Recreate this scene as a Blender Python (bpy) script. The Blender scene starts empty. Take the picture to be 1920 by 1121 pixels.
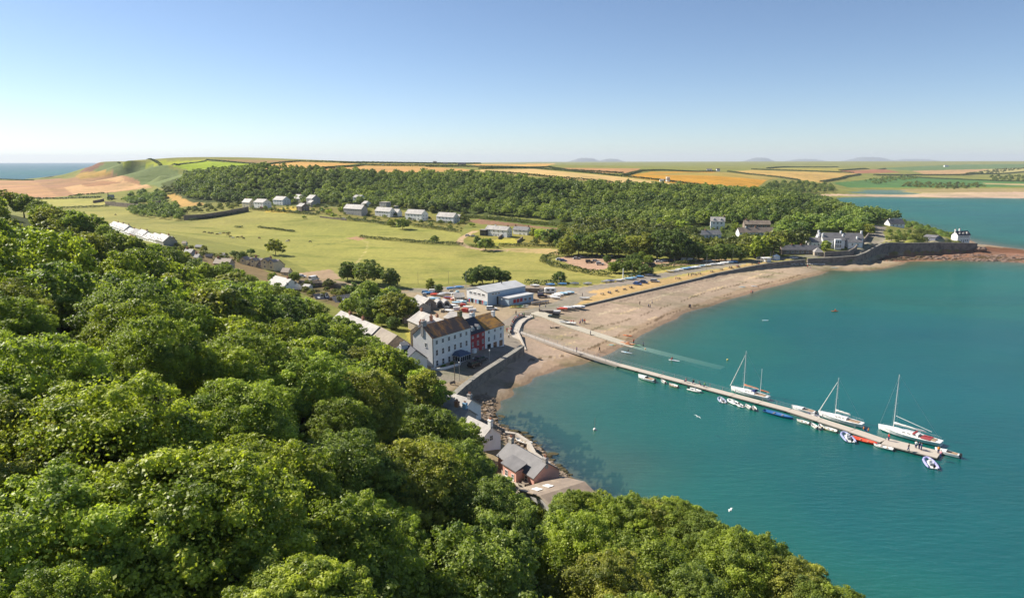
import bpy, math, random
import numpy as np
from mathutils import Vector, Matrix
R = math.radians
scn = bpy.context.scene
COL = scn.collection
# ---------------------------------------------------------------- camera, sky, sun, exposure
CAMH = 62.0; PITCH = R(11.42); F = 1280.0
cam = bpy.data.objects.new('camera', bpy.data.cameras.new('camera')); COL.objects.link(cam)
cam.location = (0, 0, CAMH); cam.rotation_euler = (math.pi/2 - PITCH, 0, 0)
cam.data.sensor_width = 36; cam.data.lens = 24.0; cam.data.clip_start = 0.5; cam.data.clip_end = 90000
scn.camera = cam
SUN_EL, SUN_PHI = R(40), R(25)          # the light travels towards (cos phi, -sin phi)
w = bpy.data.worlds.new('World'); scn.world = w; w.use_nodes = True
nt = w.node_tree; bg = nt.nodes['Background']
sky = nt.nodes.new('ShaderNodeTexSky'); sky.sky_type = 'NISHITA'; sky.sun_disc = False
sky.sun_elevation = SUN_EL; sky.sun_rotation = -(math.pi/2-SUN_PHI); sky.altitude = 60
sky.air_density = 0.7; sky.dust_density = 0.25; sky.ozone_density = 2.6
nt.links.new(sky.outputs[0], bg.inputs[0]); bg.inputs[1].default_value = 0.076
sl = bpy.data.lights.new('sun', 'SUN'); sl.energy = 4.8; sl.angle = R(0.53); sl.color = (1.0, 0.93, 0.82)
so = bpy.data.objects.new('sun', sl); COL.objects.link(so)
tv = Vector((math.cos(SUN_PHI)*math.cos(SUN_EL), -math.sin(SUN_PHI)*math.cos(SUN_EL), -math.sin(SUN_EL)))
so.rotation_euler = tv.to_track_quat('-Z', 'Y').to_euler(); so.location = (-300, 200, 400)
scn.view_settings.view_transform = 'Standard'; scn.view_settings.look = 'None'
scn.view_settings.exposure = 0.82; scn.view_settings.gamma = 1
scn.render.engine = 'CYCLES'
cy = scn.cycles
cy.max_bounces = 6; cy.diffuse_bounces = 3; cy.glossy_bounces = 2; cy.transmission_bounces = 3; cy.transparent_max_bounces = 8; cy.volume_bounces = 0
cy.use_denoising = True; cy.caustics_reflective = False; cy.caustics_refractive = False
rnd = random.Random(7); nrg = np.random.default_rng(7)

# ---------------------------------------------------------------- helpers
CP, SP = math.cos(PITCH), math.sin(PITCH)
def ray(px, py):
    dy = py - 560.5
    return (px-960)/F, CP - dy/F*SP, -(SP + dy/F*CP)
def W(px, py, z):
    x, y, q = ray(px, py); t = (z-CAMH)/q
    return Vector((x*t, y*t, z))
def WD(px, py, Y):
    x, y, q = ray(px, py); t = Y/y
    return Vector((x*t, Y, CAMH + q*t))
def lin(c): return tuple(((v/255)/12.92 if v/255 <= .04045 else ((v/255+.055)/1.055)**2.4) for v in c)
def S(r, g, b, k=0.72):
    return tuple(min(.85, v*k) for v in lin((r, g, b)))

def tag(o, label=None, cat=None, group=None, kind=None):
    if label: o['label'] = label
    if cat: o['category'] = cat
    if group: o['group'] = group
    if kind: o['kind'] = kind
    return o
def thing(name, label, cat, loc=(0, 0, 0), yaw=0, group=None):
    o = bpy.data.objects.new(name, None); COL.objects.link(o)
    o.location = loc; o.rotation_euler = (0, 0, yaw); o.empty_display_size = .2
    return tag(o, label, cat, group)
class MB:
    def __init__(s): s.v = []; s.f = []; s.m = []; s.sm = []
    def quad(s, a, b, c, d, m=0):
        n = len(s.v); s.v += [tuple(a), tuple(b), tuple(c), tuple(d)]; s.f.append((n, n+1, n+2, n+3)); s.m.append(m); return s
    def poly(s, pts, m=0):
        n = len(s.v); s.v += [tuple(p) for p in pts]; s.f.append(tuple(range(n, n+len(pts)))); s.m.append(m); return s
    def box(s, x0, y0, z0, x1, y1, z1, m=0, rot=0, piv=None):
        p = [(x0,y0,z0),(x1,y0,z0),(x1,y1,z0),(x0,y1,z0),(x0,y0,z1),(x1,y0,z1),(x1,y1,z1),(x0,y1,z1)]
        if rot:
            cx, cy_ = piv or ((x0+x1)/2, (y0+y1)/2); c, q = math.cos(rot), math.sin(rot)
            p = [(cx+(a-cx)*c-(b-cy_)*q, cy_+(a-cx)*q+(b-cy_)*c, z) for a, b, z in p]
        n = len(s.v); s.v += p
        for f in ((0,3,2,1),(4,5,6,7),(0,1,5,4),(1,2,6,5),(2,3,7,6),(3,0,4,7)):
            s.f.append(tuple(n+i for i in f)); s.m.append(m)
        return s
    def prism(s, pts, z0, z1, m=0, mt=None):      # pts: ccw outline, may be z lists
        k = len(pts); n = len(s.v)
        zz0 = z0 if isinstance(z0, (list, tuple)) else [z0]*k
        zz1 = z1 if isinstance(z1, (list, tuple)) else [z1]*k
        s.v += [(p[0], p[1], a) for p, a in zip(pts, zz0)] + [(p[0], p[1], a) for p, a in zip(pts, zz1)]
        s.f.append(tuple(n+i for i in reversed(range(k)))); s.m.append(m)
        s.f.append(tuple(n+k+i for i in range(k))); s.m.append(m if mt is None else mt)
        for i in range(k):
            j = (i+1) % k; s.f.append((n+i, n+j, n+k+j, n+k+i)); s.m.append(m)
        return s
    def tube(s, a, b, r0, r1=None, seg=6, m=0):
        a, b = Vector(a), Vector(b); d = b-a
        if d.length < 1e-6: return s
        r1 = r0 if r1 is None else r1
        q = d.to_track_quat('Z', 'Y'); n = len(s.v)
        for p, r in ((a, r0), (b, r1)):
            for i in range(seg):
                t = 2*math.pi*i/seg; s.v.append(tuple(p + q @ Vector((r*math.cos(t), r*math.sin(t), 0))))
        for i in range(seg):
            j = (i+1) % seg; s.f.append((n+i, n+j, n+seg+j, n+seg+i)); s.m.append(m)
        s.f.append(tuple(n+i for i in reversed(range(seg)))); s.m.append(m)
        s.f.append(tuple(n+seg+i for i in range(seg))); s.m.append(m)
        return s
    def loft(s, rings, m=0, cap=True, close=True):
        k = len(rings[0]); n = len(s.v)
        for r in rings: s.v += [tuple(p) for p in r]
        for a in range(len(rings)-1):
            for i in range(k if close else k-1):
                j = (i+1) % k
                s.f.append((n+a*k+i, n+a*k+j, n+(a+1)*k+j, n+(a+1)*k+i)); s.m.append(m)
        if cap:
            s.f.append(tuple(n+i for i in reversed(range(k)))); s.m.append(m)
            s.f.append(tuple(n+(len(rings)-1)*k+i for i in range(k))); s.m.append(m)
        return s
    def ball(s, c, r, m=0, seg=8, rings=5, sc=(1, 1, 1)):
        rr = []
        for a in range(1, rings):
            ph = math.pi*a/rings
            rr.append([(c[0]+r*sc[0]*math.sin(ph)*math.cos(2*math.pi*i/seg), c[1]+r*sc[1]*math.sin(ph)*math.sin(2*math.pi*i/seg), c[2]-r*sc[2]*math.cos(ph)) for i in range(seg)])
        return s.loft(rr, m)
    def mesh(s, name, mats, smooth=False):
        me = bpy.data.meshes.new(name); me.from_pydata(s.v, [], s.f)
        for mt in (mats if isinstance(mats, (list, tuple)) else [mats]): me.materials.append(mt)
        if len(me.materials) > 1: me.polygons.foreach_set('material_index', s.m)
        if smooth: me.polygons.foreach_set('use_smooth', [True]*len(s.f))
        me.update(); return me
    def obj(s, name, mats, parent=None, smooth=False, loc=None, yaw=None):
        o = bpy.data.objects.new(name, s.mesh(name, mats, smooth)); COL.objects.link(o)
        if parent: o.parent = parent
        if loc is not None: o.location = loc
        if yaw is not None: o.rotation_euler = (0, 0, yaw)
        return o
def link(name, me, parent=None, loc=None, yaw=None, color=None):
    o = bpy.data.objects.new(name, me); COL.objects.link(o)
    if parent: o.parent = parent
    if loc is not None: o.location = loc
    if yaw is not None: o.rotation_euler = (0, 0, yaw)
    if color: o.color = (*color, 1)
    return o
def copy_tree(o, parent=None):
    c = o.copy(); COL.objects.link(c)
    if parent: c.parent = parent
    for ch in o.children: copy_tree(ch, c)
    return c

# ---------------------------------------------------------------- materials
def newmat(name):
    m = bpy.data.materials.new(name); m.use_nodes = True
    return m, m.node_tree, m.node_tree.nodes['Principled BSDF']
def vmath(nt, op, a, b):
    n = nt.nodes.new('ShaderNodeMath'); n.operation = op
    for i, v in enumerate((a, b)):
        if hasattr(v, 'type') or hasattr(v, 'links'): nt.links.new(v, n.inputs[i])
        else: n.inputs[i].default_value = v
    return n.outputs[0]
def mixc(nt, fac, a, b, mode='MIX'):
    n = nt.nodes.new('ShaderNodeMix'); n.data_type = 'RGBA'; n.blend_type = mode; n.clamp_factor = True
    for k, v in ((0, fac), (6, a), (7, b)):
        if hasattr(v, 'links'): nt.links.new(v, n.inputs[k])
        else: n.inputs[k].default_value = v if k == 0 else (*v[:3], 1)
    return n.outputs[2]
def noise(nt, scale, detail=4, rough=.55, vec=None, dist=0, coord='Object', vscale=None):
    n = nt.nodes.new('ShaderNodeTexNoise'); n.inputs['Scale'].default_value = scale
    n.inputs['Detail'].default_value = detail; n.inputs['Roughness'].default_value = rough; n.inputs['Distortion'].default_value = dist
    if vec is None:
        tc = nt.nodes.new('ShaderNodeTexCoord'); vec = tc.outputs[coord]
    if vscale:
        mp = nt.nodes.new('ShaderNodeMapping'); mp.inputs['Scale'].default_value = vscale
        nt.links.new(vec, mp.inputs[0]); vec = mp.outputs[0]
    nt.links.new(vec, n.inputs['Vector']); return n.outputs['Fac']
def ramp(nt, x, lo, hi):
    n = nt.nodes.new('ShaderNodeMapRange'); n.inputs[1].default_value = lo; n.inputs[2].default_value = hi
    nt.links.new(x, n.inputs[0]); return n.outputs[0]
def bump(nt, b, h, strength=.4, dist=.1):
    n = nt.nodes.new('ShaderNodeBump'); n.inputs['Strength'].default_value = strength; n.inputs['Distance'].default_value = dist
    nt.links.new(h, n.inputs['Height']); nt.links.new(n.outputs[0], b.inputs['Normal'])
MATS = {}
def mat(name, c1, c2=None, rough=.8, scale=1.0, lo=.35, hi=.65, metal=0, bmp=0, vscale=None, spec=.3, coord='Object'):
    if name in MATS: return MATS[name]
    m, t, b = newmat(name); b.inputs['Roughness'].default_value = rough; b.inputs['Metallic'].default_value = metal
    b.inputs['Specular IOR Level'].default_value = spec
    c2 = c2 or tuple(v*.72 for v in c1)
    n = noise(t, scale, 5, .6, vscale=vscale, coord=coord)
    t.links.new(mixc(t, ramp(t, n, lo, hi), c1, c2), b.inputs['Base Color'])
    if bmp: bump(t, b, noise(t, scale*6, 4), bmp, .05)
    MATS[name] = m; return m
def objmat(name, rough=.35, metal=0, spec=.5, dirt=.15):
    m, t, b = newmat(name); b.inputs['Roughness'].default_value = rough; b.inputs['Metallic'].default_value = metal
    b.inputs['Specular IOR Level'].default_value = spec
    oi = t.nodes.new('ShaderNodeObjectInfo'); n = noise(t, 3.0, 4)
    d = mixc(t, ramp(t, n, .4, .75), (1, 1, 1), (1-dirt*2,)*3)
    t.links.new(mixc(t, 1.0, oi.outputs['Color'], d, 'MULTIPLY'), b.inputs['Base Color']); MATS[name] = m; return m
def slate(name, c1, c2, lich=None, row=4.0, lichlo=.5, lichhi=.7):
    m, t, b = newmat(name); b.inputs['Roughness'].default_value = .65; b.inputs['Specular IOR Level'].default_value = .35
    br = t.nodes.new('ShaderNodeTexBrick'); br.inputs['Scale'].default_value = row; br.inputs['Mortar Size'].default_value = .01
    br.inputs['Color1'].default_value = (*c1, 1); br.inputs['Color2'].default_value = (*c2, 1); br.inputs['Mortar'].default_value = (*[v*.5 for v in c1], 1)
    tc = t.nodes.new('ShaderNodeTexCoord'); t.links.new(tc.outputs['Object'], br.inputs['Vector'])
    c = mixc(t, ramp(t, noise(t, .5, 5), .35, .7), br.outputs['Color'], tuple(v*.75 for v in c2))
    if lich: c = mixc(t, ramp(t, noise(t, .35, 6, .65, vscale=(1, .45, .45)), lichlo, lichhi), c, lich)
    t.links.new(c, b.inputs['Base Color']); MATS[name] = m; return m
def stone(name, c1, c2, scale=2.2, c3=None):
    m, t, b = newmat(name); b.inputs['Roughness'].default_value = .9; b.inputs['Specular IOR Level'].default_value = .2
    v = t.nodes.new('ShaderNodeTexVoronoi'); v.inputs['Scale'].default_value = scale
    tc = t.nodes.new('ShaderNodeTexCoord'); mp = t.nodes.new('ShaderNodeMapping'); mp.inputs['Scale'].default_value = (1, 1, 2)
    t.links.new(tc.outputs['Object'], mp.inputs[0]); t.links.new(mp.outputs[0], v.inputs['Vector'])
    sp = t.nodes.new('ShaderNodeSeparateColor'); t.links.new(v.outputs['Color'], sp.inputs[0])
    c = mixc(t, sp.outputs[0], c1, c2); c = mixc(t, ramp(t, noise(t, .35, 5), .45, .7), c, c3 or tuple(x*.65 for x in c2))
    t.links.new(c, b.inputs['Base Color']); bump(t, b, v.outputs['Distance'], .5, .08); MATS[name] = m; return m
def leafmat(name, c1, c2, useobj=False, trans=.28, rndhue=.0):
    m, t, b = newmat(name); b.inputs['Roughness'].default_value = .5; b.inputs['Specular IOR Level'].default_value = .35
    at = t.nodes.new('ShaderNodeAttribute'); at.attribute_name = 'tone'
    oi = t.nodes.new('ShaderNodeObjectInfo')
    c = mixc(t, at.outputs['Fac'], c1, c2)
    if useobj: c = mixc(t, 1.0, c, oi.outputs['Color'], 'MULTIPLY')
    if rndhue:
        h = t.nodes.new('ShaderNodeHueSaturation')
        t.links.new(vmath(t, 'ADD', .5-rndhue*.5, vmath(t, 'MULTIPLY', oi.outputs['Random'], rndhue)), h.inputs['Hue'])
        t.links.new(vmath(t, 'ADD', .7, vmath(t, 'MULTIPLY', oi.outputs['Random'], .6)), h.inputs['Value'])
        t.links.new(c, h.inputs['Color']); c = h.outputs[0]
    t.links.new(c, b.inputs['Base Color'])
    tr = t.nodes.new('ShaderNodeBsdfTranslucent'); tc_ = mixc(t, 1.0, c, (1.5, 1.6, .6), 'MULTIPLY'); t.links.new(tc_, tr.inputs[0])
    mx = t.nodes.new('ShaderNodeMixShader'); mx.inputs[0].default_value = trans
    t.links.new(b.outputs[0], mx.inputs[1]); t.links.new(tr.outputs[0], mx.inputs[2])
    t.links.new(mx.outputs[0], t.nodes['Material Output'].inputs[0]); MATS[name] = m; return m

M_white = mat('white_render', (.85, .84, .81), (.76, .75, .72), .85, .6)
M_cream = mat('cream_render', (.66, .60, .42), (.56, .50, .36), .85, .6)
M_pink = mat('pink_render', (.78, .42, .33), (.70, .37, .29), .85, .5)
M_red = mat('red_render', (.42, .065, .07), (.34, .05, .055), .8, .6)
M_greyr = mat('grey_render', (.42, .40, .38), (.32, .31, .30), .85, .6)
M_blue = mat('blue_paint', (.25, .45, .62), (.2, .38, .55), .7, .6)
M_stone = stone('rubble_stone', (.34, .27, .21), (.22, .18, .15))
M_stonelt = stone('pale_stone', (.50, .43, .33), (.36, .31, .25))
M_wall = stone('sea_wall_stone', (.30, .25, .21), (.20, .17, .15), 1.6)
M_conc = mat('concrete', (.50, .45, .38), (.38, .34, .29), .9, .5, bmp=.2)
M_concd = mat('weathered_concrete', (.30, .28, .24), (.2, .19, .16), .9, .8, bmp=.2)
M_slate = slate('slate_grey', (.22, .21, .21), (.17, .165, .17))
M_slatelt = slate('slate_pale', (.42, .39, .36), (.34, .32, .30), (.5, .46, .38), 3.0)
M_slatedk = slate('slate_dark', (.055, .06, .085), (.045, .05, .07))
M_lichen = slate('slate_lichen', (.13, .095, .08), (.17, .11, .085), (.50, .22, .06), 4.0, .47, .6)
M_brownr = slate('roof_brown', (.34, .26, .19), (.28, .22, .17), (.4, .33, .24), 3.5)
M_tin = mat('metal_roof', (.55, .55, .54), (.46, .46, .45), .5, .2, metal=.0)
M_frame = mat('white_frame', (.8, .8, .78), (.72, .72, .7), .6, 2)
m, t, b = newmat('glass_dark'); b.inputs['Base Color'].default_value = (.02, .025, .03, 1); b.inputs['Roughness'].default_value = .08; M_glass = m
M_brick = mat('chimney_brick', (.38, .2, .13), (.28, .15, .1), .9, 3)
M_pot = mat('chimney_pot', (.45, .2, .12), (.35, .17, .1), .8, 3)
M_wood = mat('weathered_wood', (.30, .24, .18), (.2, .16, .12), .85, 3)
M_deck = mat('pontoon_deck', (.50, .44, .37), (.42, .37, .31), .85, 1.2, bmp=.2, vscale=(1, 6, 1))
M_dark = mat('dark_paint', (.03, .03, .035), (.05, .05, .05), .6, 3)
M_metal = mat('galvanised_metal', (.42, .43, .44), (.34, .35, .36), .45, 3, metal=.6)
M_bark = mat('bark', (.16, .12, .085), (.10, .075, .055), .95, 4, bmp=.3)
M_rubber = mat('rubber_black', (.02, .02, .02), (.03, .03, .03), .7, 3)
M_paint = objmat('gloss_paint', .28, 0, .5, .06)
M_cloth = objmat('fabric', .9, 0, .1, .12)
M_skin = mat('skin', (.52, .32, .23), (.46, .28, .2), .6, 8)
M_sail = mat('sail_cloth', (.78, .76, .70), (.68, .66, .6), .8, 2)
M_gel = mat('white_gelcoat', (.8, .79, .75), (.74, .73, .69), .3, 1.5, spec=.5)
M_teak = mat('teak', (.38, .26, .16), (.30, .2, .12), .7, 3)
# ---------------------------------------------------------------- terrain: control points (pixel x, pixel y, height) read onto the ground
ctl = []
def P3(*a):
    for x, y, z in a: p = W(x, y, z); ctl.append((p.x, p.y, z))
def PD(*a):
    for x, y, Y in a: p = WD(x, y, Y); ctl.append((p.x, p.y, p.z))
def PW(*a): ctl.extend(a)
# wooded hill below the camera: canopy heights minus the trees
CAN = [(830,735,15),(760,660,16),(660,600,18),(570,560,19),(450,510,23),(330,470,29),(220,430,37),(100,385,45),(0,355,50),(0,500,47),(300,600,43),(600,700,33),(0,700,45),
       (300,850,41),(700,900,30),(0,1121,39),(500,1121,35),(900,1121,27),(1300,1121,21),(1570,1121,14),(940,930,15),(1100,930,14),(1240,935,14),(1350,995,13.5),(1520,1085,13),(900,800,15),(1100,1040,20),(150,430,46),(400,520,36),(600,600,27)]
TREEH = 10.5
for x, y, z in CAN:
    p = W(x, y, z); ctl.append((p.x, p.y, z-TREEH))
PW((-60,0,36),(0,0,22),(30,20,13),(60,40,5),(75,10,2),(40,-40,20),(0,-70,30),(-100,-60,40),(-200,0,40),(-300,150,42),(-420,300,40),(-620,420,34),(-400,450,24),(0,-300,45),(-300,-300,45),(-900,-200,40),(150,-200,-8),(400,-200,-12))
# village side at the hill's foot
P3((850,725,4.5),(880,705,4),(830,692,4.5),(945,650,4),(780,640,6),(700,615,7),(640,560,8),(560,545,9),(500,515,9),(440,485,10),(330,455,12),(280,440,13),(240,430,15),
   (870,760,4.5),(920,800,4),(975,880,4),(1010,900,4),(1050,915,4),(1000,925,4.5),(740,600,6),(660,520,6),(800,560,5),(860,560,4.5),(940,570,4.2),(1000,560,4),(950,610,4),(1000,590,3.8),(1060,570,4))
# fields of the valley floor
P3((900,480,4),(700,510,5.5),(1100,525,4),(600,470,6),(500,460,7),(400,440,8),(300,418,9.5),(200,402,10.5),(110,395,12),(700,435,7.5),(850,445,6.5),(1000,450,6.5),(1050,480,5),(760,480,5),(950,520,4),
   (480,390,15),(560,385,16),(670,380,18),(660,402,13),(720,405,12),(780,410,11),(840,415,10),(930,440,8),(1000,425,9.5),(1100,445,8),(1200,440,10),(1330,430,13),(1410,440,12),(1500,475,6),(1440,480,5),(1300,492,4.4),(1200,495,4.2),(1150,505,4.2))
P3((100,375,13),(180,385,12),(250,375,14),(50,372,13.5),(0,370,13.5),(130,362,15),(200,356,17),(270,354,18),(0,336,18),(60,337,17),(130,335,18),(140,330,21),(205,326,25),(250,338,22),(-150,370,14),(-150,337,17),
   (60,320,-12),(60,308,-20),(-150,310,-20),(125,328,-5),(132,322,-10),(150,312,-14),(120,310,-18),(143,320,-10),(160,307,-20),(150,325,22),(165,314,44),(340,372,18),(300,345,24),(330,350,22))
PD((186,305,1800),(300,330,1150),(360,320,1050),(240,303,1500),(300,301.8,1500),(380,300.3,1450),(450,299.8,1400),(520,301.2,1400),(600,303,1500),(700,304.5,1700),(800,306,1900),(900,307,2000),(1000,308.5,2300),
   (1100,310.5,2600),(1200,311.5,2800),(1300,312.3,3000),(1400,312.5,3100),(1500,311.5,3600),(1600,313,3700),(1700,311,4500),(1800,309.5,5000),(1920,307.5,5200),(2100,306,5300),
   (300,311,1250),(400,315,1100),(500,314,950),(600,313,1100),(650,319,950),(800,318,1050),(900,320,1000),(1000,322,1000),(1000,315,1500),(1100,330,900),(1200,340,900),(1250,326,1400),(1350,325,1500),(1400,335,1300),
   (1300,350,850),(1450,352,1150),(1540,345,1400),(1650,345,1800),(1700,335,2200),(1850,335,2200),(1700,325,3000),(1850,322,3200),(1650,318,2900),(1500,325,2000),(1560,320,2500))
for q, (x, Y) in enumerate(((186,2300),(100,4500),(300,2700),(450,2800),(600,3200),(150,1950))): PW(((x-960)/F*Y, Y, -8))
for x, Y, z in ((1000,6000,45),(1500,7000,50),(2000,8000,60),(1000,12000,45),(1800,14000,50),(700,5000,20),(700,9000,-10),(300,6000,-20),(300,20000,-25),(1000,24000,20),(2400,12000,60),(2400,5000,40),(2600,2000,10)): PW(((x-960)/F*Y, Y, z))
P3((30,350,16),(90,350,16.5),(130,345,18),(60,343,17.5),(170,345,19.5),(0,342,17.5),(-80,345,17),(100,340,18),(-80,337,17.5),(120,334,19),(30,337,18),(95,336.5,18),(180,335,22))
for x in (-150,-80,-20,20,60,95,122,138):
    for Y, z in ((2000+x*.8, -5), (2300+x, -9), (2800, -12)): PW(((x-960)/1250*Y, Y, z))
# woodland slope
P3((1000,408,12.5),(1000,350,36),(880,400,13),(560,380,16),(450,383,15.5),(350,374,18),(1090,420,12),(1200,425,13),(1100,352,34),(1300,356,29),(1410,360,23))
PD((480,320,860),(700,329,880),(850,332,830),(350,345,900),(600,325,880))
P3((1060,470,5.5),(1060,400,15),(1300,400,18),(1250,470,6),(1380,470,6.5),(1500,440,12),(1580,425,13),(1500,400,20),(1600,405,13),(1450,375,24),(1650,430,11.5),(1700,440,11),(1750,441,10),(1790,446,9),(1560,460,9),(1590,470,7),(1535,378,8))
# shores of the far bay
Z0 = [(1545,374),(1575,370.5),(1600,369.5),(1660,369),(1750,371),(1920,372),(2200,374),(1830,458),(1790,443),(1740,429),(1690,417),(1640,405),(1590,394),(1555,383)]
P3(*[(x, y, 0) for x, y in Z0])
P3((1600,378,-3),(1700,378,-3),(1900,380,-3),(1830,445,-3),(1790,431,-3),(1740,417,-3),(1690,404,-3),(1640,392,-3),(1595,384,-2),(1800,400,-6),(1920,430,-6),(2200,420,-8),(1900,400,-6),(2300,380,-3),(2500,450,-8),
   (1750,366,.9),(1900,366,.9),(1650,365,.7),(1750,360,1.2),(1900,357,1.5),(1850,350,2.5),(1610,357,-.25),(1660,359,-.2),(1570,361,-.1),(1590,350,1.8),(2100,362,1.2),(1640,352,1.4),(1540,366,2))
# headland foreshore
P3((1850,468,1.3),(1920,479,.9),(2000,485,.7),(2060,488,.3),(1700,482,1.1),(1760,480,1.0),(1660,487,1),(1700,491,0),(1760,489,0),(1830,489,0),(1920,493,0),(2050,497,0),(1850,459,0),(1920,468,0),(2000,474,0),(2080,480,0),(2140,486,-1.5),(1900,460,-2))
# beach waterline and the shore below the cottages
SH = [(1640,495),(1560,507),(1480,530),(1400,553),(1330,575),(1270,597),(1220,620),(1185,643),(1160,653),(1130,668),(1090,684),(1050,692),(1000,708),(960,730),(938,752),(928,775),(935,795),(965,808),(1000,828),(1035,865),(1065,890),(1095,910),(1140,940),(1170,960)]
P3(*[(x, y, 0) for x, y in SH])
P3((1600,492,1.6),(1500,505,1.5),(1420,525,1.4),(1300,560,1.3),(1200,595,1.2),(1120,630,1.1),(1060,655,1.2),(1000,675,1.1),(940,710,1.2),(910,745,1.2),(900,770,1.5),(1100,600,2),(1030,630,1.9),(1250,555,2),(1350,525,2))
P3((1010,745,-.7),(970,770,-.5),(980,790,-.5),(1040,830,-.7),(1100,880,-.8),(1160,920,-.9),(1100,740,-1.6),(1160,770,-2.6),(1120,700,-1),(1180,668,-.5),(1250,640,-1.2),(1230,700,-2.2),(1350,640,-3.2),(1300,600,-.9),(1400,575,-1.3),(1500,550,-1.6),(1600,530,-1.8),(1700,515,-1.8),(1850,510,-2),
   (1450,620,-4),(1600,580,-4),(1750,560,-4),(1900,600,-6),(1300,760,-4.2),(1500,720,-6),(1700,700,-7),(1150,830,-2),(1200,870,-1.6),(1280,900,-2.4),(1200,930,-1.8),(1350,820,-4.5),(1500,900,-6),(1700,850,-8),(1900,900,-9),(1400,960,-4.5),(1500,1020,-5),(1600,1080,-5),(1900,1100,-9),(2300,800,-10),(2300,1200,-10),(1080,790,-1.7))
PW((52,88,-2),(62,75,-2),(80,40,-2),(100,0,-5),(36,100,-1.2),(48,84,0),(58,68,0),(72,38,0),(88,5,0),(90,-60,0))
# retaining walls: (pixel x, pixel y of the crest, crest height, ground kept behind, beach in front)
WALLS = {
 'harbour': [(846,742,5.6,4.2,1.9),(868,722,5.4,4.2,1.8),(900,698,5.3,4.1,1.8),(935,676,5.2,4.0,1.8),(962,659,5.2,4.0,1.8),(979,647,5.2,4.0,1.8)],
 'promenade': [(1072,576,4.1,3.8,3.4),(1116,566,4.1,3.8,3.4),(1183,550,4.1,3.8,3.35),(1250,534.5,4.1,3.8,3.3),(1310,520.5,4.1,3.8,3.2),(1337,513,4.2,3.9,3.1),(1372,506,4.3,4,2.9),(1404,499.5,4.5,4.1,2.6),(1439,493.5,4.8,4.2,2.3),(1472,489.5,5,4.3,2.1),(1510,486.3,5.2,4.4,1.9)],
 'headland': [(1514,484.5,5.4,4.5,1.8),(1560,482.5,5.8,4.8,1.7),(1605,479,6.4,5.3,1.5),(1622,473,7.2,6.1,1.5),(1636,465,8.2,7.1,1.6),(1652,457,9.6,8.4,1.7),(1667,454.5,9.9,8.6,1.8),(1710,455.5,9.6,8.6,1.9),(1755,454.5,9.0,8.4,2),(1805,455,8.4,7.9,2),(1832,456,8,7.4,1.6)],
}
def wallpts(key): return [W(a[0], a[1], a[2]) for a in WALLS[key]]
for key, rows in WALLS.items():
    pts = wallpts(key)
    for i in range(len(pts)-1):
        a, b_ = pts[i], pts[i+1]; L = (b_-a).xy.length; n = max(1, int(L/7)); d = (b_-a).normalized(); nn = Vector((-d.y, d.x, 0))
        for k in range(n):
            u = k/n; p = a.lerp(b_, u)
            zb = rows[i][3]*(1-u)+rows[i+1][3]*u; zf = rows[i][4]*(1-u)+rows[i+1][4]*u
            for s_, z in ((1.5, zb), (6, zb+.1), (-1.0, zf), (-5, zf*.8)) + (((-11, max(.35, zf*.45)),) if key == 'headland' and i > 4 else ()):
                if s_ == 6 and (k % 2 or key == 'harbour'): continue
                ctl.append((p.x+nn.x*s_, p.y+nn.y*s_, z))
ctl = np.array(ctl, float)
# drop near-duplicates
keep = []
for i, c in enumerate(ctl):
    if all(math.hypot(c[0]-ctl[j][0], c[1]-ctl[j][1]) > .4 + .002*math.hypot(c[0], c[1]) for j in keep): keep.append(i)
ctl = ctl[keep]
OX, OY = 0.0, -90.0                       # log-polar origin a little behind the camera: no singular point in view
def lp(X, Y):
    X = np.asarray(X, float)-OX; Y = np.asarray(Y, float)-OY
    return np.arctan2(X, Y), np.log(np.hypot(X, Y)+1e-6)
ct, cl = lp(ctl[:, 0], ctl[:, 1])
EPS = .004
D = np.sqrt((ct[:, None]-ct[None])**2+(cl[:, None]-cl[None])**2+EPS**2)
N = len(ctl); A = np.zeros((N+3, N+3)); A[:N, :N] = -D; A[:N, :N] -= np.eye(N)*0
A[:N, N] = 1; A[:N, N+1] = ct; A[:N, N+2] = cl; A[N:, :N] = A[:N, N:].T
rb = np.linalg.solve(A, np.concatenate([ctl[:, 2], [0, 0, 0]]))
def hraw(X, Y):
    sh = np.shape(X); t, l = lp(np.ravel(X), np.ravel(Y)); o = np.empty(t.shape)
    for i in range(0, len(t), 20000):
        tt, ll = t[i:i+20000], l[i:i+20000]
        d = np.sqrt((tt[:, None]-ct)**2+(ll[:, None]-cl)**2+EPS**2)
        o[i:i+20000] = -d @ rb[:N] + rb[N] + rb[N+1]*tt + rb[N+2]*ll
    return np.clip(o, -25, 75).reshape(sh)
TH = np.concatenate([np.arange(-178, -50, 5.0), np.arange(-50, -33, .4), np.arange(-33, 36, .105), np.arange(36, 52, .4), np.arange(52, 182, 5.0)])
TH = np.radians(TH)
rr = [25.0]
while rr[-1] < 26000:
    r_ = rr[-1]; rr.append(r_*(1.02 if r_ < 150 else (1.0065 if r_ < 1500 else (1.012 if r_ < 5000 else 1.03))))
RR = np.array(rr); LR = np.log(RR)
GT, GR = np.meshgrid(TH, RR, indexing='ij')
GX, GY = OX+GR*np.sin(GT), OY+GR*np.cos(GT)
GZ = hraw(GX, GY)
def hgt(X, Y):
    t, l = lp(X, Y); t = np.clip(t, TH[0]+1e-6, TH[-1]-1e-6); l = np.clip(l, LR[0]+1e-6, LR[-1]-1e-6)
    i = np.searchsorted(TH, t)-1; j = np.searchsorted(LR, l)-1
    a = (t-TH[i])/(TH[i+1]-TH[i]); b = (l-LR[j])/(LR[j+1]-LR[j])
    return GZ[i, j]*(1-a)*(1-b)+GZ[i+1, j]*a*(1-b)+GZ[i, j+1]*(1-a)*b+GZ[i+1, j+1]*a*b
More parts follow.
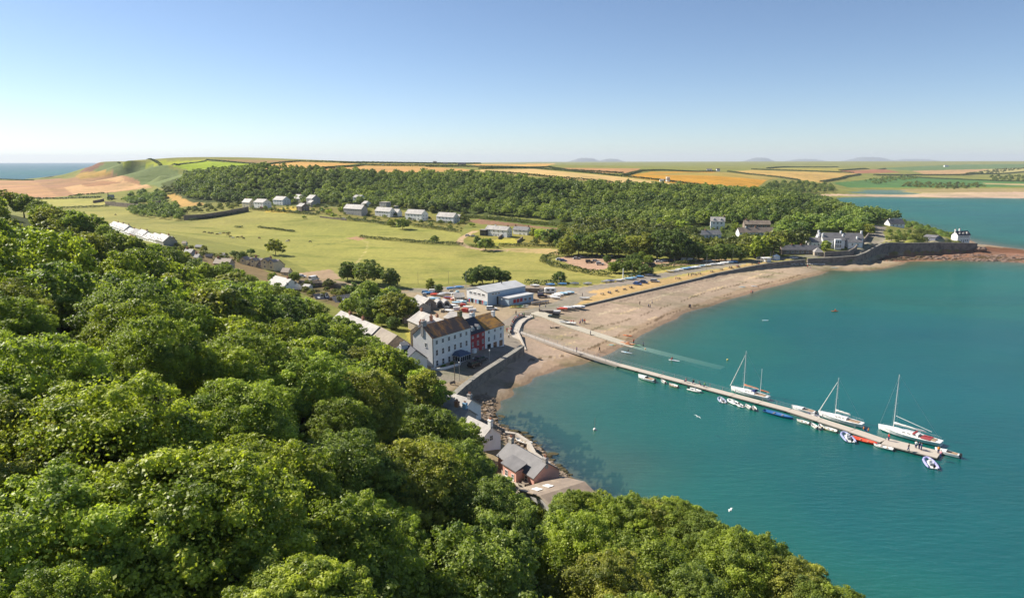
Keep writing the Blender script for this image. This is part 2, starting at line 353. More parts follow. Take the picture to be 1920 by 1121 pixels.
def H(x, y): return float(hgt(np.array([x]), np.array([y]))[0])
_tt = np.exp(np.linspace(math.log(20), math.log(24000), 1800))
def G(px, py, lift=0):
    """the point of the ground (or water) met by looking through a pixel of the photograph"""
    x, y, q = ray(px, py)
    h = np.maximum(hgt(x*_tt, y*_tt), 0); d = CAMH+q*_tt-h
    # the camera stands over trees: skip the hill directly below when the ray starts under nothing
    k = np.argmax(d < 0) if (d < 0).any() else len(_tt)-1
    k = max(k, 1); a, b = _tt[k-1], _tt[k]; fa, fb = d[k-1], d[k]; t = a+(b-a)*(fa/(fa-fb) if fa != fb else 0)
    return Vector((x*t, y*t, max(H(x*t, y*t), 0)+lift))
def inpoly(X, Y, poly):
    ins = np.zeros(X.shape, bool); n = len(poly)
    for i in range(n):
        x1, y1 = poly[i]; x2, y2 = poly[(i+1) % n]
        c = (y1 > Y) != (y2 > Y)
        with np.errstate(divide='ignore', invalid='ignore'): xi = (x2-x1)*(Y-y1)/(y2-y1+1e-12)+x1
        ins ^= c & (X < xi)
    return ins
def gpoly(px): 
    out = []
    for i in range(len(px)):
        a, b = px[i], px[(i+1) % len(px)]; n = 3
        for k in range(n):
            g = G(a[0]+(b[0]-a[0])*k/n, a[1]+(b[1]-a[1])*k/n); out.append((g.x, g.y))
    return out
# ---------------------------------------------------------------- land cover
FX, FY, FZ = GX.ravel(), GY.ravel(), GZ.ravel()
nv = len(FX); colr = np.empty((nv, 3)); colr[:] = S(150, 150, 78); cat = np.zeros(nv, int)
CATS = ['ground', 'field', 'woodland_floor', 'beach', 'road', 'car_park', 'foreshore_rock', 'seabed', 'hillside', 'track', 'lawn']
def cover(px, col, c, world=False, soft=None):
    poly = px if world else gpoly(px)
    xs = [p[0] for p in poly]; ys = [p[1] for p in poly]
    bb = (FX >= min(xs)) & (FX <= max(xs)) & (FY >= min(ys)) & (FY <= max(ys)); ix = np.nonzero(bb)[0]
    if not len(ix): return
    k = ix[inpoly(FX[ix], FY[ix], poly)]; colr[k] = col; cat[k] = CATS.index(c)
def strip(px, wid, col, c):
    pts = [G(*p) for p in px]
    for i in range(len(pts)-1):
        a, b_ = pts[i].xy, pts[i+1].xy; d = (b_-a)
        if d.length < .01: continue
        n = Vector((-d.y, d.x)).normalized()*wid/2; d = d.normalized()*wid*.25
        cover([tuple(a+n-d), tuple(a-n-d), tuple(b_-n+d), tuple(b_+n+d)], col, c, True)
hillfoot = [(8,104),(-5,124),(-13,145),(-24,168),(-44,196),(-66,226),(-96,262),(-128,280),(-155,290),(-180,318),(-235,352),(-330,420),(-520,520),(-900,600),(-2500,300),(-2000,-800),(200,-800),(85,-60),(84,5),(70,36),(56,66),(45,80),(34,90),(20,96)]
cover(hillfoot, S(75, 85, 40), 'woodland_floor', True)
cover([(330,462),(440,482),(480,490),(500,510),(560,512),(600,530),(640,545),(690,600),(640,580),(560,548),(480,522),(400,498),(320,470)], S(148,128,92), 'lawn')
cover([(842,742),(885,748),(905,775),(940,800),(960,830),(1030,875),(1100,915),(1060,960),(960,930),(930,880),(880,800)], S(176,156,128), 'road')
cover([(160,320),(190,305),(240,304),(300,310),(350,325),(372,345),(300,352),(240,335),(200,322)], S(128,142,88), 'hillside')
cover([(144,328),(165,312),(186,304.8),(196,306),(178,318),(160,329)], S(150,108,88), 'hillside')
cover([(-120,337.5),(62,338.5),(112,369),(90,371.5),(-120,370)], S(208,160,118), 'field')
cover([(62,338.5),(140,333),(200,321),(250,335),(285,352),(200,362),(112,369)], S(190,146,110), 'field')
cover([(140,331),(152,324),(200,320),(222,330),(180,334),(150,335)], S(196,158,84), 'field')
cover([(120,352),(160,344),(210,333),(282,352),(220,359),(140,366)], S(222,178,132), 'field')
cover([(150,345),(190,339),(230,342),(200,347),(160,350)], S(186,140,104), 'field')
cover([(62,374),(190,370.5),(212,385),(120,392.5),(90,392)], S(186,180,96), 'field')
cover([(88,395),(240,384),(330,405),(460,393),(600,403),(700,415),(840,425),(862,437),(870,463),(1015,472),(1020,490),(1130,508),(1190,515),(1130,523),(960,530),(760,532),(600,517),(500,470),(330,440),(180,418)], S(172,168,90), 'field')
cover([(222,304),(300,302.2),(385,300.6),(400,303.4),(330,310),(230,308)], S(176,184,52), 'field')
cover([(320,311.5),(385,303),(460,306),(480,310),(420,319),(370,322)], S(165,184,44), 'field')
cover([(388,300),(450,299.5),(560,301.5),(560,305),(480,308),(420,303.5)], S(172,142,96), 'field')
cover([(470,312),(560,303.5),(672,307),(580,318.5),(510,319)], S(228,176,104), 'field')
cover([(590,319),(680,310.5),(800,313),(860,316),(905,320.5),(760,324),(650,323)], S(222,172,108), 'field')
cover([(685,307),(850,310),(870,312.5),(760,311.5)], S(224,182,100), 'field')
cover([(880,308.5),(1040,307),(1022,313),(900,311.8)], S(228,182,104), 'field')
cover([(900,318),(1000,317),(1150,330.5),(1320,351),(1330,355),(1150,344),(1040,334),(900,323)], S(232,196,134), 'field')
cover([(1032,315),(1200,316),(1195,326),(1100,324)], S(204,156,106), 'field')
cover([(1170,331),(1220,322),(1340,322),(1440,336),(1420,352),(1330,353)], S(222,164,62), 'field')
cover([(1200,327),(1345,322),(1460,334),(1440,338),(1340,330)], S(188,164,88), 'field')
cover([(1365,322.5),(1410,319),(1600,325),(1612,329),(1540,343),(1460,332)], S(214,178,104), 'field')
cover([(1440,316.5),(1570,314.5),(1600,322),(1480,320)], S(178,166,78), 'field')
cover([(1575,320.5),(1660,317.5),(1690,324),(1600,325.5)], S(184,128,96), 'field')
cover([(1640,316),(1790,309),(1960,307),(1960,313),(1740,322)], S(112,136,82), 'field')
cover([(1710,320.5),(1860,317),(1800,328),(1740,329)], S(206,168,120), 'field')
cover([(1860,317),(1990,315),(1990,322),(1820,326)], S(200,186,120), 'field')
cover([(1560,343),(1700,331),(1960,341),(1960,350),(1700,352),(1590,352)], S(96,136,74), 'field')
cover([(1840,343),(1960,346),(1960,349),(1850,346)], S(200,180,130), 'field')
cover([(870,414),(905,410.5),(1060,426),(1076,433),(1030,429),(900,420)], S(168,130,104), 'field')
cover([(880,404),(1090,421),(1075,432),(900,411)], S(122,134,62), 'ground')
cover([(480,386),(600,388),(760,398),(880,414),(862,436),(760,420),(600,402),(470,394)], S(150,142,76), 'lawn')
cover([(885,430),(1010,428),(1060,440),(1050,464),(900,462),(870,448)], S(160,152,76), 'lawn')
cover([(500,394),(548,387),(560,392),(540,400),(495,398)], S(206,184,84), 'lawn')
cover([(920,450),(965,447),(975,457),(930,461)], S(200,192,84), 'lawn')
cover([(310,366),(345,360),(385,385),(340,388)], S(218,178,104), 'field')
cover([(300,352),(345,345),(440,380),(360,380),(345,372)], S(80,92,44), 'woodland_floor')
WOODPX = [(300,345),(350,328),(480,319),(600,322),(700,327),(900,334),(1100,350),(1300,357),(1450,364),(1540,376),(1585,390),(1640,403),(1690,415),(1640,430),(1560,440),(1500,462),(1430,480),(1250,480),(1060,470),(1090,425),(1000,410),(880,402),(700,390),(480,384),(350,374)]
cover(WOODPX, S(88,100,50), 'woodland_floor')
strip([(1040,468),(1000,468),(950,470),(905,468),(880,464),(862,456),(864,448),(880,438),(893,433)], 5, S(214,182,148), 'track')
cover([(940,465),(1052,467),(1052,478),(960,472)], S(208,182,126), 'lawn')
cover([(1040,484),(1080,479),(1190,489),(1280,483),(1385,486),(1378,492),(1250,499),(1140,503),(1110,508),(1080,500)], S(204,170,142), 'car_park')
cover([(1130,530),(1180,517),(1290,500),(1390,486),(1480,482),(1500,487),(1440,493),(1375,503),(1183,549),(1110,560),(1050,545)], S(200,184,112), 'lawn')
cover([(985,598),(1090,571),(1116,566),(1183,550),(1310,520),(1372,506),(1440,494),(1440,490),(1372,500),(1260,521),(1150,538),(1100,546),(1102,556),(1075,566),(1020,580)], S(216,182,128), 'lawn')
TAR = S(168,158,146)
cover([(745,548),(860,534),(1010,534),(1100,541),(1108,552),(1085,566),(1040,577),(990,592),(978,612),(955,622),(968,640),(955,660),(905,694),(866,722),(838,742),(800,722),(786,690),(800,640),(760,600)], S(186,166,142), 'road')
strip([(760,545),(860,540),(1010,541),(1090,543),(1180,529),(1270,511),(1380,494),(1440,487),(1500,482.5),(1560,479)], 9, TAR, 'road')
strip([(800,712),(840,705),(880,690),(930,662),(955,640),(955,615),(985,590),(1060,568),(1100,550)], 9, TAR, 'road')
strip([(1560,479),(1600,474),(1618,466),(1634,455),(1645,447),(1640,434),(1648,424)], 11, TAR, 'road')
strip([(1660,452),(1755,452),(1805,453)], 6, S(200,186,160), 'track')
strip([(580,520),(640,530),(700,540),(760,545)], 7, S(190,166,140), 'road')
cover([(560,512),(620,505),(640,522),(600,530)], S(206,174,144), 'road')
cover([(775,600),(800,590),(822,610),(800,650),(775,655),(760,625)], S(186,176,88), 'lawn')
cover([(680,550),(770,560),(780,590),(740,612),(660,580)], S(110,120,60), 'lawn')
cover([(983,600),(1072,577.5),(1183,551.5),(1310,522),(1372,508),(1500,490),(1510,498),(1330,545),(1180,600),(1040,650),(985,656),(979,650),(935,679),(900,701),(868,725),(846,745),(880,745),(940,700),(990,672),(970,625)], S(194,172,152), 'beach')
# shore: everything low near the sea
bayish = (FY < 700) & (FX > -40) & (FZ < 3.8) & (FY > 90)
land_ok = (cat == CATS.index('ground')) | (cat == CATS.index('field')) | (cat == CATS.index('woodland_floor'))
k = bayish & (FZ < 3.6) & land_ok; colr[k] = S(194,172,152); cat[k] = CATS.index('beach')
k = (FZ < .7) & (FZ > -.1) & bayish; colr[k] = S(182,158,134)
k = (FZ < .3) & (FZ > -.15) & bayish; colr[k] = S(156,134,114)
cover([(1640,488),(1668,478),(1760,467),(1830,466),(1850,462),(1920,470),(2090,482),(2100,498),(1900,493),(1760,489),(1690,491)], S(164,122,104), 'foreshore_rock')
cover([(1680,485),(1740,480),(1800,484),(1860,480),(1960,486),(1900,490),(1760,487),(1690,489)], S(116,92,70), 'foreshore_rock')
cover([(1835,462),(1900,466),(1960,476),(1880,474),(1840,469)], S(140,96,74), 'foreshore_rock')
cover([(868,765),(890,742),(912,738),(932,752),(928,775),(936,797),(1000,826),(1066,889),(1140,938),(1100,945),(1030,905),(950,830),(900,790)], S(138,112,84), 'foreshore_rock')
cover([(1500,365),(1600,368),(1660,369),(1920,372.5),(2300,375),(2300,362),(1920,360),(1750,361),(1680,365),(1560,364)], S(214,186,158), 'beach')
cover([(1680,362),(1920,360),(2200,360),(2200,354),(1850,353),(1690,355)], S(178,160,112), 'ground')
for a in range(14):   # paler sand laid in bands along the shore
    x0 = rnd.uniform(1010, 1480); u = rnd.uniform(.25, .8)
    yt = np.interp(x0, [1010,1072,1310,1500], [640,580,524,492]); yb = np.interp(x0, [1000,1050,1160,1220,1330,1480], [702,688,650,618,573,528])
    y0 = yt+(yb-yt)*u; Lx = rnd.uniform(25, 60); sl_ = -.33
    cover([(x0,y0),(x0+Lx*.5,y0+sl_*Lx*.5-1.2),(x0+Lx,y0+sl_*Lx),(x0+Lx*.5,y0+sl_*Lx*.5+1.6)], S(222,196,162), 'beach')
def wander(px, wid, col, c, amp=2.5, seed=1):
    rg = random.Random(seed); out = []
    for a, b_ in zip(px[:-1], px[1:]):
        for k in range(5): u = k/5; out.append((a[0]+(b_[0]-a[0])*u, a[1]+(b_[1]-a[1])*u+rg.uniform(-amp, amp)*.5))
    for i in range(len(out)-1):
        if rg.random() < .72: strip(out[i:i+2], wid*rg.uniform(.5, 1.5), col, c)
wander([(990,676),(1050,668),(1110,652),(1180,622),(1260,586),(1340,560),(1430,534),(1520,510)], .8, S(128,108,86), 'beach', 2.5, 4)
wander([(1040,640),(1110,618),(1200,592),(1290,560),(1400,528),(1490,504)], .7, S(140,122,100), 'beach', 2.5, 5)
wander([(1100,596),(1200,566),(1300,538),(1400,513),(1480,498)], 1.1, S(214,194,168), 'beach', 2, 6)
wander([(1085,586),(1180,561),(1290,534),(1380,512)], .9, S(166,146,130), 'beach', 1.5, 7)
wander([(671,447),(690,455),(688,468),(676,484),(664,500)], 1.2, S(204,190,124), 'field', .6, 8)
wander([(668,448),(630,456),(560,463),(520,466),(470,460)], 1.3, S(140,142,80), 'field', .6, 9)
cover([(650,447),(668,443),(690,447),(672,451)], S(196,156,124), 'field')
wander([(300,425),(400,436),(520,436),(640,446),(760,470)], 1.6, S(160,158,88), 'field', 1.5, 10)
wander([(780,525),(860,505),(960,500),(1100,515)], 1.5, S(166,162,92), 'field', 1.5, 11)
sea = FZ < -.12
near = sea & (FY < 900); sb = np.clip(-FZ/3.5, 0, 1)[:, None]
colr[sea] = (np.array(S(138,118,92))*(1-sb)+np.array(S(64,96,70))*sb)[sea]; cat[sea] = CATS.index('seabed')
colr[sea & (FY > 1300)] = S(150,140,110)
# weed patches on the rocky seabed
def weed(px, n, r, seed):
    rg = np.random.default_rng(seed); poly = gpoly(px); xs = [p[0] for p in poly]; ys = [p[1] for p in poly]; c = 0
    for _ in range(n*6):
        x, y = rg.uniform(min(xs), max(xs)), rg.uniform(min(ys), max(ys))
        if not inpoly(np.array([x]), np.array([y]), poly)[0]: continue
        m_ = ((FX-x)**2/rg.uniform(.4, 1.6)+(FY-y)**2 < (r*rg.uniform(.4, 1.3))**2) & (FZ < .4) & (nrg.random(nv) < rg.uniform(.35, 1)); colr[m_] = S(52,48,34)
        c += 1
        if c >= n: break
weed([(930,770),(1000,765),(1070,820),(1100,870),(1050,880),(990,820),(935,795)], 190, 1.1, 3)
weed([(1070,850),(1160,880),(1180,930),(1120,925)], 90, 1.0, 4)
weed([(1000,780),(1080,800),(1130,870),(1080,850)], 70, 1.6, 5)
jit = nrg.uniform(.94, 1.06, nv)[:, None]; colr = np.clip(colr*jit, 0, 1)
# ---- ground material
gm, t, b = newmat('land')
b.inputs['Roughness'].default_value = .95; b.inputs['Specular IOR Level'].default_value = .12
at = t.nodes.new('ShaderNodeAttribute'); at.attribute_name = 'cover'
n1 = noise(t, .018, 6, .6, vscale=(1, .6, 1)); n2 = noise(t, .35, 5, .65); n3 = noise(t, .004, 4)
c = mixc(t, 1.0, at.outputs['Color'], mixc(t, ramp(t, n1, .35, .65), (1.12, 1.1, 1.06), (.80, .83, .80)), 'MULTIPLY')
c = mixc(t, 1.0, c, mixc(t, ramp(t, n2, .3, .7), (1.1, 1.1, 1.1), (.84, .84, .84)), 'MULTIPLY')
n4 = noise(t, .045, 6, .7, vscale=(.55, 1.5, 1)); c = mixc(t, 1.0, c, mixc(t, ramp(t, n4, .52, .64), (1, 1, 1), (.66, .74, .62)), 'MULTIPLY')
c = mixc(t, 1.0, c, mixc(t, ramp(t, n3, .4, .6), (1.0, 1.02, .92), (1.03, .98, 1.02)), 'MULTIPLY')
t.links.new(c, b.inputs['Base Color']); bump(t, b, noise(t, .8, 6, .7), .35, .5)
def submesh(name, faces, V, cols, material, kind='structure'):
    used, inv = np.unique(faces.ravel(), return_inverse=True)
    me = bpy.data.meshes.new(name); me.vertices.add(len(used)); me.vertices.foreach_set('co', V[used].astype(np.float32).ravel())
    nf = len(faces); me.loops.add(nf*4); me.loops.foreach_set('vertex_index', inv.astype(np.int32).ravel()); me.polygons.add(nf)
    me.polygons.foreach_set('loop_start', np.arange(0, nf*4, 4, dtype=np.int32)); me.polygons.foreach_set('use_smooth', np.ones(nf, bool))
    me.update(calc_edges=True); me.materials.append(material)
    if cols is not None:
        ca = me.color_attributes.new('cover', 'FLOAT_COLOR', 'POINT'); ca.data.foreach_set('color', np.concatenate([cols[used], np.ones((len(used), 1))], 1).astype(np.float32).ravel())
    o = bpy.data.objects.new(name, me); COL.objects.link(o); o['kind'] = kind; return o
nth, nr = GX.shape
ii, jj = np.meshgrid(np.arange(nth-1), np.arange(nr-1), indexing='ij')
q0 = (ii*nr+jj).ravel(); faces = np.stack([q0, q0+1, q0+nr+1, q0+nr], 1)
V = np.stack([FX, FY, FZ], 1)
fc = cat[faces].max(1)
for k_, nm in enumerate(CATS):
    sel = fc == k_
    if sel.any(): submesh(nm, faces[sel], V, colr, gm)
# wrap-around wedge behind the camera and the middle
cap = MB(); zc = float(GZ[:, 0].mean()); cap.poly([(GX[i, 0], GY[i, 0], GZ[i, 0]) for i in range(0, nth, 1)], 0)
cap.obj('ground_under_hill', gm)['kind'] = 'structure'
bk = MB()
for j in range(nr-1): bk.quad((GX[-1, j], GY[-1, j], GZ[-1, j]), (GX[0, j], GY[0, j], GZ[0, j]), (GX[0, j+1], GY[0, j+1], GZ[0, j+1]), (GX[-1, j+1], GY[-1, j+1], GZ[-1, j+1]))
bk.obj('ground_behind', gm)['kind'] = 'structure'
for o in list(scn.objects):
    if o.name.startswith('ground_'):
        ca = o.data.color_attributes.new('cover', 'FLOAT_COLOR', 'POINT'); ca.data.foreach_set('color', np.tile(np.array([*S(80, 92, 45), 1], np.float32), len(o.data.vertices)))
# ---- water: one sheet over every place that lies below sea level
wt_th = TH; wr = RR; wm_, t, b = newmat('sea_water')
at = t.nodes.new('ShaderNodeAttribute'); at.attribute_name = 'depth'
geo = t.nodes.new('ShaderNodeNewGeometry')
wn = noise(t, .55, 5, .62, vec=geo.outputs['Position'], vscale=(.45, 1.5, 1)); wl = noise(t, .012, 4, .6, vec=geo.outputs['Position'], dist=.6)
wb = noise(t, .05, 3, .5, vec=geo.outputs['Position'])
dep = vmath(t, 'MULTIPLY', at.outputs['Fac'], vmath(t, 'ADD', -.1, vmath(t, 'MULTIPLY', wl, 2.0)))
op = vmath(t, 'SUBTRACT', 1.0, vmath(t, 'POWER', 2.718, vmath(t, 'MULTIPLY', dep, -.38)))
body = mixc(t, ramp(t, dep, .6, 5.0), (.012, .20, .13), (.0015, .118, .102)); body = mixc(t, ramp(t, dep, 5.0, 12.0), body, (.002, .088, .105))
wp_ = noise(t, .01, 5, .6, vec=geo.outputs['Position'], vscale=(.35, 1.6, 1)); body = mixc(t, 1.0, body, mixc(t, ramp(t, wp_, .38, .64), (.80, .84, .86), (1.14, 1.12, 1.08)), 'MULTIPLY')
dif = t.nodes.new('ShaderNodeBsdfDiffuse'); t.links.new(body, dif.inputs[0])
trn = t.nodes.new('ShaderNodeBsdfTransparent'); trn.inputs[0].default_value = (.80, .95, .93, 1)
m1 = t.nodes.new('ShaderNodeMixShader'); t.links.new(op, m1.inputs[0]); t.links.new(trn.outputs[0], m1.inputs[1]); t.links.new(dif.outputs[0], m1.inputs[2])
bp = t.nodes.new('ShaderNodeBump'); bp.inputs['Strength'].default_value = .55; bp.inputs['Distance'].default_value = .4
t.links.new(vmath(t, 'ADD', wn, vmath(t, 'MULTIPLY', wb, 1.4)), bp.inputs['Height'])
gl = t.nodes.new('ShaderNodeBsdfGlossy'); gl.inputs['Roughness'].default_value = .16; t.links.new(bp.outputs[0], gl.inputs['Normal']); t.links.new(bp.outputs[0], dif.inputs['Normal'])
fr = t.nodes.new('ShaderNodeFresnel'); fr.inputs['IOR'].default_value = 1.33; t.links.new(bp.outputs[0], fr.inputs['Normal'])
m2 = t.nodes.new('ShaderNodeMixShader'); t.links.new(vmath(t, 'MULTIPLY', fr.outputs[0], .26), m2.inputs[0]); t.links.new(m1.outputs[0], m2.inputs[1]); t.links.new(gl.outputs[0], m2.inputs[2])
t.links.new(m2.outputs[0], t.nodes['Material Output'].inputs[0]); t.nodes.remove(b)
low = FZ < .35; fsel = low[faces].any(1)
VW = V.copy(); VW[:, 2] = 0
wo = submesh('water', faces[fsel], VW, None, wm_)
used = np.unique(faces[fsel].ravel()); da = wo.data.attributes.new('depth', 'FLOAT', 'POINT'); da.data.foreach_set('value', np.maximum(-FZ[used], 0).astype(np.float32))
# distant hills on the skyline
hb = MB()
def hill(cx, hw, top, Y, n=24):
    x0, z0 = (cx-960)/F*Y, CAMH; s = Y/F; ring = []
    for k in range(n+1):
        u = -1+2*k/n; ring.append((x0+u*hw*s, CAMH-(6)*s, CAMH + (302+ -top)*s*max(0, (math.cos(u*math.pi)*.5+.5))**.8*(1+.12*math.sin(k*1.7)) - 3*s*(1-abs(1-abs(u)))))
    return x0, s, ring
def farhill(cx, hw, hpx, Y):
    mb = MB(); s = Y/F; x0 = (cx-960)*s; rows = []
    for j in range(9):
        v = -1+2*j/8; row = []
        for k in range(33):
            u = -1+2*k/32; r = math.sqrt(u*u+v*v); e = max(0, 1-r)
            z = 30+ (CAMH-30+hpx*s)*min(1, (e*1.5)**1.3)*(1+.06*math.sin(k*1.9+cx)+.05*math.sin(k*.7+j))
            row.append((x0+u*hw*s, Y+v*hw*s*.5, z-20 if e <= 0 else z))
        rows.append(row)
    mb.loft(rows, 0, cap=False, close=False); return mb
hm = mat('heather_hill', (.16, .17, .12), (.13, .13, .11), .95, .002)
for cx, hw, hp, Y in ((1095,36,5.0,22000),(1142,30,3.6,22000),(1415,36,5.5,22500),(1500,50,3.2,23000),(1616,60,6.5,23000),(1700,66,3,23000)):
    farhill(cx, hw, hp, Y).obj('hills', hm, smooth=True)['kind'] = 'structure'
# ---------------------------------------------------------------- foliage
L_near = leafmat('leaves', (.105, .155, .036), (.38, .44, .09), True, .38)
L_far = leafmat('wood_leaves', (.095, .14, .038), (.32, .36, .09), False, .36, .05)
L_hedge = leafmat('hedge_leaves', (.06, .085, .025), (.14, .17, .05), True, .2)
def cards(pos, nrm, la, lb, tone, name, material, rg, extra=None):
    """many small leaf sprays: one folded rhombus each"""
    n = len(pos); nrm = nrm/np.linalg.norm(nrm, axis=1, keepdims=True)
    a = rg.normal(size=(n, 3)); a -= (a*nrm).sum(1, keepdims=True)*nrm; a /= np.linalg.norm(a, axis=1, keepdims=True)+1e-9
    b_ = np.cross(nrm, a); la = la[:, None]; lb = lb[:, None]
    v = np.empty((n, 4, 3)); v[:, 0] = pos-a*la; v[:, 1] = pos+b_*lb-nrm*la*.25; v[:, 2] = pos+a*la; v[:, 3] = pos-b_*lb-nrm*la*.25
    me = bpy.data.meshes.new(name); V_ = v.reshape(-1, 3); nb = 0
    F_ = n
    if extra: nb = len(extra.v)
    me.vertices.add(len(V_)); me.vertices.foreach_set('co', V_.astype(np.float32).ravel())
    me.loops.add(n*4); me.loops.foreach_set('vertex_index', np.arange(n*4, dtype=np.int32)); me.polygons.add(n)
    me.polygons.foreach_set('loop_start', np.arange(0, n*4, 4, dtype=np.int32)); me.update(calc_edges=True)
    me.materials.append(material)
    at_ = me.attributes.new('tone', 'FLOAT', 'POINT'); at_.data.foreach_set('value', np.repeat(tone, 4).astype(np.float32))
    return me
def crown(name, material, seed, Rr, Hc, base, ncl, per, leaf, rc=(.22, .36), inner=.3, up=.35, spread=.55, dome=.75, droop=-.45, wind=0, tuft=0):
    rg = np.random.default_rng(seed); cs = []; rcs = []; cnt = 0
    while len(cs) < ncl and cnt < ncl*60:
        cnt += 1
        d = rg.normal(size=3); d /= np.linalg.norm(d)
        if d[2] < droop: continue
        f = rg.uniform(.35, .7) if rg.random() < inner else rg.uniform(.72, 1.0)
        lump = 1+.16*math.sin(3*math.atan2(d[1], d[0])+seed)+.1*math.sin(5*math.atan2(d[1], d[0])+seed*2.3)
        p = np.array([d[0]*Rr*f*lump, d[1]*Rr*f*lump, base+Hc*.42+d[2]*(Hc*.58 if d[2] > 0 else Hc*.42)*f])
        p[0] += wind*(p[2]-base)
        r = Rr*rg.uniform(*rc)
        if any(np.linalg.norm((p-q)) < (r+s_)*dome*.75 for q, s_ in zip(cs, rcs)) and rg.random() < .8: continue
        cs.append(p); rcs.append(r)
    pos = []; nr_ = []; tone = []
    for p, r in zip(cs, rcs):
        k = max(8, int(per*(r/(Rr*(rc[0]+rc[1])/2))**2))
        out = p-np.array([0, 0, base+Hc*.35]); out = out/np.linalg.norm(out)
        d = rg.normal(size=(k, 3)); d += out*.55+np.array([0, 0, up]); d /= np.linalg.norm(d, axis=1, keepdims=True)
        rad = r*(rg.uniform(.3, 1.0, k)**.5)[:, None]*(1+rg.normal(0, .16, (k, 1)))
        ax = rg.uniform(.75, 1.25, 3)*np.array([1, 1, .62]); q = p+d*rad*ax; pos.append(q)
        nn = d*.75+rg.normal(size=(k, 3))*spread+np.array([0, 0, .25])
        tb = rg.uniform(.0, .85); tv = np.clip(tb+rg.normal(0, .16, k), 0, 1)
        if tuft:                       # gather the leaves of a bough into tufts with gaps between them
            m_ = max(5, int(9*(r/1.2)**2)); c_ = q[rg.integers(0, k, m_)]; ix = rg.integers(0, m_, k); e = rg.normal(size=(k, 3)); e /= np.linalg.norm(e, axis=1, keepdims=True)
            tr_ = tuft*rg.uniform(.55, 1.35, m_); off = e*(rg.uniform(.35, 1, k)**.6*tr_[ix])[:, None]*np.array([1, 1, .75]); sel = rg.random(k) < .85
            q2 = c_[ix]+off; q[sel] = q2[sel]; nn[sel] = (e*.9+d*.35+rg.normal(size=(k, 3))*.35+np.array([0, 0, .2]))[sel]; tv = np.clip(tv+rg.uniform(-.28, .28, m_)[ix], 0, 1)
        nr_.append(nn); tone.append(tv)
    k = int(sum(len(a) for a in pos)*.05); d = rg.normal(size=(k*2, 3)); d /= np.linalg.norm(d, axis=1, keepdims=True); d = d[d[:, 2] > droop][:k]; k = len(d)
    ff = rg.uniform(.8, 1.08, (k, 1)); q = d*ff*np.array([Rr, Rr, 1]); q[:, 2] = base+Hc*.42+d[:, 2]*np.where(d[:, 2] > 0, Hc*.58, Hc*.42)*ff[:, 0]
    pos.append(q); nr_.append(d+rg.normal(size=(k, 3))*.6); tone.append(rg.uniform(.1, .9, k))
    pos = np.concatenate(pos); nr_ = np.concatenate(nr_); tone = np.concatenate(tone); n = len(pos)
    la = leaf*rg.uniform(.6, 1.25, n); lb = la*rg.uniform(.45, .75, n)
    return cards(pos, nr_, la, lb, tone, name, material, rg), cs
def trunkmesh(seed, cs, base, h0, r0, name='trunk', n=9, wind=0):
    rg = random.Random(seed); mb = MB(); top = (wind*base*.3, 0, base+h0*.15)
    mb.tube((0, 0, -1.2), (0, 0, base*.5), r0*1.15, r0*.85, 8); mb.tube((0, 0, base*.5), top, r0*.85, r0*.6, 8)
    for c in rg.sample(cs, min(n, len(cs))):
        mid = Vector(top).lerp(Vector(c), .5)+Vector((rg.uniform(-.3, .3), rg.uniform(-.3, .3), -.3))
        mb.tube(top, mid, r0*.42, r0*.22, 6); mb.tube(mid, c, r0*.22, r0*.06, 5)
    return mb.mesh(name, M_bark)
PROTO = {}
def proto(kind, lod, k):
    """crown and trunk meshes; kind round/dome/pine/bush, lod 0 near .. 2 far"""
    key = (kind, lod, k)
    if key in PROTO: return PROTO[key]
    sd = 11+k*17+lod*101+{'round': 0, 'dome': 500, 'pine': 900, 'bush': 1300, 'spray': 1700}[kind]
    per = {0: 900, 1: 210, 2: 40}[lod]; leaf = {0: .115, 1: .25, 2: .62}[lod]; ncl = {0: 112, 1: 74, 2: 46}[lod]
    if kind == 'round': Rr, Hc, base, args = 4.6, 9.2, 1.0, dict(droop=-.8)
    elif kind == 'dome': Rr, Hc, base, args = 6.0, 9.2, 1.2, dict(rc=(.13, .25), inner=.3, droop=-.7); ncl = int(ncl*1.3)
    elif kind == 'pine': Rr, Hc, base, args = 3.6, 11.0, 1.0, dict(rc=(.2, .34), up=.1, spread=.4, droop=-.9)
    elif kind == 'spray': Rr, Hc, base, args = 4.8, 5.6, 3.0, dict(rc=(.15, .25), up=1.4, spread=.45, droop=-.2); ncl = int(ncl*1.3)
    else: Rr, Hc, base, args = 1.6, 2.3, .1, dict(rc=(.3, .45), droop=-.2); ncl = max(10, ncl//4); per = int(per*.55); leaf *= .6
    args['tuft'] = {0: .42, 1: .5, 2: 0}[lod] if kind != 'bush' else 0
    me, cs = crown(kind+'_crown', L_near, sd, Rr, Hc, base, ncl, per, leaf, **args)
    tk = trunkmesh(sd, cs, base, Hc, {'bush': .09}.get(kind, .34), n=9 if lod < 2 else 4)
    PROTO[key] = (me, tk); return PROTO[key]
TREES = []
NTREE = [0]
def tree(name, label, loc, size=1.0, kind='round', lod=1, tint=(1, 1, 1), group=None, cat='tree', sz=None, whole=None):
    k = NTREE[0] % (3 if lod == 0 else 4); NTREE[0] += 1
    me, tk = proto(kind, lod, k)
    r = thing(name, label, cat, loc, rnd.uniform(0, 6.28), group)
    s_ = size*rnd.uniform(.94, 1.06); r.scale = (s_, s_, s_*(sz or rnd.uniform(.9, 1.08)))
    v = rnd.uniform(.88, 1.12); link('crown', me, r, color=tuple(c*v for c in tint)); link('trunk', tk, r)
    TREES.append(r); return r
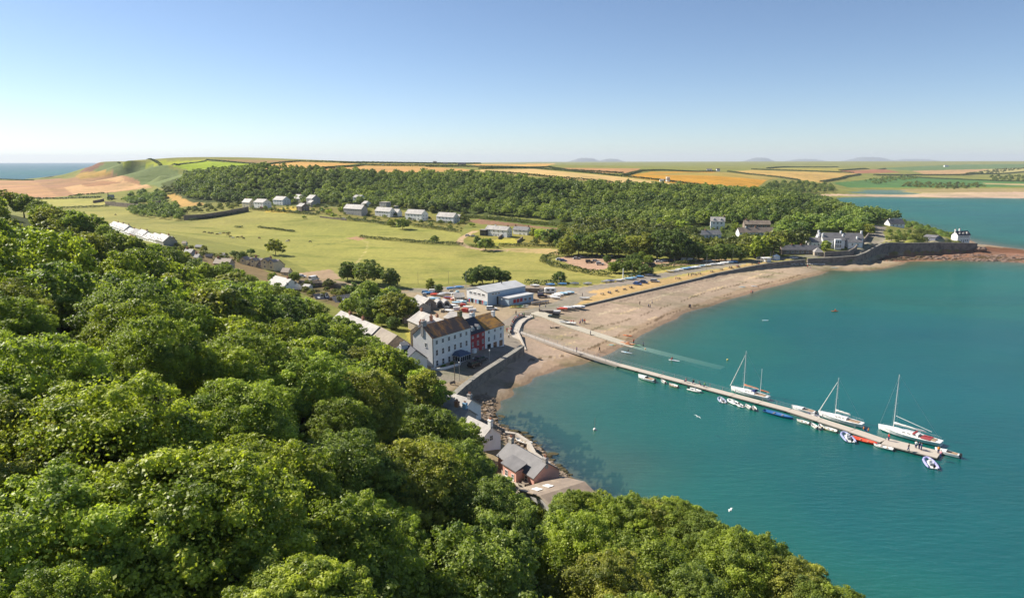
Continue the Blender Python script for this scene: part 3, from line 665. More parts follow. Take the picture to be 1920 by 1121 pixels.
TINTS = {'ash': ((1.34, 1.26, .75), 'yellow-green'), 'sycamore': ((.92, .95, .95), 'mid-green'), 'dark': ((.58, .66, .75), 'dark green'), 'olive': ((1.2, 1.02, .9), 'olive-green'), 'pale': ((1.5, 1.5, 1.15), 'pale green'), 'elm': ((1.12, 1.12, .8), 'bright green')}
# --- the wood on the near hill
hf = hillfoot
def inhill(x, y): return bool(inpoly(np.array([x]), np.array([y]), hf)[0])
CANW = np.array([[*W(x, y, z).xy, z] for x, y, z in CAN])
pts = []
def near_ok(x, y, s): return all((x-a)**2+(y-b_)**2 > (s*.5+c*.5)**2 for a, b_, c in pts)
cand = []
for _ in range(26000):
    rad = 20*math.exp(rnd.random()*2.95); th = R(rnd.uniform(-66, 44)); x, y = rad*math.sin(th), rad*math.cos(th)
    if not inhill(x, y): continue
    if rad > 385: continue
    cand.append((x, y, rad))
SILX_, SILY_ = zip((0,350),(60,366),(110,386),(160,403),(200,422),(240,440),(285,452),(330,462),(400,489),(450,509),(500,524),(570,556),(620,576),(650,598),(700,628),(750,653),(790,688),(828,722),(850,800),(1060,925),(1110,916),(1165,943),(1185,930),(1240,924),(1300,950),(1350,985),(1450,1025),(1520,1080),(1580,1128))
NEARP = [(330,812,43,1.5,'dome','ash'),(70,900,42,1.35,'dome','pale'),(640,800,34,1.25,'round','sycamore'),(770,835,30,1.2,'dome','olive'),(900,900,26.5,1.15,'dome','sycamore'),(180,700,45.5,1.35,'dome','ash'),(430,690,40,1.2,'dome','elm'),
 (560,645,36,1.2,'dome','pale'),(690,700,31,1.15,'round','olive'),(540,1072,36.5,1.0,'spray','ash'),(90,1082,40,.6,'round','elm'),(1240,932,14.5,1.0,'dome','olive'),(1085,925,14.5,.95,'dome','sycamore'),(1400,1018,15,1.05,'dome','elm'),(1215,1012,17,1.25,'dome','elm'),(1300,1060,17,1.1,'round','sycamore'),(1130,1060,20,1.1,'dome','olive'),
 (876,792,12,.68,'round','elm'),(940,918,11,.45,'round','sycamore'),(560,560,19,.9,'dome','elm'),(640,596,18,.9,'dome','sycamore'),(795,700,16,.9,'round','olive')]
for xr in list(range(14, 832, 25))+list(range(1080, 1560, 34)):
    if 845 < xr < 1060: continue
    zt_r = float(np.interp(xr, [0,100,220,330,450,570,660,760,830,1100,1560], [50,45,37,29,23,19,17.5,16,14.5,14.5,14]))
    NEARP.append((xr+rnd.uniform(-6, 6), float(np.interp(xr, SILX_, SILY_))+rnd.uniform(1, 7), zt_r, rnd.uniform(.6, .85) if xr > 400 else rnd.uniform(.75, 1.0), rnd.choice(['round', 'dome']), rnd.choice(['ash', 'elm', 'sycamore', 'olive', 'pale', 'elm'])))
TOPS = [(*W(a, b_, z).xy, s_, kd, tn, z) for a, b_, z, s_, kd, tn in NEARP]
for t_ in TOPS: pts.append((t_[0], t_[1], 7.6*t_[2]))
NEARW = list(TOPS)
for x, y, rad in cand:
    if len(NEARW) > 290: break
    sp = 6.6 if rad < 160 else 9.0
    sc = rnd.uniform(.8, 1.5)
    if near_ok(x, y, sp*sc):
        zone = math.sin(x*.045+1.3)+math.sin(y*.05-x*.02)
        tn = rnd.choices(['ash', 'elm', 'sycamore', 'olive', 'dark', 'pale'], [3+2*max(0, -x/40)+zone, 3, 3.2, 2.0, 1.2, 1.3])[0]
        kd = 'spray' if tn == 'olive' and rnd.random() < .6 else rnd.choice(['round', 'dome', 'dome', 'round'])
        pts.append((x, y, sp*sc)); NEARW.append((x, y, sc*(1.0 if rad < 200 else 1.25), kd, tn))
SIL = [(-400,300),(0,350),(60,366),(110,386),(160,403),(200,422),(240,440),(285,452),(330,462),(400,489),(450,509),(500,524),(570,556),(620,576),(650,598),(700,628),(750,653),(790,688),(828,722),(843,752),(850,772),(870,786),(925,812),(942,850),(955,885),(958,928),(1000,936),(1022,944),(1060,925),(1110,916),(1165,943),(1185,930),(1240,924),(1300,950),(1350,985),(1450,1025),(1520,1080),(1580,1128),(1900,1200)]
SILX = [p[0] for p in SIL]; SILY = [p[1] for p in SIL]
def proj(x, y, z):
    dz = z-CAMH; f_ = y*CP-dz*SP; u_ = y*SP+dz*CP
    if f_ < 1: return -9999, 99999
    return 960+F*x/f_, 560.5-F*u_/f_
PLACE = {'round': 'round-crowned', 'dome': 'broad domed', 'spray': 'feathery'}
for x, y, sc, kd, tn, *zt_ in NEARW:
    rad = math.hypot(x, y)
    g = H(x, y); top = g+TREEH
    if rad < 22: continue
    base_h = {'round': 10.6, 'dome': 10.6, 'spray': 8.6}[kd]
    s_ = sc*.95
    lod = 0 if rad < 125 else 1
    z = top - base_h*s_ + rnd.uniform(-.8, 1.0)
    z = min(z, g+.3)
    if any(math.hypot(x+math.cos(SUN_PHI)*u-2.5, y-math.sin(SUN_PHI)*u-119) < 5.5 for u in np.linspace(0, max(0, (z+base_h*s_-6.5)/math.tan(SUN_EL)), 8)): continue
    if zt_: z = zt_[0]-base_h*s_
    sx, sy = proj(x, y, z+base_h*s_); lim = float(np.interp(sx, SILX, SILY)); 
    if 0 < sx < 1700 and not zt_:
        edge = min(float(np.interp(sx+e, SILX, SILY)) for e in (0,)); worst = max(float(np.interp(sx+e*F*5*s_/max(rad, 30), SILX, SILY)) for e in (-.6, 0, .6))
        if sy < worst-2:
            dz = (worst-sy)*rad/F; z -= dz
            if dz > 6.5: continue
    where = 'at the hill foot' if g < 9 else ('on the near brow' if g > 32 else 'on the near slope')
    side = 'beside the water' if x > 6 else ('above the hotel' if x > -45 and y > 110 else ('above the village street' if y > 160 else 'below the drone'))
    side = side.replace('below the drone', 'in the nearest wood')
    tree('broadleaf_tree', f'{TINTS[tn][1]} {PLACE[kd]} tree {where} {side}', (x, y, z), s_, kd, lod, TINTS[tn][0], 'trees of the wood on the near hill')
print('near wood', len(TREES))
# --- single trees and copses of the valley: (px, py of the foot, height m, kind, tint, label)
VT = [
 (652,527,9,'round','dark','dark green tree left of the big round tree by the field edge'),
 (690,532,11.5,'dome','sycamore','biggest round tree at the near edge of the pasture'),
 (733,538,9,'round','dark','dark tree right of the big round tree by the pasture'),
 (692,562,7.5,'dome','elm','low rounded tree behind the dark slate barn roofs'),
 (660,590,6.5,'dome','elm','bushy green tree right of the slate barn'),
 (690,598,8,'round','sycamore','green garden tree between slate barn and hotel garden'),
 (715,600,8,'round','ash','yellow-green garden tree left of the boat yard'),
 (745,602,11,'dome','olive','large olive-green tree overhanging the boat yard wall'),
 (768,598,8.5,'round','dark','dark tree at the edge of the boat yard'),
 (716,611,4.5,'round','elm','small round tree behind the long grey roof'),
 (737,617,5,'round','dark','dark bushy tree beside the hotel lawn'),
 (718,560,4.5,'bush','ash','small yellow-green tree near the blue parasol'),
 (807,545,6.5,'pine','olive','thin feathery pine standing by the lane'),
 (823,548,4.2,'round','dark','round dark bush beside the boat park lane'),
 (885,535,8,'round','dark','dark tree at the left of the clump behind the white club building'),
 (905,533,9,'dome','dark','dark tree in the middle of the clump behind the white club building'),
 (925,531,9,'dome','dark','broad dark tree of the clump behind the white club building'),
 (945,532,7.5,'round','dark','dark tree at the right end of the clump behind the white club building'),
 (1050,530,5.5,'dome','dark','wind-bent dark tree leaning over the dinghy park'),
 (517,478,9.5,'dome','olive','olive spreading tree above the stone villa'),
 (512,530,4.5,'round','elm','small tree in front of the stone villa'),
 (552,530,5.5,'round','elm','bright green tree beside the gravel yard'),
 (456,490,5,'round','dark','round dark tree among the village gardens'),
 (470,478,3.5,'bush','dark','dark shrub tree behind the village gardens'),
 (440,482,3.6,'bush','dark','first dark shrub by the garden wall'),
 (910,470,9,'dome','sycamore','lone leaning tree on the pasture below the track'),
 (755,430,9.5,'dome','sycamore','large tree below the semi-detached houses at the field hedge'),
 (735,425,6.5,'round','olive','olive tree left of the large tree at the field hedge'),
 (815,455,5.5,'dome','sycamore','wind-swept flat-topped tree on the field hedge'),
 (868,418,9,'pine','olive','pine beside the last white house'),
 (895,458,6,'round','dark','round tree beside the bend of the track'),
 (885,425,3.5,'bush','elm','bush below the pine'),
 (700,372,8,'round','elm','tree beside the tall white house'),
 (617,402,5,'bush','ash','light green shrub by the grey cottage'),
 (640,398,6,'round','ash','yellow-green tree left of the long terrace'),
 (647,391,6,'round','ash','second yellow-green tree left of the long terrace'),
 (605,398,4,'bush','dark','dark shrub by the grey cottage'),
 (627,408,4,'bush','elm','shrub below the grey cottage'),
 (570,410,3,'bush','elm','shrub at the foot of the stone cottage'),
 (530,365,6,'round','elm','light tree behind the white cottages'),
 (505,385,4.5,'bush','elm','shrub between the white houses'),
 (692,402,5.5,'round','olive','olive tree between the two long terraces'),
 (697,385,4.5,'bush','ash','pale shrub above the terrace'),
 (762,390,5.5,'round','olive','olive tree behind the semi-detached houses'),
 (810,398,6,'round','olive','tree between the right hand white houses'),
 (800,385,5,'round','dark','small dark tree under the wood edge'),
 (1000,445,7,'round','olive','pale olive tree right of the small white cottage'),
 (1012,448,8.5,'dome','pale','pale grey-green tree beside the dark copse'),
 (1030,458,11,'dome','dark','large dark round tree in the paddock'),
 (1048,455,9,'round','dark','dark tree behind the large round one in the paddock'),
 (1042,462,5,'round','sycamore','small tree at the foot of the large dark one'),
 (255,386,7.5,'dome','dark','rounded tree of the copse by the ruined tower'),
 (245,372,7,'round','dark','dark tree at the left end of the farm copse'),
 (150,369,4,'bush','dark','round bush alone on the field edge by the brown field'),
 (207,378,5,'bush','dark','bush beside the little farmhouse'),
 (1065,480,12,'round','olive','olive tree at the left end of the car park wood'),
 (1085,478,14,'dome','dark','tall dark tree behind the first parked cars'),
 (1110,480,15,'dome','sycamore','broad green tree behind the car park'),
 (1137,480,15,'round','sycamore','tall green tree in the middle behind the car park'),
 (1160,482,15,'dome','sycamore','tall green tree behind the caravans'),
 (1185,484,15,'round','olive','olive conifer-like tree behind the car park'),
 (1208,486,18,'pine','olive','tallest olive pine behind the car park'),
 (1232,487,19,'pine','dark','tallest dark pine behind the car park'),
 (1256,488,17,'dome','dark','dark tree right of the tall pines'),
 (1280,489,14,'dome','dark','dark tree above the campers'),
 (1302,489,10.5,'round','dark','dark tree above the small round hedge trees'),
 (1325,490,10,'dome','sycamore','green tree above the dinghy park'),
 (1348,490,10,'round','sycamore','green tree behind the right dinghies'),
 (1372,489,11,'dome','dark','leafy tree beside the feathery one'),
 (1388,487,11,'round','olive','bronze-tinted tree near the slipway hut'),
 (1415,484,14,'pine','ash','feathery larch-like tree beside the shelter'),
 (1432,483,13,'pine','ash','second feathery tree beside the shelter'),
 (1450,481,12,'spray','olive','thin half-bare tree beside the sea road'),
 (1278,443,12,'dome','elm','light green round tree behind the roofs'),
 (1250,437,13,'dome','elm','bright round tree at the edge of the hillside wood'),
 (1318,420,10,'dome','elm','bright tree left of the tall white villa'),
 (1305,445,5,'round','sycamore','tree in front of the white villa'),
 (1378,430,8,'pine','sycamore','upright tree right of the white villa'),
 (1380,432,5,'round','ash','pale small tree beside the brown bungalow'),
 (1462,440,6,'round','dark','dark bush beside the lane bungalows'),
 (1480,450,6,'round','elm','light garden tree above the long stone cottage'),
 (1490,462,4,'bush','ash','golden shrub above the long stone cottage'),
 (1475,468,4,'bush','ash','yellow-green shrub behind the stone cottage'),
 (1548,470,6.5,'round','elm','round tree in front of the big white house'),
 (1628,441,9,'round','olive','round olive tree beside the uphill lane'),
 (1190,500,8,'dome','dark','dark leafy tree in the island of the car park'),
 (1168,512,8.5,'dome','sycamore','broad tree at the road end of the car park'),
 (1190,512,8,'dome','sycamore','second broad tree at the road end of the car park'),
 (1150,512,6.5,'round','elm','left tree of the car park clump by the hedge'),
 (1215,497,6,'round','elm','small round tree right of the car park clump'),
 (1202,490,6,'round','elm','small round tree behind the car park clump'),
 (1138,492,5,'round','dark','small dark tree in the grass island of the car park'),
 (1262,489,5.5,'round','elm','little round tree by the caravans'),
 (1274,488,6,'round','elm','second little round tree by the caravans'),
 (1318,484,5,'round','elm','little round tree behind the campers'),
 (1330,485,5,'round','elm','second little round tree behind the campers'),
 (1210,516,5,'bush','dark','dark bush at the road end of the car park hedge'),
]
for px, py, h, kd, tn, lb in VT:
    p = G(px, py); full = {'round': 10.6, 'dome': 10.6, 'pine': 12, 'bush': 2.4, 'spray': 8.6}[kd]; s_ = h/full
    rad = p.xy.length
    tree('garden_tree' if h < 7 else 'field_tree', lb, p-Vector((0, 0, .15)), s_, kd, 1 if rad < 420 else 2, TINTS[tn][0], None, 'shrub' if kd == 'bush' else 'tree')
# --- woodland masses of the far slope and the peninsula: nobody could count them
stuffp = []
def wood(px, spacing, name, label, hmin=7, hmax=10, seed=1, avoid=None, skip=.0):
    poly = gpoly(px); xs = [p[0] for p in poly]; ys = [p[1] for p in poly]; rg = random.Random(seed); P_ = []
    cell = {}
    for _ in range(int((max(xs)-min(xs))*(max(ys)-min(ys))/spacing**2*5)):
        x, y = rg.uniform(min(xs), max(xs)), rg.uniform(min(ys), max(ys))
        k = (int(x//spacing), int(y//spacing))
        if any((x-a)**2+(y-b_)**2 < (spacing*.8)**2 for i in (-1, 0, 1) for j in (-1, 0, 1) for a, b_ in cell.get((k[0]+i, k[1]+j), ())): continue
        if not inpoly(np.array([x]), np.array([y]), poly)[0]: continue
        if avoid and any(inpoly(np.array([x]), np.array([y]), a)[0] for a in avoid): continue
        cell.setdefault(k, []).append((x, y)); P_.append((x, y))
    scatter(name, label, P_, hmin, hmax, rg)
    return P_
FARC = [crown('wood_crown', L_far, 3000+k, 4.9, 8.2, 1.6, 40, 26, .62, rc=(.2, .32))[0] for k in range(4)]
def scatter(name, label, P_, hmin, hmax, rg, kind='stuff'):
    """every crown of the mass is a copy of one of four crown meshes, merged into a single object"""
    if not P_: return None
    vs = []; tn = []; 
    base = []
    for me in FARC:
        n = len(me.vertices); a = np.empty(n*3, np.float32); me.vertices.foreach_get('co', a); t_ = np.empty(n, np.float32); me.attributes['tone'].data.foreach_get('value', t_)
        base.append((a.reshape(-1, 3), t_))
    for x, y in P_:
        a, t_ = rg.choice(base); h = rg.uniform(hmin, hmax)/10.4; th = rg.uniform(0, 6.28); c, s_ = math.cos(th)*h, math.sin(th)*h
        q = np.empty_like(a); q[:, 0] = a[:, 0]*c-a[:, 1]*s_+x; q[:, 1] = a[:, 0]*s_+a[:, 1]*c+y; q[:, 2] = a[:, 2]*h*rg.uniform(.85, 1.15)+H(x, y)-.6
        vs.append(q); tn.append(np.clip(t_+rg.gauss(.0, .26)+.28*math.sin(x*.031+1)*math.sin(y*.043), -.4, 1.8))
    V_ = np.concatenate(vs); T_ = np.concatenate(tn); n = len(V_)//4
    me = bpy.data.meshes.new(name); me.vertices.add(len(V_)); me.vertices.foreach_set('co', V_.ravel())
    me.loops.add(n*4); me.loops.foreach_set('vertex_index', np.arange(n*4, dtype=np.int32)); me.polygons.add(n)
    me.polygons.foreach_set('loop_start', np.arange(0, n*4, 4, dtype=np.int32)); me.update(calc_edges=True); me.materials.append(L_far)
    at_ = me.attributes.new('tone', 'FLOAT', 'POINT'); at_.data.foreach_set('value', T_.astype(np.float32))
    o = bpy.data.objects.new(name, me); COL.objects.link(o); tag(o, label, 'woodland', None, kind); return o
CLEAR = [[(1268,430),(1302,428),(1312,452),(1266,452)],[(1316,410),(1358,408),(1368,440),(1314,442)],[(1385,420),(1455,418),(1460,440),(1380,440)],[(1380,432),(1455,430),(1460,448),(1380,450)],[(1300,440),(1362,436),(1365,456),(1300,460)],
         [(1500,440),(1620,440),(1640,475),(1500,475)],[(1455,462),(1540,462),(1540,480),(1450,482)],[(1618,470),(1634,440),(1630,420),(1660,420),(1650,470)],[(1655,415),(1700,412),(1720,440),(1655,440)],[(1495,380),(1525,380),(1525,402),(1495,402)]]
CLEAR = [gpoly(c) for c in CLEAR]
wp = wood([(330,350),(352,330),(420,322),(480,319),(600,322),(700,327),(900,334),(1100,350),(1300,357),(1450,364),(1540,376),(1585,390),(1600,405),(1520,430),(1440,432),(1370,418),(1250,432),(1190,428),(1130,428),(1090,421),(1000,409),(880,400),(700,387),(600,383),(480,382),(390,376),(350,372)], 7.9, 'far_woodland', 'continuous dark green woodland covering the long slope under the golden fields', 5.5, 11, 5, CLEAR)
print('far wood', len(wp))
wood([(1070,462),(1075,432),(1130,430),(1250,436),(1290,455),(1340,464),(1380,463),(1455,463),(1490,452),(1500,462),(1440,470),(1435,478),(1330,482),(1200,478),(1100,472)], 8.5, 'parkland_woodland', 'leafy woodland between the car park and the hillside', 8, 12, 6, CLEAR)
wood([(1470,430),(1530,425),(1600,405),(1640,404),(1690,414),(1680,420),(1650,416),(1630,420),(1625,436),(1600,440),(1500,440),(1480,455),(1460,445)], 8.5, 'headland_woodland', 'round bushy trees over the neck of the headland', 8, 11.5, 8, CLEAR)
wood([(1690,414),(1740,428),(1790,442),(1800,447),(1790,450),(1740,436),(1700,428),(1690,420)], 6, 'headland_scrub', 'low green scrub along the far edge of the headland', 2.5, 4.5, 9)
wood([(1655,452),(1690,452),(1740,452),(1752,444),(1742,437),(1725,436),(1712,445),(1670,446)], 5, 'headland_thicket', 'green thicket growing behind the high headland wall', 3, 4.5, 10)
wood([(470,388),(600,388),(650,398),(760,406),(880,414),(866,434),(760,421),(650,413),(600,403),(480,395)], 10, 'garden_shrubs', 'mixed shrubs filling the gardens of the upper houses', 1.6, 4.6, 21)
wood([(600,380),(700,386),(760,392),(880,402),(880,406),(760,397),(640,392)], 9, 'wood_edge_shrubs', 'shrubs along the lower edge of the long wood', 3, 6, 22)
wood([(325,462),(440,480),(476,486),(470,496),(400,494),(335,474)], 9, 'village_garden_shrubs', 'shrubs and small trees in the village garden plots', 1.5, 4.2, 23)
wood([(1455,440),(1520,436),(1515,462),(1460,466)], 7, 'cottage_garden_shrubs', 'shrubs round the gardens above the long stone cottage', 2, 5, 24)
wood([(1370,448),(1455,448),(1455,462),(1370,462)], 7, 'bungalow_garden_shrubs', 'low shrubs below the white bungalows', 1.8, 3.6, 25)
wood([(1010,438),(1060,438),(1062,462),(1000,460)], 9, 'paddock_copse', 'copse at the right of the paddock', 4, 8, 26)
wood([(640,560),(700,552),(770,565),(775,600),(740,606),(690,600)], 8, 'yard_trees', 'leafy trees between the slate barns and the boat yard', 4, 8, 27)
wood([(1665,432),(1720,437),(1752,447),(1700,451),(1662,447)], 7, 'headland_lawn_shrubs', 'low shrubs dotted over the headland lawn', 1.5, 3.6, 28)
wood([(1305,446),(1318,428),(1372,428),(1380,446),(1455,446),(1455,452),(1305,456)], 6.5, 'hillside_garden_shrubs', 'low shrubs round the villa and the bungalows', 1.6, 3.4, 29)
wood([(1312,418),(1318,400),(1370,398),(1455,412),(1455,421),(1380,418)], 7, 'villa_backdrop_trees', 'trees close behind the white villa and brown bungalow', 5, 8, 30)
wood([(600,535),(655,545),(700,590),(650,582),(585,556),(560,548)], 7, 'barn_shrubs', 'trees and shrubs round the slate barns', 2.5, 5, 31)
wood([(245,384),(300,386),(312,374),(300,364),(250,366),(228,374)], 9, 'farm_copse', 'dark copse beside the ruined tower', 6, 9, 11)
wood([(242,394),(330,386),(335,400),(345,410),(340,414),(310,412),(250,404)], 9, 'garden_copse', 'dark copse at the corner of the walled garden', 6, 8.5, 12)
wood([(340,404),(440,392),(462,388),(440,384),(380,386),(340,398)], 10, 'walled_garden_trees', 'green overgrowth inside the walled garden', 3.5, 6, 13)
wood([(1430,357),(1455,346),(1500,343),(1560,352),(1562,361),(1500,364),(1450,362)], 13, 'shore_copse', 'dark copse by the tidal lagoon', 7, 10, 14)
wood([(1620,340),(1700,331),(1720,336),(1640,346)], 22, 'dune_scrub', 'dark scrub behind the far beach', 5, 9, 15)
wood([(1690,351),(1700,343),(1830,346),(1850,352),(1790,356)], 18, 'marsh_scrub', 'dark scrub belt on the far shore', 5, 8, 16)
wood([(1850,340),(1860,332),(1960,330),(1960,342)], 26, 'distant_copse', 'distant dark copse at the far right', 7, 11, 17)
wood([(1800,330),(1870,318),(1930,316),(1870,325)], 30, 'distant_hedge_trees', 'line of distant trees across the far fields', 6, 10, 18)
wood([(305,356),(345,352),(350,362),(310,366)], 9, 'hillside_copse', 'small copse above the golden paddock', 6, 8, 19)
# --- hedges
def hedge(px, h, wd, label, name='hedge', tint=(1, 1, 1), dens=1.0, pts=None):
    P_ = pts or [G(*p) for p in px]; rg = np.random.default_rng(len(label)*7+int(px[0][0] if px else 1)); pos = []; tn = []
    far = P_[0].xy.length; leaf = .16 if far < 300 else (.4 if far < 900 else .9); dens *= 34 if far < 300 else (9 if far < 900 else 2.2)
    for a, b_ in zip(P_[:-1], P_[1:]):
        L = (b_-a).xy.length; n = int(L*wd*dens)+4; u = rg.random(n); d = (b_-a).normalized(); nn = np.array([-d.y, d.x])
        an = rg.uniform(-.15*math.pi, 1.15*math.pi, n); rr_ = rg.uniform(.7, 1.0, n)
        lum = 1+.22*np.sin(u*L/2.3)+.14*np.sin(u*L/.9+1)
        x = a.x+(b_.x-a.x)*u+nn[0]*np.cos(an)*wd*.5*rr_*lum; y = a.y+(b_.y-a.y)*u+nn[1]*np.cos(an)*wd*.5*rr_*lum
        z = hgt(x, y)+np.maximum(0, h*.45+np.sin(an)*h*.55*rr_*lum)
        pos.append(np.stack([x, y, z], 1)); tn.append(np.clip(.45+.25*np.sin(u*L/5.0+2)+rg.normal(0, .2, n), 0, 1))
    pos = np.concatenate(pos); tn = np.concatenate(tn); o0 = P_[0]; pos -= np.array([o0.x, o0.y, o0.z]); n = len(pos)
    nr_ = rg.normal(size=(n, 3))+np.array([0, 0, .6]); la = leaf*rg.uniform(.6, 1.3, n)
    me = cards(pos, nr_, la, la*.6, tn, name, L_hedge, rg)
    o = link(name, me, None, o0, None, tint); tag(o, label, 'hedge'); return o
DK = (.7, .8, .9); OL = (1.2, 1.1, .9)
for px, h, wd, lb, tn_ in [
 ([(65,373.5),(120,373),(190,371)],2,3,'dark hedge between the brown field and the small green field',DK),
 ([(88,393.5),(140,391),(205,388)],2.5,3.5,'dark hedge along the near side of the small green field',DK),
 ([(130,369),(150,366),(195,363)],1.6,2.5,'thin hedge curving above the small green field',OL),
 ([(0,337),(62,338.5)],2,5,'hedge on the cliff top beside the left sea view',DK),
 ([(470,394),(520,397),(595,404)],2.4,3.5,'thick hedge below the first white cottages',DK),
 ([(650,413),(700,418),(740,424)],2.4,3.5,'thick hedge below the two long terraces',DK),
 ([(775,425),(820,430),(858,436)],2.6,3.5,'thick hedge below the last white house',OL),
 ([(675,446),(730,451),(760,453)],2.0,3,'field hedge in the middle of the pasture, left half',OL),
 ([(760,454),(800,457),(868,460)],2.2,3,'field hedge in the middle of the pasture, right half',DK),
 ([(485,427),(520,431),(552,435)],1.4,3,'low rushy strip across the pasture',OL),
 ([(440,427),(455,427)],1.4,3,'short rushy tuft strip on the pasture',OL),
 ([(1075,479),(1045,480),(1022,485),(1016,491),(1035,499),(1070,507)],2.8,3.2,'hedge curling round the end of the car park',OL),
 ([(1070,507),(1110,515),(1145,519)],2.8,3.4,'hedge along the field side of the car park',OL),
 ([(985,532),(1010,534),(1060,533)],2.2,2.6,'dark hedge behind the parked dinghies beside the club',DK),
 ([(1232,505),(1270,498),(1310,492)],2.4,2.6,'hedge between the caravans and the dinghies',OL),
 ([(1175,522),(1210,516),(1222,512)],2,2.6,'short dark hedge at the car park corner',DK),
 ([(1285,484),(1308,483)],2,2,'clipped hedge behind the campers',(1.2,1.3,.8)),
 ([(1312,485),(1370,483)],2,2,'long clipped hedge behind the right hand dinghies',(1.2,1.3,.8)),
 ([(1090,469),(1115,468)],2.4,1.6,'dark clipped hedge at the car park entrance',DK),
 ([(935,462),(990,462),(1050,465)],2.2,3,'hedge along the paddock track',OL),
 ([(880,463),(935,466)],1.6,2.5,'hedge inside the bend of the track',OL),
 ([(860,406),(960,414),(1080,426)],2.2,9,'rough green scrub strip under the wood',(1.25,1.2,.8)),
 ([(800,418),(845,420)],2,1.6,'clipped hedge in front of the last white house',(.9,1.1,.7)),
 ([(470,311),(510,308),(560,303.5),(620,304.5),(672,306.5)],2.5,6,'hedge round the first wheat field on the ridge',DK),
 ([(580,319),(630,315),(680,310.5),(740,311.5),(870,312.6)],2.5,6,'hedge between the first and second wheat fields on the ridge',DK),
 ([(800,313.5),(900,313.6),(1030,314)],2.5,6,'long hedge on the ridge behind the wheat',DK),
 ([(900,317.5),(1000,316.5),(1060,321),(1150,330)],2.5,5,'hedge above the pale wheat strip',DK),
 ([(1150,330),(1230,338),(1320,349)],2.5,5,'hedge descending to the right of the pale wheat strip',DK),
 ([(910,323.5),(1040,334),(1150,344)],2.5,4,'hedge between wheat strip and woodland',DK),
 ([(1030,314),(1060,320),(1170,326)],3,7,'hedge below the orange-brown ridge field',DK),
 ([(1170,330),(1200,321.5),(1345,321.5)],3,7,'hedge along the top of the golden field',DK),
 ([(1365,322.5),(1400,327),(1460,333),(1500,339)],3.5,8,'hedge between the golden field and the tan field',DK),
 ([(1410,318.5),(1500,321),(1600,324.5)],3.5,9,'hedge above the tan field',DK),
 ([(1540,342),(1580,335),(1612,328)],4,10,'dark hedge climbing at the right of the tan field',DK),
 ([(1440,316.5),(1480,313.8),(1570,314)],4,12,'distant hedge below the skyline',DK),
 ([(1575,320.5),(1610,318),(1660,317)],4,12,'distant hedge round the red-brown field',DK),
 ([(1640,329),(1800,329),(1920,323)],4,14,'distant hedge across the right hand fields',DK),
 ([(1700,331.5),(1920,341.5)],3,8,'hedge along the dark green field behind the far beach',DK),
 ([(222,305),(300,308.5),(332,310.5),(385,303)],2,5,'hedge along the bright green clifftop field',DK),
 ([(388,300.5),(420,303.5),(480,308)],2,5,'hedge between bright green field and brown hill field',DK),
 ([(640,306.5),(760,307),(900,307.6)],3,10,'thin hedge line on the skyline',DK),
 ([(355,414),(400,409),(465,396)],1.8,2.5,'ivy hedge on top of the walled garden wall',DK),
 ([(440,485),(475,488)],1.8,2,'garden hedge behind the village bungalow',DK),
 ([(375,478),(430,486)],1.8,2,'garden hedge in the village plots',(1,1.1,.8)),
]: hedge(px, h, wd, lb, tint=tn_)
# ---------------------------------------------------------------- buildings
WC = {}
def winmesh(w_, h_, style='sash', frame=None):
    key = (round(w_, 2), round(h_, 2), style)
    if key in WC: return WC[key]
    mb = MB(); f = min(.09, w_*.12); x, z = w_/2, h_/2
    if style == 'door':
        mb.box(-x, -.05, -z, -x+f, .02, z, 0); mb.box(x-f, -.05, -z, x, .02, z, 0); mb.box(-x+f, -.05, z-f, x-f, .02, z, 0); mb.box(-x+f, -.03, -z, x-f, .02, z-f, 2)
    elif style == 'hole':
        mb.box(-x, -.03, -z, x, .02, z, 1)
    else:
        mb.box(-x, -.06, -z, -x+f, .02, z, 0); mb.box(x-f, -.06, -z, x, .02, z, 0); mb.box(-x+f, -.06, z-f, x-f, .02, z, 0); mb.box(-x-.06, -.12, -z-.06, x+.06, .02, -z+f, 0)
        mb.box(-x+f, -.03, -z+f, x-f, .02, z-f, 1)
        if style == 'sash':
            mb.box(-x+f, -.045, -.03, x-f, -.03, .03, 0); mb.box(-.02, -.045, -z+f, .02, -.03, -.03, 0); mb.box(-.02, -.045, .03, .02, -.03, z-f, 0)
        if style == 'wide':
            for k in (-1, 0, 1): mb.box(k*w_/4-.03, -.045, -z+f, k*w_/4+.03, -.03, z-f, 0)
    WC[key] = mb.mesh('door' if style == 'door' else 'window', [M_frame, M_glass, M_dark]); return WC[key]
def opening(parent, face, u, z, w_, h_, W_, D_, style='sash', name=None, label=None):
    """face f/b/l/r of a box W_ x D_ centred on the origin; u along the face seen from outside, z centre"""
    me = winmesh(w_, h_, style)
    loc, rz = {'f': ((u, -D_/2, z), 0), 'b': ((-u, D_/2, z), math.pi), 'l': ((-W_/2, -u, z), -math.pi/2), 'r': ((W_/2, u, z), math.pi/2)}[face]
    o = link(name or ('door' if style == 'door' else 'window'), me, parent, loc, rz)
    if label: o['label'] = label
    return o
def chimney(parent, x, y, z0, z1, w_=.9, d_=.7, m_=None, pots=2, mp=None):
    mb = MB(); mb.box(x-w_/2, y-d_/2, z0, x+w_/2, y+d_/2, z1, 0); mb.box(x-w_/2-.08, y-d_/2-.08, z1-.28, x+w_/2+.08, y+d_/2+.08, z1-.1, 0)
    c = mb.obj('chimney', m_ or M_brick, parent)
    for k in range(pots):
        q = MB(); xx = x+(k-(pots-1)/2)*min(.4, w_/max(pots, 1)); q.tube((xx, y, z1), (xx, y, z1+.5), .13, .1, 8); q.obj('chimney_pot', mp or M_pot, c)
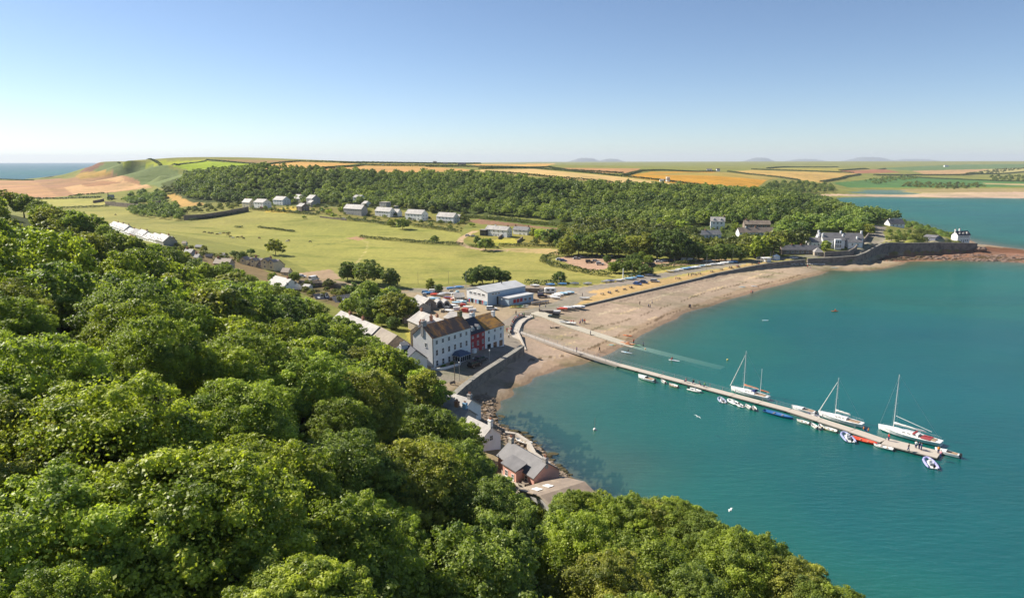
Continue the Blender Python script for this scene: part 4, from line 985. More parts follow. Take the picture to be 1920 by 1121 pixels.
def gable_shell(w_, d_, h, rise, z0=-1.2):
    mb = MB(); r_ = lambda x: [(x, -d_/2, z0), (x, d_/2, z0), (x, d_/2, h), (x, 0, h+rise), (x, -d_/2, h)]
    mb.loft([r_(-w_/2), r_(w_/2)]); return mb
def gable_roof(w_, d_, h, rise, ov=.3, th=.16, x0=None, x1=None):
    mb = MB(); s_ = rise/(d_/2); x0 = -w_/2-ov if x0 is None else x0; x1 = w_/2+ov if x1 is None else x1; e = d_/2+ov
    ring = lambda x: [(x, -e, h-s_*ov+.03), (x, 0, h+rise+.03), (x, e, h-s_*ov+.03), (x, e, h-s_*ov+.03+th), (x, 0, h+rise+.03+th), (x, -e, h-s_*ov+.03+th)]
    mb.loft([ring(x0), ring(x1)]); return mb
def hip_roof(w_, d_, h, rise, ov=.3):
    mb = MB(); e, g = d_/2+ov, w_/2+ov; k = max(0, w_/2-d_/2)
    a, b_, c, d2 = (-g, -e, h+.02), (g, -e, h+.02), (g, e, h+.02), (-g, e, h+.02); r0, r1 = (-k, 0, h+rise), (k, 0, h+rise)
    mb.poly([a, b_, r1, r0]); mb.poly([b_, c, r1]); mb.poly([c, d2, r0, r1]); mb.poly([d2, a, r0]); mb.poly([d2, c, b_, a]); return mb
def dormer(parent, x, y, z, w_, h_, dep, wall, roofm):
    mb = MB(); mb.loft([[(x-w_/2, y+t_, z), (x+w_/2, y+t_, z), (x+w_/2, y+t_, z+h_), (x, y+t_, z+h_+w_*.4), (x-w_/2, y+t_, z+h_)] for t_ in (0, dep)])
    d_ = mb.obj('dormer', wall, parent)
    r_ = MB(); k = w_/2+.12
    for sgn in (-1, 1):
        q = [(x+sgn*k, y-.12, z+h_-.05), (x, y-.12, z+h_+w_*.4+.05), (x, y+dep, z+h_+w_*.4+.05), (x+sgn*k, y+dep, z+h_-.05)]
        r_.poly(q if sgn < 0 else q[::-1]); r_.poly([(a, b_, c+.1) for a, b_, c in (q if sgn > 0 else q[::-1])])
    r_.obj('dormer_roof', roofm, d_)
    o = link('window', winmesh(w_*.6, h_*.8), d_, (x, y, z+h_*.52))
def house(label, loc, yaw, w_, d_, h, rise, wall, roof, wins=(), chims=(), name='house', cat='house', hip=False, group=None, skylights=(), extras=None, flat=False):
    r = thing(name, label, cat, loc, yaw, group)
    if flat:
        mb = MB(); mb.box(-w_/2, -d_/2, -1.2, w_/2, d_/2, h); mb.obj('wall', wall, r)
        q = MB(); q.box(-w_/2-.2, -d_/2-.2, h+.002, w_/2+.2, d_/2+.2, h+.25); rf = q.obj('roof', roof, r)
    else:
        (MB().box(-w_/2, -d_/2, -1.2, w_/2, d_/2, h) if hip else gable_shell(w_, d_, h, rise)).obj('wall', wall, r)
        rf = (hip_roof if hip else gable_roof)(w_, d_, h, rise).obj('roof', roof, r)
    for wn_ in wins: opening(r, wn_[0], wn_[1], wn_[2], wn_[3], wn_[4], w_, d_, *(wn_[5:]))
    for ch in chims:      # (u along the ridge, material, height above the ridge)
        chimney(rf, ch[0]*w_/2, 0, h+rise*.5, h+rise+ch[2], .95, .65, ch[1])
    for sx, sv, sw in skylights:
        s_ = rise/(d_/2); y = -d_/2*(1-sv); z = h+rise*sv+.22; mb = MB()
        mb.loft([[(sx-sw/2, y-.5, z-.5*s_), (sx+sw/2, y-.5, z-.5*s_), (sx+sw/2, y-.5, z-.5*s_+.06), (sx-sw/2, y-.5, z-.5*s_+.06)], [(sx-sw/2, y+.5, z+.5*s_), (sx+sw/2, y+.5, z+.5*s_), (sx+sw/2, y+.5, z+.5*s_+.06), (sx-sw/2, y+.5, z+.5*s_+.06)]])
        mb.obj('skylight', M_frame, rf)
    if extras: extras(r, rf, w_, d_, h, rise)
    return r
def row(face, n, z, w_, h_, W_, m_=.1, style='sash'):
    L = W_*(1-2*m_); return [(face, -L/2+L*(k+.5)/n, z, w_, h_, style) for k in range(n)]
def px_house(label, px, py, wpx, hpx, rpx, yawd, wall, roof, dep=.62, floors=2, nwin=3, chims=(), **kw):
    """px, py: middle of the front wall's foot"""
    p = G(px, py); t_ = p.y/1245; yaw = R(yawd); w_ = kw.pop('wm', None) or wpx*t_/math.cos(yaw); h = hpx*t_; rise = rpx*t_; d_ = kw.pop('d', w_*dep)
    loc = p+Vector((-math.sin(yaw)*d_/2, math.cos(yaw)*d_/2, 0))
    wins = []
    fh = h/floors
    for f_ in range(floors):
        wins += row('f', nwin, fh*(f_+.55), min(1.3, w_/nwin*.45), fh*.42, w_)
        if yaw < 0: wins += row('r', 2, fh*(f_+.55), 1.0, fh*.42, d_, .15)
    if floors == 2 and nwin > 2: wins[0] = ('f', 0, fh*.38, 1.0, fh*.72, 'door')
    return house(label, loc, yaw, w_, d_, h, rise, wall, roof, wins+kw.pop('wins', []), chims, **kw)
def ridge_house(label, p1, p2, zr, rise, d_, wall, roof, wins=(), chims=(), zb=None, **kw):
    a, b_ = W(*p1, zr), W(*p2, zr); c = (a+b_)/2; w_ = (b_-a).xy.length; yaw = math.atan2(b_.y-a.y, b_.x-a.x)
    g = H(c.x, c.y) if zb is None else zb
    if callable(wins): wins = wins(w_, zr-rise-g)
    return house(label, (c.x, c.y, g), yaw, w_, d_, zr-rise-g, rise, wall, roof, wins, chims, **kw)
# far cottages under the wood
CB = M_brick
px_house('cream gabled cottage behind the hedge trees, leftmost of the upper cottages', 461, 389, 18, 9, 6, -35, M_cream, M_slatelt, nwin=2, chims=[(-.6, CB, .9)])
px_house('white two-storey cottage with a porch gable next to the parked cars', 485, 390, 23, 10, 5.5, -35, M_white, M_slatelt, chims=[(-.8, CB, .8)])
px_house('off-white cottage with a front gable, third from the left', 521, 384, 23, 8.5, 6, -35, M_white, M_slatelt, chims=[(.4, CB, .9)])
px_house('cream double-fronted cottage above the lawn', 558, 381, 21, 8, 7, -35, M_cream, M_slatelt, chims=[(0, CB, 1)])
px_house('tall grey-white house with a plain right gable', 580, 385, 14, 12, 6, -42, M_greyr, M_slatelt, dep=.9, nwin=2, chims=[(-.7, M_greyr, .9)])
px_house('small pale annexe in front of the tall grey-white house', 580, 388, 9, 7.5, 4, -45, M_greyr, M_slatelt, dep=.9, nwin=1)
px_house('stone cottage with a dark shaded gable in front of the others', 561, 396, 12, 8.5, 5, -38, M_stone, M_slatelt, dep=1.1, nwin=1, chims=[(.9, M_stone, 1.2)])
px_house('tall white three-storey house close under the wood', 669, 383, 15, 12, 4, -30, M_white, M_slatelt, dep=.8, nwin=2, chims=[(-.5, M_white, .9)])
px_house('low white lean-to house right of the tall white one', 681, 388, 9, 5, 5, -48, M_white, M_slatelt, dep=1.1, floors=1, nwin=1)
px_house('long off-white terrace with a pale roof at the field edge', 661, 403, 38, 11, 7, -35, M_greyr, M_slatelt, dep=.33, nwin=6)
px_house('boxy flat-roofed pale house above the terraces', 718, 392, 14, 12, 1, -35, M_greyr, M_conc, dep=.7, nwin=2, flat=True)
px_house('small flat-roofed outbuilding beside the boxy house', 737, 392, 10, 5, 1, -35, M_greyr, M_conc, floors=1, nwin=2, flat=True)
px_house('long white and cream terrace, second from the left below the wood', 717, 406, 31, 9.5, 6.5, -35, M_white, M_slatelt, dep=.36, nwin=5)
px_house('short wing at the right end of the second terrace', 740, 406, 13, 7, 6, -35, M_white, M_slatelt, dep=.7, nwin=2)
px_house('white semi-detached pair with a pale roof behind the large field tree', 775, 413, 33, 11.5, 7, -35, M_white, M_slatelt, dep=.45, nwin=4)
px_house('bright white two-storey house, rightmost of the upper row', 834, 418, 33, 11, 7, -35, M_white, M_slatelt, dep=.4, nwin=4)
px_house('bluish white wing beside the rightmost upper house', 857, 415, 10, 8, 4, -35, M_blue, M_slatelt, dep=.8, nwin=2)
def porch13(r, rf, *a):
    MB().box(-13, -6, -.5, -7.5, -2.5, 4.2).obj('porch', M_glass, r); MB().box(-13.2, -6.2, 4.2, -7.3, -2.4, 4.5).obj('porch_roof', M_slatelt, r)
px_house('large white farmhouse with a dark glazed porch on its left', 930, 443, 40, 12, 6, -35, M_white, M_slatelt, dep=.34, nwin=4, chims=[(-.3, M_white, 1), (.85, CB, 1)], extras=porch13)
px_house('small white cottage with two end chimneys right of the farmhouse', 975, 440, 26, 8.5, 5.5, -35, M_white, M_slate, dep=.4, nwin=3, chims=[(-.9, CB, 1.2), (.9, CB, 1.2)])
def dorm15(r, rf, w_, d_, h, rise):
    for x in (-w_*.25, w_*.25): dormer(rf, x, -d_*.42, h+.3, 1.5, 1.2, 2.2, M_white, M_slatelt)
px_house('tall white villa with roof dormers among the trees', 1345, 430, 24, 14.5, 7, -14, M_white, M_slatelt, dep=.7, floors=2, nwin=3, chims=[(.92, CB, 1.2)], extras=dorm15)
px_house('brown stone bungalow with a tiled roof among dark trees', 1420, 428, 46, 7, 6.5, -4, M_stone, M_brownr, dep=.32, floors=1, nwin=5, chims=[(-.8, CB, 1)])
px_house('pale grey roofed bungalow with a white left gable', 1332, 448, 42, 8, 7, 14, M_white, M_slatelt, dep=.34, floors=1, nwin=5, chims=[(-.3, CB, .8)])
px_house('white bungalow pair with a long brown roof', 1419, 443, 66, 7, 8, 5, M_white, M_brownr, dep=.25, floors=1, nwin=8, chims=[(-.55, M_white, 1), (0, CB, .8)])
px_house('long low stone cottage with a pale slate roof beside the sea road', 1500, 477, 66, 8.5, 7.5, -3, M_stone, M_slate, dep=.22, floors=1, nwin=6, chims=[(-.4, CB, .6), (.1, CB, .6)])
px_house('stone outhouse with a hipped pale roof at the end of the long cottage', 1535, 480, 15, 7, 8, -6, M_stonelt, M_slatelt, dep=.9, floors=1, nwin=1, hip=True)
# the big white house with many chimneys
p = G(1575, 466); t_ = p.y/1245
bw = thing('manor_house', 'rambling big white house with tall round chimneys by the sea wall', 'house', p+Vector((0, 4, 0)), R(-8))
def wing(cx, cy, w_, d_, h, rise, ch=(), rot=0, wins=(), sub='wall', m_=None):
    q = bpy.data.objects.new(sub, gable_shell(w_, d_, h, rise).mesh('wall', m_ or M_white)); COL.objects.link(q); q.parent = bw; q.location = (cx, cy, 0); q.rotation_euler = (0, 0, R(rot))
    rf = gable_roof(w_, d_, h, rise).obj('roof', M_slate, q)
    for u, hh in ch:
        mb = MB(); mb.tube((u*w_/2, 0, h), (u*w_/2, 0, h+rise+hh), .75, .6, 10); mb.obj('chimney', M_white, q)
    for wn_ in wins: opening(q, wn_[0], wn_[1], wn_[2], wn_[3], wn_[4], w_, d_, *(wn_[5:]))
wing(2, 4, 27, 6.5, 6.2, 2.8, [(-.95, 1.6), (.05, 1.4), (.97, 1.6)], 0, row('f', 5, 4.6, 1, 1.2, 27)+row('r', 1, 3, 1, 1.2, 6))
wing(-3.5, -1.5, 13, 5.5, 5.4, 2.2, [(-.97, 1.6), (.9, 1.3)], 0, row('f', 3, 3.9, 1, 1.2, 13)+row('f', 3, 1.4, 1, 1.3, 13))
wing(9, -2.5, 8, 5, 4.2, 2, [(.4, 1.4)], 0, row('f', 2, 2.8, 1, 1.2, 8))
wing(-14, 1.5, 6.5, 9, 3.6, 2.4, [(.95, 3.2)], 8, row('f', 2, 2, 1, 1.2, 6.5))
mb = MB(); mb.box(-3.6, -6.8, -.5, .2, -4.3, 6.0); mb.obj('bay_window', M_frame, bw)
for k in range(3):
    for z in (1.9, 4.4): link('window', winmesh(.95, 1.8), bw, (-3.0+k*1.3, -6.8, z))
px_house('grey-roofed white bungalow on the headland lane', 1682, 426, 30, 6, 8, 12, M_white, M_slate, dep=.5, floors=1, nwin=3, chims=[(-.7, M_white, .6)])
px_house('slate-blue gabled boathouse above the headland wall', 1742, 452, 19, 7.5, 3.5, -62, mat('slate_blue_boards', (.20, .21, .26), (.16, .17, .22), .8, 2), M_slate, floors=1, nwin=1, wm=8, d=7)
def dorm23(r, rf, w_, d_, h, rise):
    for k in (-1, 0, 1): dormer(rf, k*w_*.3, -d_*.42, h+.2, 1.3, 1.0, 2.0, M_white, M_slatelt)
px_house('white cottage with three dormers at the tip of the headland wall', 1806, 455, 27, 14, 6.5, 14, M_white, M_slatedk, dep=.5, nwin=5, chims=[(-.95, M_white, 1.2), (-.3, M_white, 1.6)], extras=dorm23)
px_house('little white house peeping out of the headland trees', 1505, 401, 14, 9, 3, 10, M_white, M_brownr, dep=.6, nwin=2)
px_house('pale villa glimpsed at the left of the hillside roofs', 1289, 438, 22, 7, 6, -6, M_white, M_slatelt, dep=.4, floors=1, nwin=3)
px_house('grey farmhouse on the distant ridge', 815, 307.5, 6, 2.5, 2.2, -10, M_greyr, M_slate, dep=.5, nwin=2)
px_house('low barn on the distant ridge', 835, 308, 9, 1.6, 1.6, 0, M_greyr, M_slate, dep=.4, floors=1, nwin=2)
px_house('dark barn on the ridge skyline', 866, 309.5, 14, 2, 2, 0, M_stone, M_slatedk, dep=.5, floors=1, nwin=2)
px_house('white farm buildings on the distant hill', 1330, 322, 9, 3, 2, -10, M_white, M_slate, dep=.5, nwin=2)
px_house('white farmhouse beside the distant farm buildings', 1347, 322, 6, 3.4, 2, 10, M_white, M_slate, dep=.6, nwin=2)
px_house('tiny distant farm on the far shore fields', 1775, 313, 7, 2, 1.2, 0, M_white, M_slate, dep=.5, nwin=2)
px_house('small stone farmhouse left of the farm copse', 208, 374, 9, 4, 4, 20, M_stonelt, M_slatelt, dep=.6, nwin=2, chims=[(-.9, M_stone, 2.5)])
px_house('half-hidden roof behind the hillside trees', 1412, 359, 14, 3.5, 3, 0, M_white, M_slatelt, dep=.5, floors=1, nwin=2)
# round white tower on the golden field
p = G(1252, 341); tw = thing('water_tower', 'squat white round tower on the edge of the golden field', 'tower', p); k = p.y/1245
MB().tube((0, 0, -1), (0, 0, 7.5*k), 3.6*k, 3.3*k, 20).obj('wall', M_white, tw); MB().tube((0, 0, 7.5*k), (0, 0, 8.6*k), 3.8*k, 3.8*k, 20).obj('parapet', M_white, tw)
for a in range(4): link('window', winmesh(1.4, 1.6), tw, (-3.4*k*math.sin(R(a*40-60)), -3.4*k*math.cos(R(a*40-60)), 4.5*k), R(-(a*40-60)))
px_house('little white shed beside the round tower', 1241, 341, 7, 3, 1.5, 0, M_white, M_slatelt, dep=.7, floors=1, nwin=1)
# ruined square tower and garden walls
p = G(295, 389); k = p.y/1245; tw = thing('stone_tower', 'square ruined grey stone tower beside the copse', 'tower', p, R(15))
mb = MB(); mb.box(-5.2*k, -4*k, -1, 5.2*k, 4*k, 11*k); mb.obj('wall', M_stone, tw)
for sx in (-1, 1):
    for sy in (-1, 1): MB().box(sx*5.2*k-1*k, sy*4*k-1*k, 11*k, sx*5.2*k+1*k, sy*4*k+1*k, 12.6*k).obj('battlement', M_stone, tw)
def wall_line(label, px, h, th, material, name='stone_wall', z=None):
    pts_ = [G(*p) for p in px]; mb = MB(); o0 = pts_[0].copy()
    for a, b_ in zip(pts_[:-1], pts_[1:]):
        d = (b_-a).normalized(); n = Vector((-d.y, d.x, 0))*th/2; L = (b_-a).length; ns = max(1, int(L/8))
        for i in range(ns):
            q0, q1 = a.lerp(b_, i/ns), a.lerp(b_, (i+1)/ns); z0, z1 = H(q0.x, q0.y), H(q1.x, q1.y)
            c = [q0+n-o0, q0-n-o0, q1-n-o0, q1+n-o0]
            mb.prism([(v.x, v.y) for v in c], [z0-1-o0.z, z0-1-o0.z, z1-1-o0.z, z1-1-o0.z], [z0+h-o0.z, z0+h-o0.z, z1+h-o0.z, z1+h-o0.z])
    o = mb.obj(name, material, None, loc=o0); tag(o, label, 'wall'); return o
wall_line('tall ivy-topped stone wall of the old walled garden', [(345,413),(380,411),(420,405),(466,396)], 4.5, .8, M_stone)
wall_line('long stone wall below the farm copse', [(198,385),(230,388),(268,391)], 4.5, .8, M_stone)
wall_line('stone wall on the left of the farm copse', [(175,381),(195,377)], 3, .8, M_stone)
wall_line('stone wall between farmhouse and its cottage', [(935,449),(945,440)], 1.8, .6, M_stone)
wall_line('stone wall right of the small white cottage', [(970,456),(980,448)], 1.8, .6, M_stone)
wall_line('low wall below the first terrace garden', [(600,408),(650,414)], 1.4, .5, M_stone)
wall_line('garden wall in front of the big white house', [(1545,482),(1590,480),(1601,474),(1606,468)], 3.2, .7, M_wall)
wall_line('stone wall on the bend beside the big white house', [(1612,460),(1622,452),(1628,444)], 2.6, .7, M_wall)
wall_line('long low stone wall along the road behind the club', [(975,548),(1010,549),(1035,549)], 2.0, .6, M_stone)
wall_line('stone wall at the back of the boat yard', [(756,607),(775,601),(790,597)], 3.0, .6, M_stone)
wall_line('garden wall behind the white gabled house', [(560,541),(600,537),(640,541)], 1.8, .5, M_stone)
wall_line('wall along the gravel yard', [(560,530),(600,533),(650,536)], 1.2, .5, M_stonelt)
# village row at the left
a, b_ = G(215, 428), G(320, 462); n = 9; dd = (b_-a); yaw = math.atan2(dd.y, dd.x)
cols = [M_white, M_white, M_white, M_white, M_pink, M_white, M_white, M_white, M_greyr]
SEL = ['farthest', 'second', 'third', 'fourth', 'pink', 'pale-roofed', 'seventh', 'eighth', 'nearest']
M_palest = slate('roof_palest', (.46, .44, .41), (.38, .36, .34))
for k in range(n):
    c = a+dd*((k+.5)/n); w_ = dd.xy.length/n; hh = 2.2+.35*((k*7) % 3)
    house(f'{SEL[k]} house of the whitewashed village row seen over the trees', (c.x, c.y, H(c.x, c.y)), yaw, w_-.06, 7.0, hh, 2.4+.25*(k % 3), cols[k], M_palest if k != 4 else M_slate, row('f', 2, 1.5, .9, 1.2, w_)+row('f', 2, 4.0, .9, 1.1, w_)+row('r', 1, 4, .9, 1, 7), [(.8, M_brick, .9)], group='houses of the whitewashed village row')
for i, (x, y, wp_, hp, rp, yw, wl_, rf_, lb) in enumerate([
 (352,478,18,5,5,-30,M_greyr,M_slate,'small grey house past the end of the village row'), (368,489,12,7,5,-40,M_greyr,M_slate,'stone-grey cottage half hidden by the trees'),
 (415,500,32,6,8,-16,M_stonelt,M_brownr,'brown-roofed bungalow left of the stone villa'), (372,467,14,4,3,-20,M_stone,M_slatedk,'dark long shed among the village gardens'),
 (310,452,22,4,4,-15,M_stone,M_slate,'long grey shed behind the village row'), (345,460,8,4,3,-20,M_white,M_brownr,'tiny white hut in the gardens'), (392,484,10,4,3,10,M_wood,M_slate,'wooden garden shed with a pale roof'),
 (416,482,9,4,3,-15,M_greyr,M_palest,'white-roofed greenhouse shed by the pasture')]):
    px_house(lb, x, y, wp_, hp, rp, yw, wl_, rf_, dep=.5, floors=1, nwin=2, name='cottage' if i < 3 else 'shed', cat='house' if i < 3 else 'shed', chims=[(-.7, CB, .8)] if i < 3 else [])
# stone villa with three gables
def villa(r, rf, *a):
    for x, w_ in ((-9.5, 4.2), (-3.2, 3.2), (4.6, 4.6), (8.6, 3)):
        q = MB(); q.loft([[(x-w_/2, yy, 0), (x+w_/2, yy, 0), (x+w_/2, yy, 4.0), (x, yy, 4.0+w_*.36), (x-w_/2, yy, 4.0)] for yy in (-4.7, -1)]); g_ = q.obj('gable', M_cream, r)
        rr_ = MB(); k = w_/2+.25
        for sg in (-1, 1):
            f_ = [(x+sg*k, -4.95, 3.86), (x, -4.95, 4.02+w_*.36), (x, -1.5, 4.02+w_*.36), (x+sg*k, -1.5, 3.86)]; rr_.poly(f_ if sg < 0 else f_[::-1]); rr_.poly([(a_, b2, c_+.14) for a_, b2, c_ in (f_ if sg > 0 else f_[::-1])])
        rr_.obj('gable_roof', M_slate, g_)
        for z in (1.4, 3.6): link('window', winmesh(1.2, 1.1), g_, (x, -4.7, z))
ridge_house('large cream stone villa with several front gables', (468,483), (523,487), 13.9, 3, 7.5, M_cream, mat('roof_brown_slate', (.26, .21, .19), (.2, .165, .15), .8, .8), lambda w_, h: row('f', 5, 1.5, 1.1, 1.2, w_)+row('f', 4, 3.9, 1.1, 1.1, w_), [(-.55, CB, 1.3), (.45, CB, 1.3)], extras=villa, name='villa')
px_house('garage wing with a maroon door at the right of the villa', 534, 516, 14, 6, 6, -16, M_cream, M_brownr, dep=.9, floors=1, nwin=1, name='garage', cat='garage')
ridge_house('white gabled house with a pale roof between trees and yard', (516,517), (546,524), 13.6, 3.2, 9, M_white, M_palest, lambda w_, h: row('r', 2, 2.2, 1, 1.2, 9)+row('f', 2, 2.2, 1, 1.2, w_), [(.6, CB, .9)])
px_house('small white block house right of the white gabled house', 574, 546, 12, 9, 3, -25, M_white, M_palest, dep=.8, floors=2, nwin=2)
ridge_house('dark slate barn with a low gable left of its neighbour', (588,552), (612,549), 10.3, 2.3, 8, M_stone, M_slatedk, lambda w_, h: row('f', 2, 1.7, 1.2, 1.2, w_), skylights=[(-1.5, .45, .9), (1.8, .45, .9)], name='barn', cat='barn')
ridge_house('long dark slate barn with roof windows in the trees', (622,557), (683,547), 9.8, 2.6, 8.5, M_stone, M_slate, lambda w_, h: row('f', 3, 1.5, 1.2, 1.2, w_), skylights=[(-4, .4, .9), (2, .4, .9)], name='barn', cat='barn')
ridge_house('long white cottage row with a pale grey roof', (640,583), (711,613), 12.2, 2.8, 7.5, M_white, M_slatelt, lambda w_, h: row('f', 6, 1.5, .9, 1.2, w_)+row('r', 1, 2, .9, 1.1, 7), [(-.5, CB, 1), (.2, CB, 1.1)], name='cottage_row')
ridge_house('old stone barn with a moss-grey roof beside the hotel lawn', (712,613), (744,629), 12.0, 3.2, 8.5, M_stone, mat('roof_mossy', (.36, .31, .25), (.27, .23, .19), .9, .6), lambda w_, h: row('f', 2, 1.5, .9, 1.2, w_), name='barn', cat='barn')
ridge_house('white cottage with a dark roof and white dormer beside the hotel', (758,640), (779,657), 11.0, 2.6, 6.5, M_white, M_slatedk, lambda w_, h: row('f', 2, 1.5, .9, 1.1, w_), extras=lambda r, rf, *a: dormer(rf, -.5, -2.6, 4.6, 1.7, 1.2, 2, M_white, M_palest))
ridge_house('long beige-roofed building parallel behind the white hotel', (788,583), (842,604), 11.6, 2.6, 9.5, M_stonelt, M_slatelt, lambda w_, h: row('l', 2, 2, .9, 1.2, 9)+row('b', 4, 2, .9, 1.2, w_), [(-.9, CB, 1), (.2, CB, 1)])
ridge_house('hotel rear annexe with a patched pale roof and brick stack', (783,611), (812,600), 13.2, 2.0, 5.5, M_stonelt, M_palest, (), [(-.6, CB, 1.2), (.75, CB, 1.6)])
ridge_house('low grey-roofed store behind the red house', (846,584), (892,592), 8.2, 1.6, 8, M_greyr, M_slatelt, lambda w_, h: row('b', 3, 1.6, 1, 1, w_), name='store', cat='shed')
ridge_house('small stone workshop with a grey gable in the boat yard', (783,553), (805,560), 9.4, 2.1, 6, M_stone, M_slatelt, lambda w_, h: row('r', 1, 1.7, .8, 1.2, 6), name='workshop', cat='shed')
ridge_house('second pale workshop joined below the first in the boat yard', (781,562), (793,569), 9.0, 1.8, 6, M_greyr, M_slatelt, lambda w_, h: row('r', 1, 1.5, .8, 1.2, 6), name='workshop', cat='shed')
ridge_house('low stone shed left of the club building', (850,550), (868,549), 7.5, 1.2, 6, M_stonelt, M_slatelt, lambda w_, h: row('f', 2, 1.4, .9, 1, w_), name='shed', cat='shed')
for i, (x, y) in enumerate(((825,577), (838,577))):
    p = G(x, y); s_ = thing('boat_shelter', ['left' , 'right'][i]+' grey arched canvas shelter with a dark mouth in the boat yard', 'shelter', p, R(20))
    mb = MB(); rings = []
    for yy in (0, 4.5): rings.append([(1.5*math.cos(R(a_)), yy, 3.0*math.sin(R(a_))**.8 if a_ not in (0, 180) else -.3) for a_ in range(0, 181, 20)])
    mb.loft(rings); mb.obj('canvas', M_greyr, s_)
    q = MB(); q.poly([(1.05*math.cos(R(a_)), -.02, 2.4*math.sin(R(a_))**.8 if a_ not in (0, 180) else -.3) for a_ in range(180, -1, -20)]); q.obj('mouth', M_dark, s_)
# --- hotel, red house and pub: a stepped terrace facing the harbour road
A0 = W(812, 693, 4.3); B1 = W(877.5, 667.4, 4.3); B2 = W(909, 659.2, 4.3); C0 = W(945, 647, 4.3)
dirv = (C0-A0); yaw = math.atan2(dirv.y, dirv.x); u_ = Vector((math.cos(yaw), math.sin(yaw), 0)); v_ = Vector((-math.sin(yaw), math.cos(yaw), 0))
Lt = dirv.xy.length; L1 = (B1-A0).dot(u_); L2 = (B2-A0).dot(u_)-L1; L3 = Lt-L1-L2
def place(x0, w_, d_): c = A0+u_*(x0+w_/2)+v_*(d_/2); return (c.x, c.y, 4.2)
h1 = thing('hotel', 'three-storey white hotel with an orange-lichened roof and blue glazed porch', 'hotel', place(0, L1, 7.6), yaw)
gable_shell(L1, 7.6, 9.2, 3).obj('wall', M_white, h1); rf = gable_roof(L1, 7.6, 9.2, 3, .22).obj('roof', M_lichen, h1)
for k in range(6):
    x = -L1/2+1.7+k*(L1-3.1)/5.2
    for z, hh in ((1.6, 1.75), (4.7, 1.7), (7.7, 1.2)):
        if z == 1.6 and k in (3, 4): continue
        opening(h1, 'f', x, z, .95, hh, L1, 7.6)
for z in (3.15, 6.25): MB().box(-L1/2, -3.87, z, L1/2-.1, -3.8, z+.1).obj('string_course', M_frame, h1)
MB().box(-L1/2-.06, -3.95, 0, -L1/2+.14, -3.8, 9.1).obj('drainpipe', M_dark, h1)
opening(h1, 'l', 1.2, 6.9, .8, 1.3, L1, 7.6); opening(h1, 'l', -2.2, 2.2, .8, 1.2, L1, 7.6)
chimney(rf, -L1/2+.55, 0, 9.2, 13.6, 1.5, .9, M_greyr, 3); chimney(rf, L1/2-.4, 0, 9.2, 13.7, 1.3, .9, mat('mossy_stack', (.28, .25, .12), (.2, .18, .1), .9, 3), 2)
pr = MB(); px0 = -L1/2+8.2; pr.box(px0, -6.9, -.2, px0+4.6, -3.83, 2.5); po = pr.obj('porch', M_frame, h1)
pf = MB()
for k in range(5): pf.box(px0+.15+k*.9, -6.95, .9, px0+.85+k*.9, -6.88, 2.3)
for k in range(3): pf.box(px0-.05, -6.6+k*.9, .9, px0+.02, -5.9+k*.9, 2.3)
pf.obj('porch_window', M_glass, po)
q = MB(); a_, b2, c_, d2 = (px0-.3, -7.2, 2.52), (px0+4.9, -7.2, 2.52), (px0+4.9, -3.85, 2.52), (px0-.3, -3.85, 2.52); e1, e2 = (px0+1, -5, 3.4), (px0+3.6, -5, 3.4)
q.poly([a_, b2, e2, e1]); q.poly([b2, c_, (px0+3.6, -3.85, 3.4), e2]); q.poly([a_, e1, (px0+1, -3.85, 3.4), d2]); q.poly([e1, e2, (px0+3.6, -3.85, 3.4), (px0+1, -3.85, 3.4)]); q.poly([d2, c_, b2, a_])
q.obj('porch_roof', mat('porch_roof_blue', (.07, .11, .19), (.06, .09, .15), .5, 3), po)
fw = MB(); pts_ = [(-L1/2-1.2, -4.2), (-L1/2-.6, -5.6), (-L1/2+1.5, -6.6), (-L1/2+7.4, -7.6)]
for i in range(len(pts_)-1):
    d = (Vector(pts_[i+1])-Vector(pts_[i])).normalized(); n = Vector((-d.y, d.x))*.14; a2, b3 = Vector(pts_[i]), Vector(pts_[i+1])
    fw.prism([tuple(a2+n), tuple(a2-n), tuple(b3-n), tuple(b3+n)], -.6, 1.0)
p_ = A0+u_*(L1/2)+v_*3.8
fo = fw.obj('forecourt_wall', M_white, None, loc=(p_.x, p_.y, 4.2), yaw=yaw); tag(fo, 'curved low white wall round the left hotel forecourt', 'wall')
fw = MB(); fw.box(px0+5, -7.4, -.6, L1/2+.8, -7.1, 1.0); fw.box(L1/2+.5, -7.1, -.6, L1/2+.8, -4.6, 1.0)
fo = fw.obj('forecourt_wall', M_white, None, loc=(p_.x, p_.y, 4.2), yaw=yaw); tag(fo, 'straight low white wall right of the hotel porch', 'wall')
for k, (x, y, lb) in enumerate(((-L1/2+3, -5.2, 'dark flowering bush inside the curved forecourt wall'), (-L1/2+6, -5.6, 'rose bush left of the hotel porch'), (L1/2-2.5, -5.6, 'dark shrub bed right of the hotel porch'))):
    q = A0+u_*(L1/2+x)+v_*(3.8+y); tree('shrub', lb, (q.x, q.y, 4.1), .5, 'bush', 1, (.7, .85, .8), None, 'shrub')
rh_ = thing('red_house', 'narrow dark red house with white dormers between hotel and pub', 'house', place(L1, L2, 8.4), yaw)
gable_shell(L2-.04, 8.4, 6.9, 3.6).obj('wall', M_red, rh_); rf = gable_roof(L2-.04, 8.4, 6.9, 3.6, .2, x0=-L2/2+.02, x1=L2/2-.02).obj('roof', M_slatedk, rh_)
for k in range(3):
    for z, hh in ((1.3, 1.3), (3.7, 1.3), (5.9, .7)):
        if z == 1.3 and k == 0: opening(rh_, 'f', -L2/2+1.0, 1.15, 1.0, 2.3, L2, 8.4, 'door'); continue
        opening(rh_, 'f', -L2/2+1.0+k*(L2-2)/2, z, .75, hh, L2, 8.4)
for x in (-1.5, 1.3): dormer(rf, x, -3.6, 7.2, 1.2, 1.3, 2.2, M_white, M_slatedk)
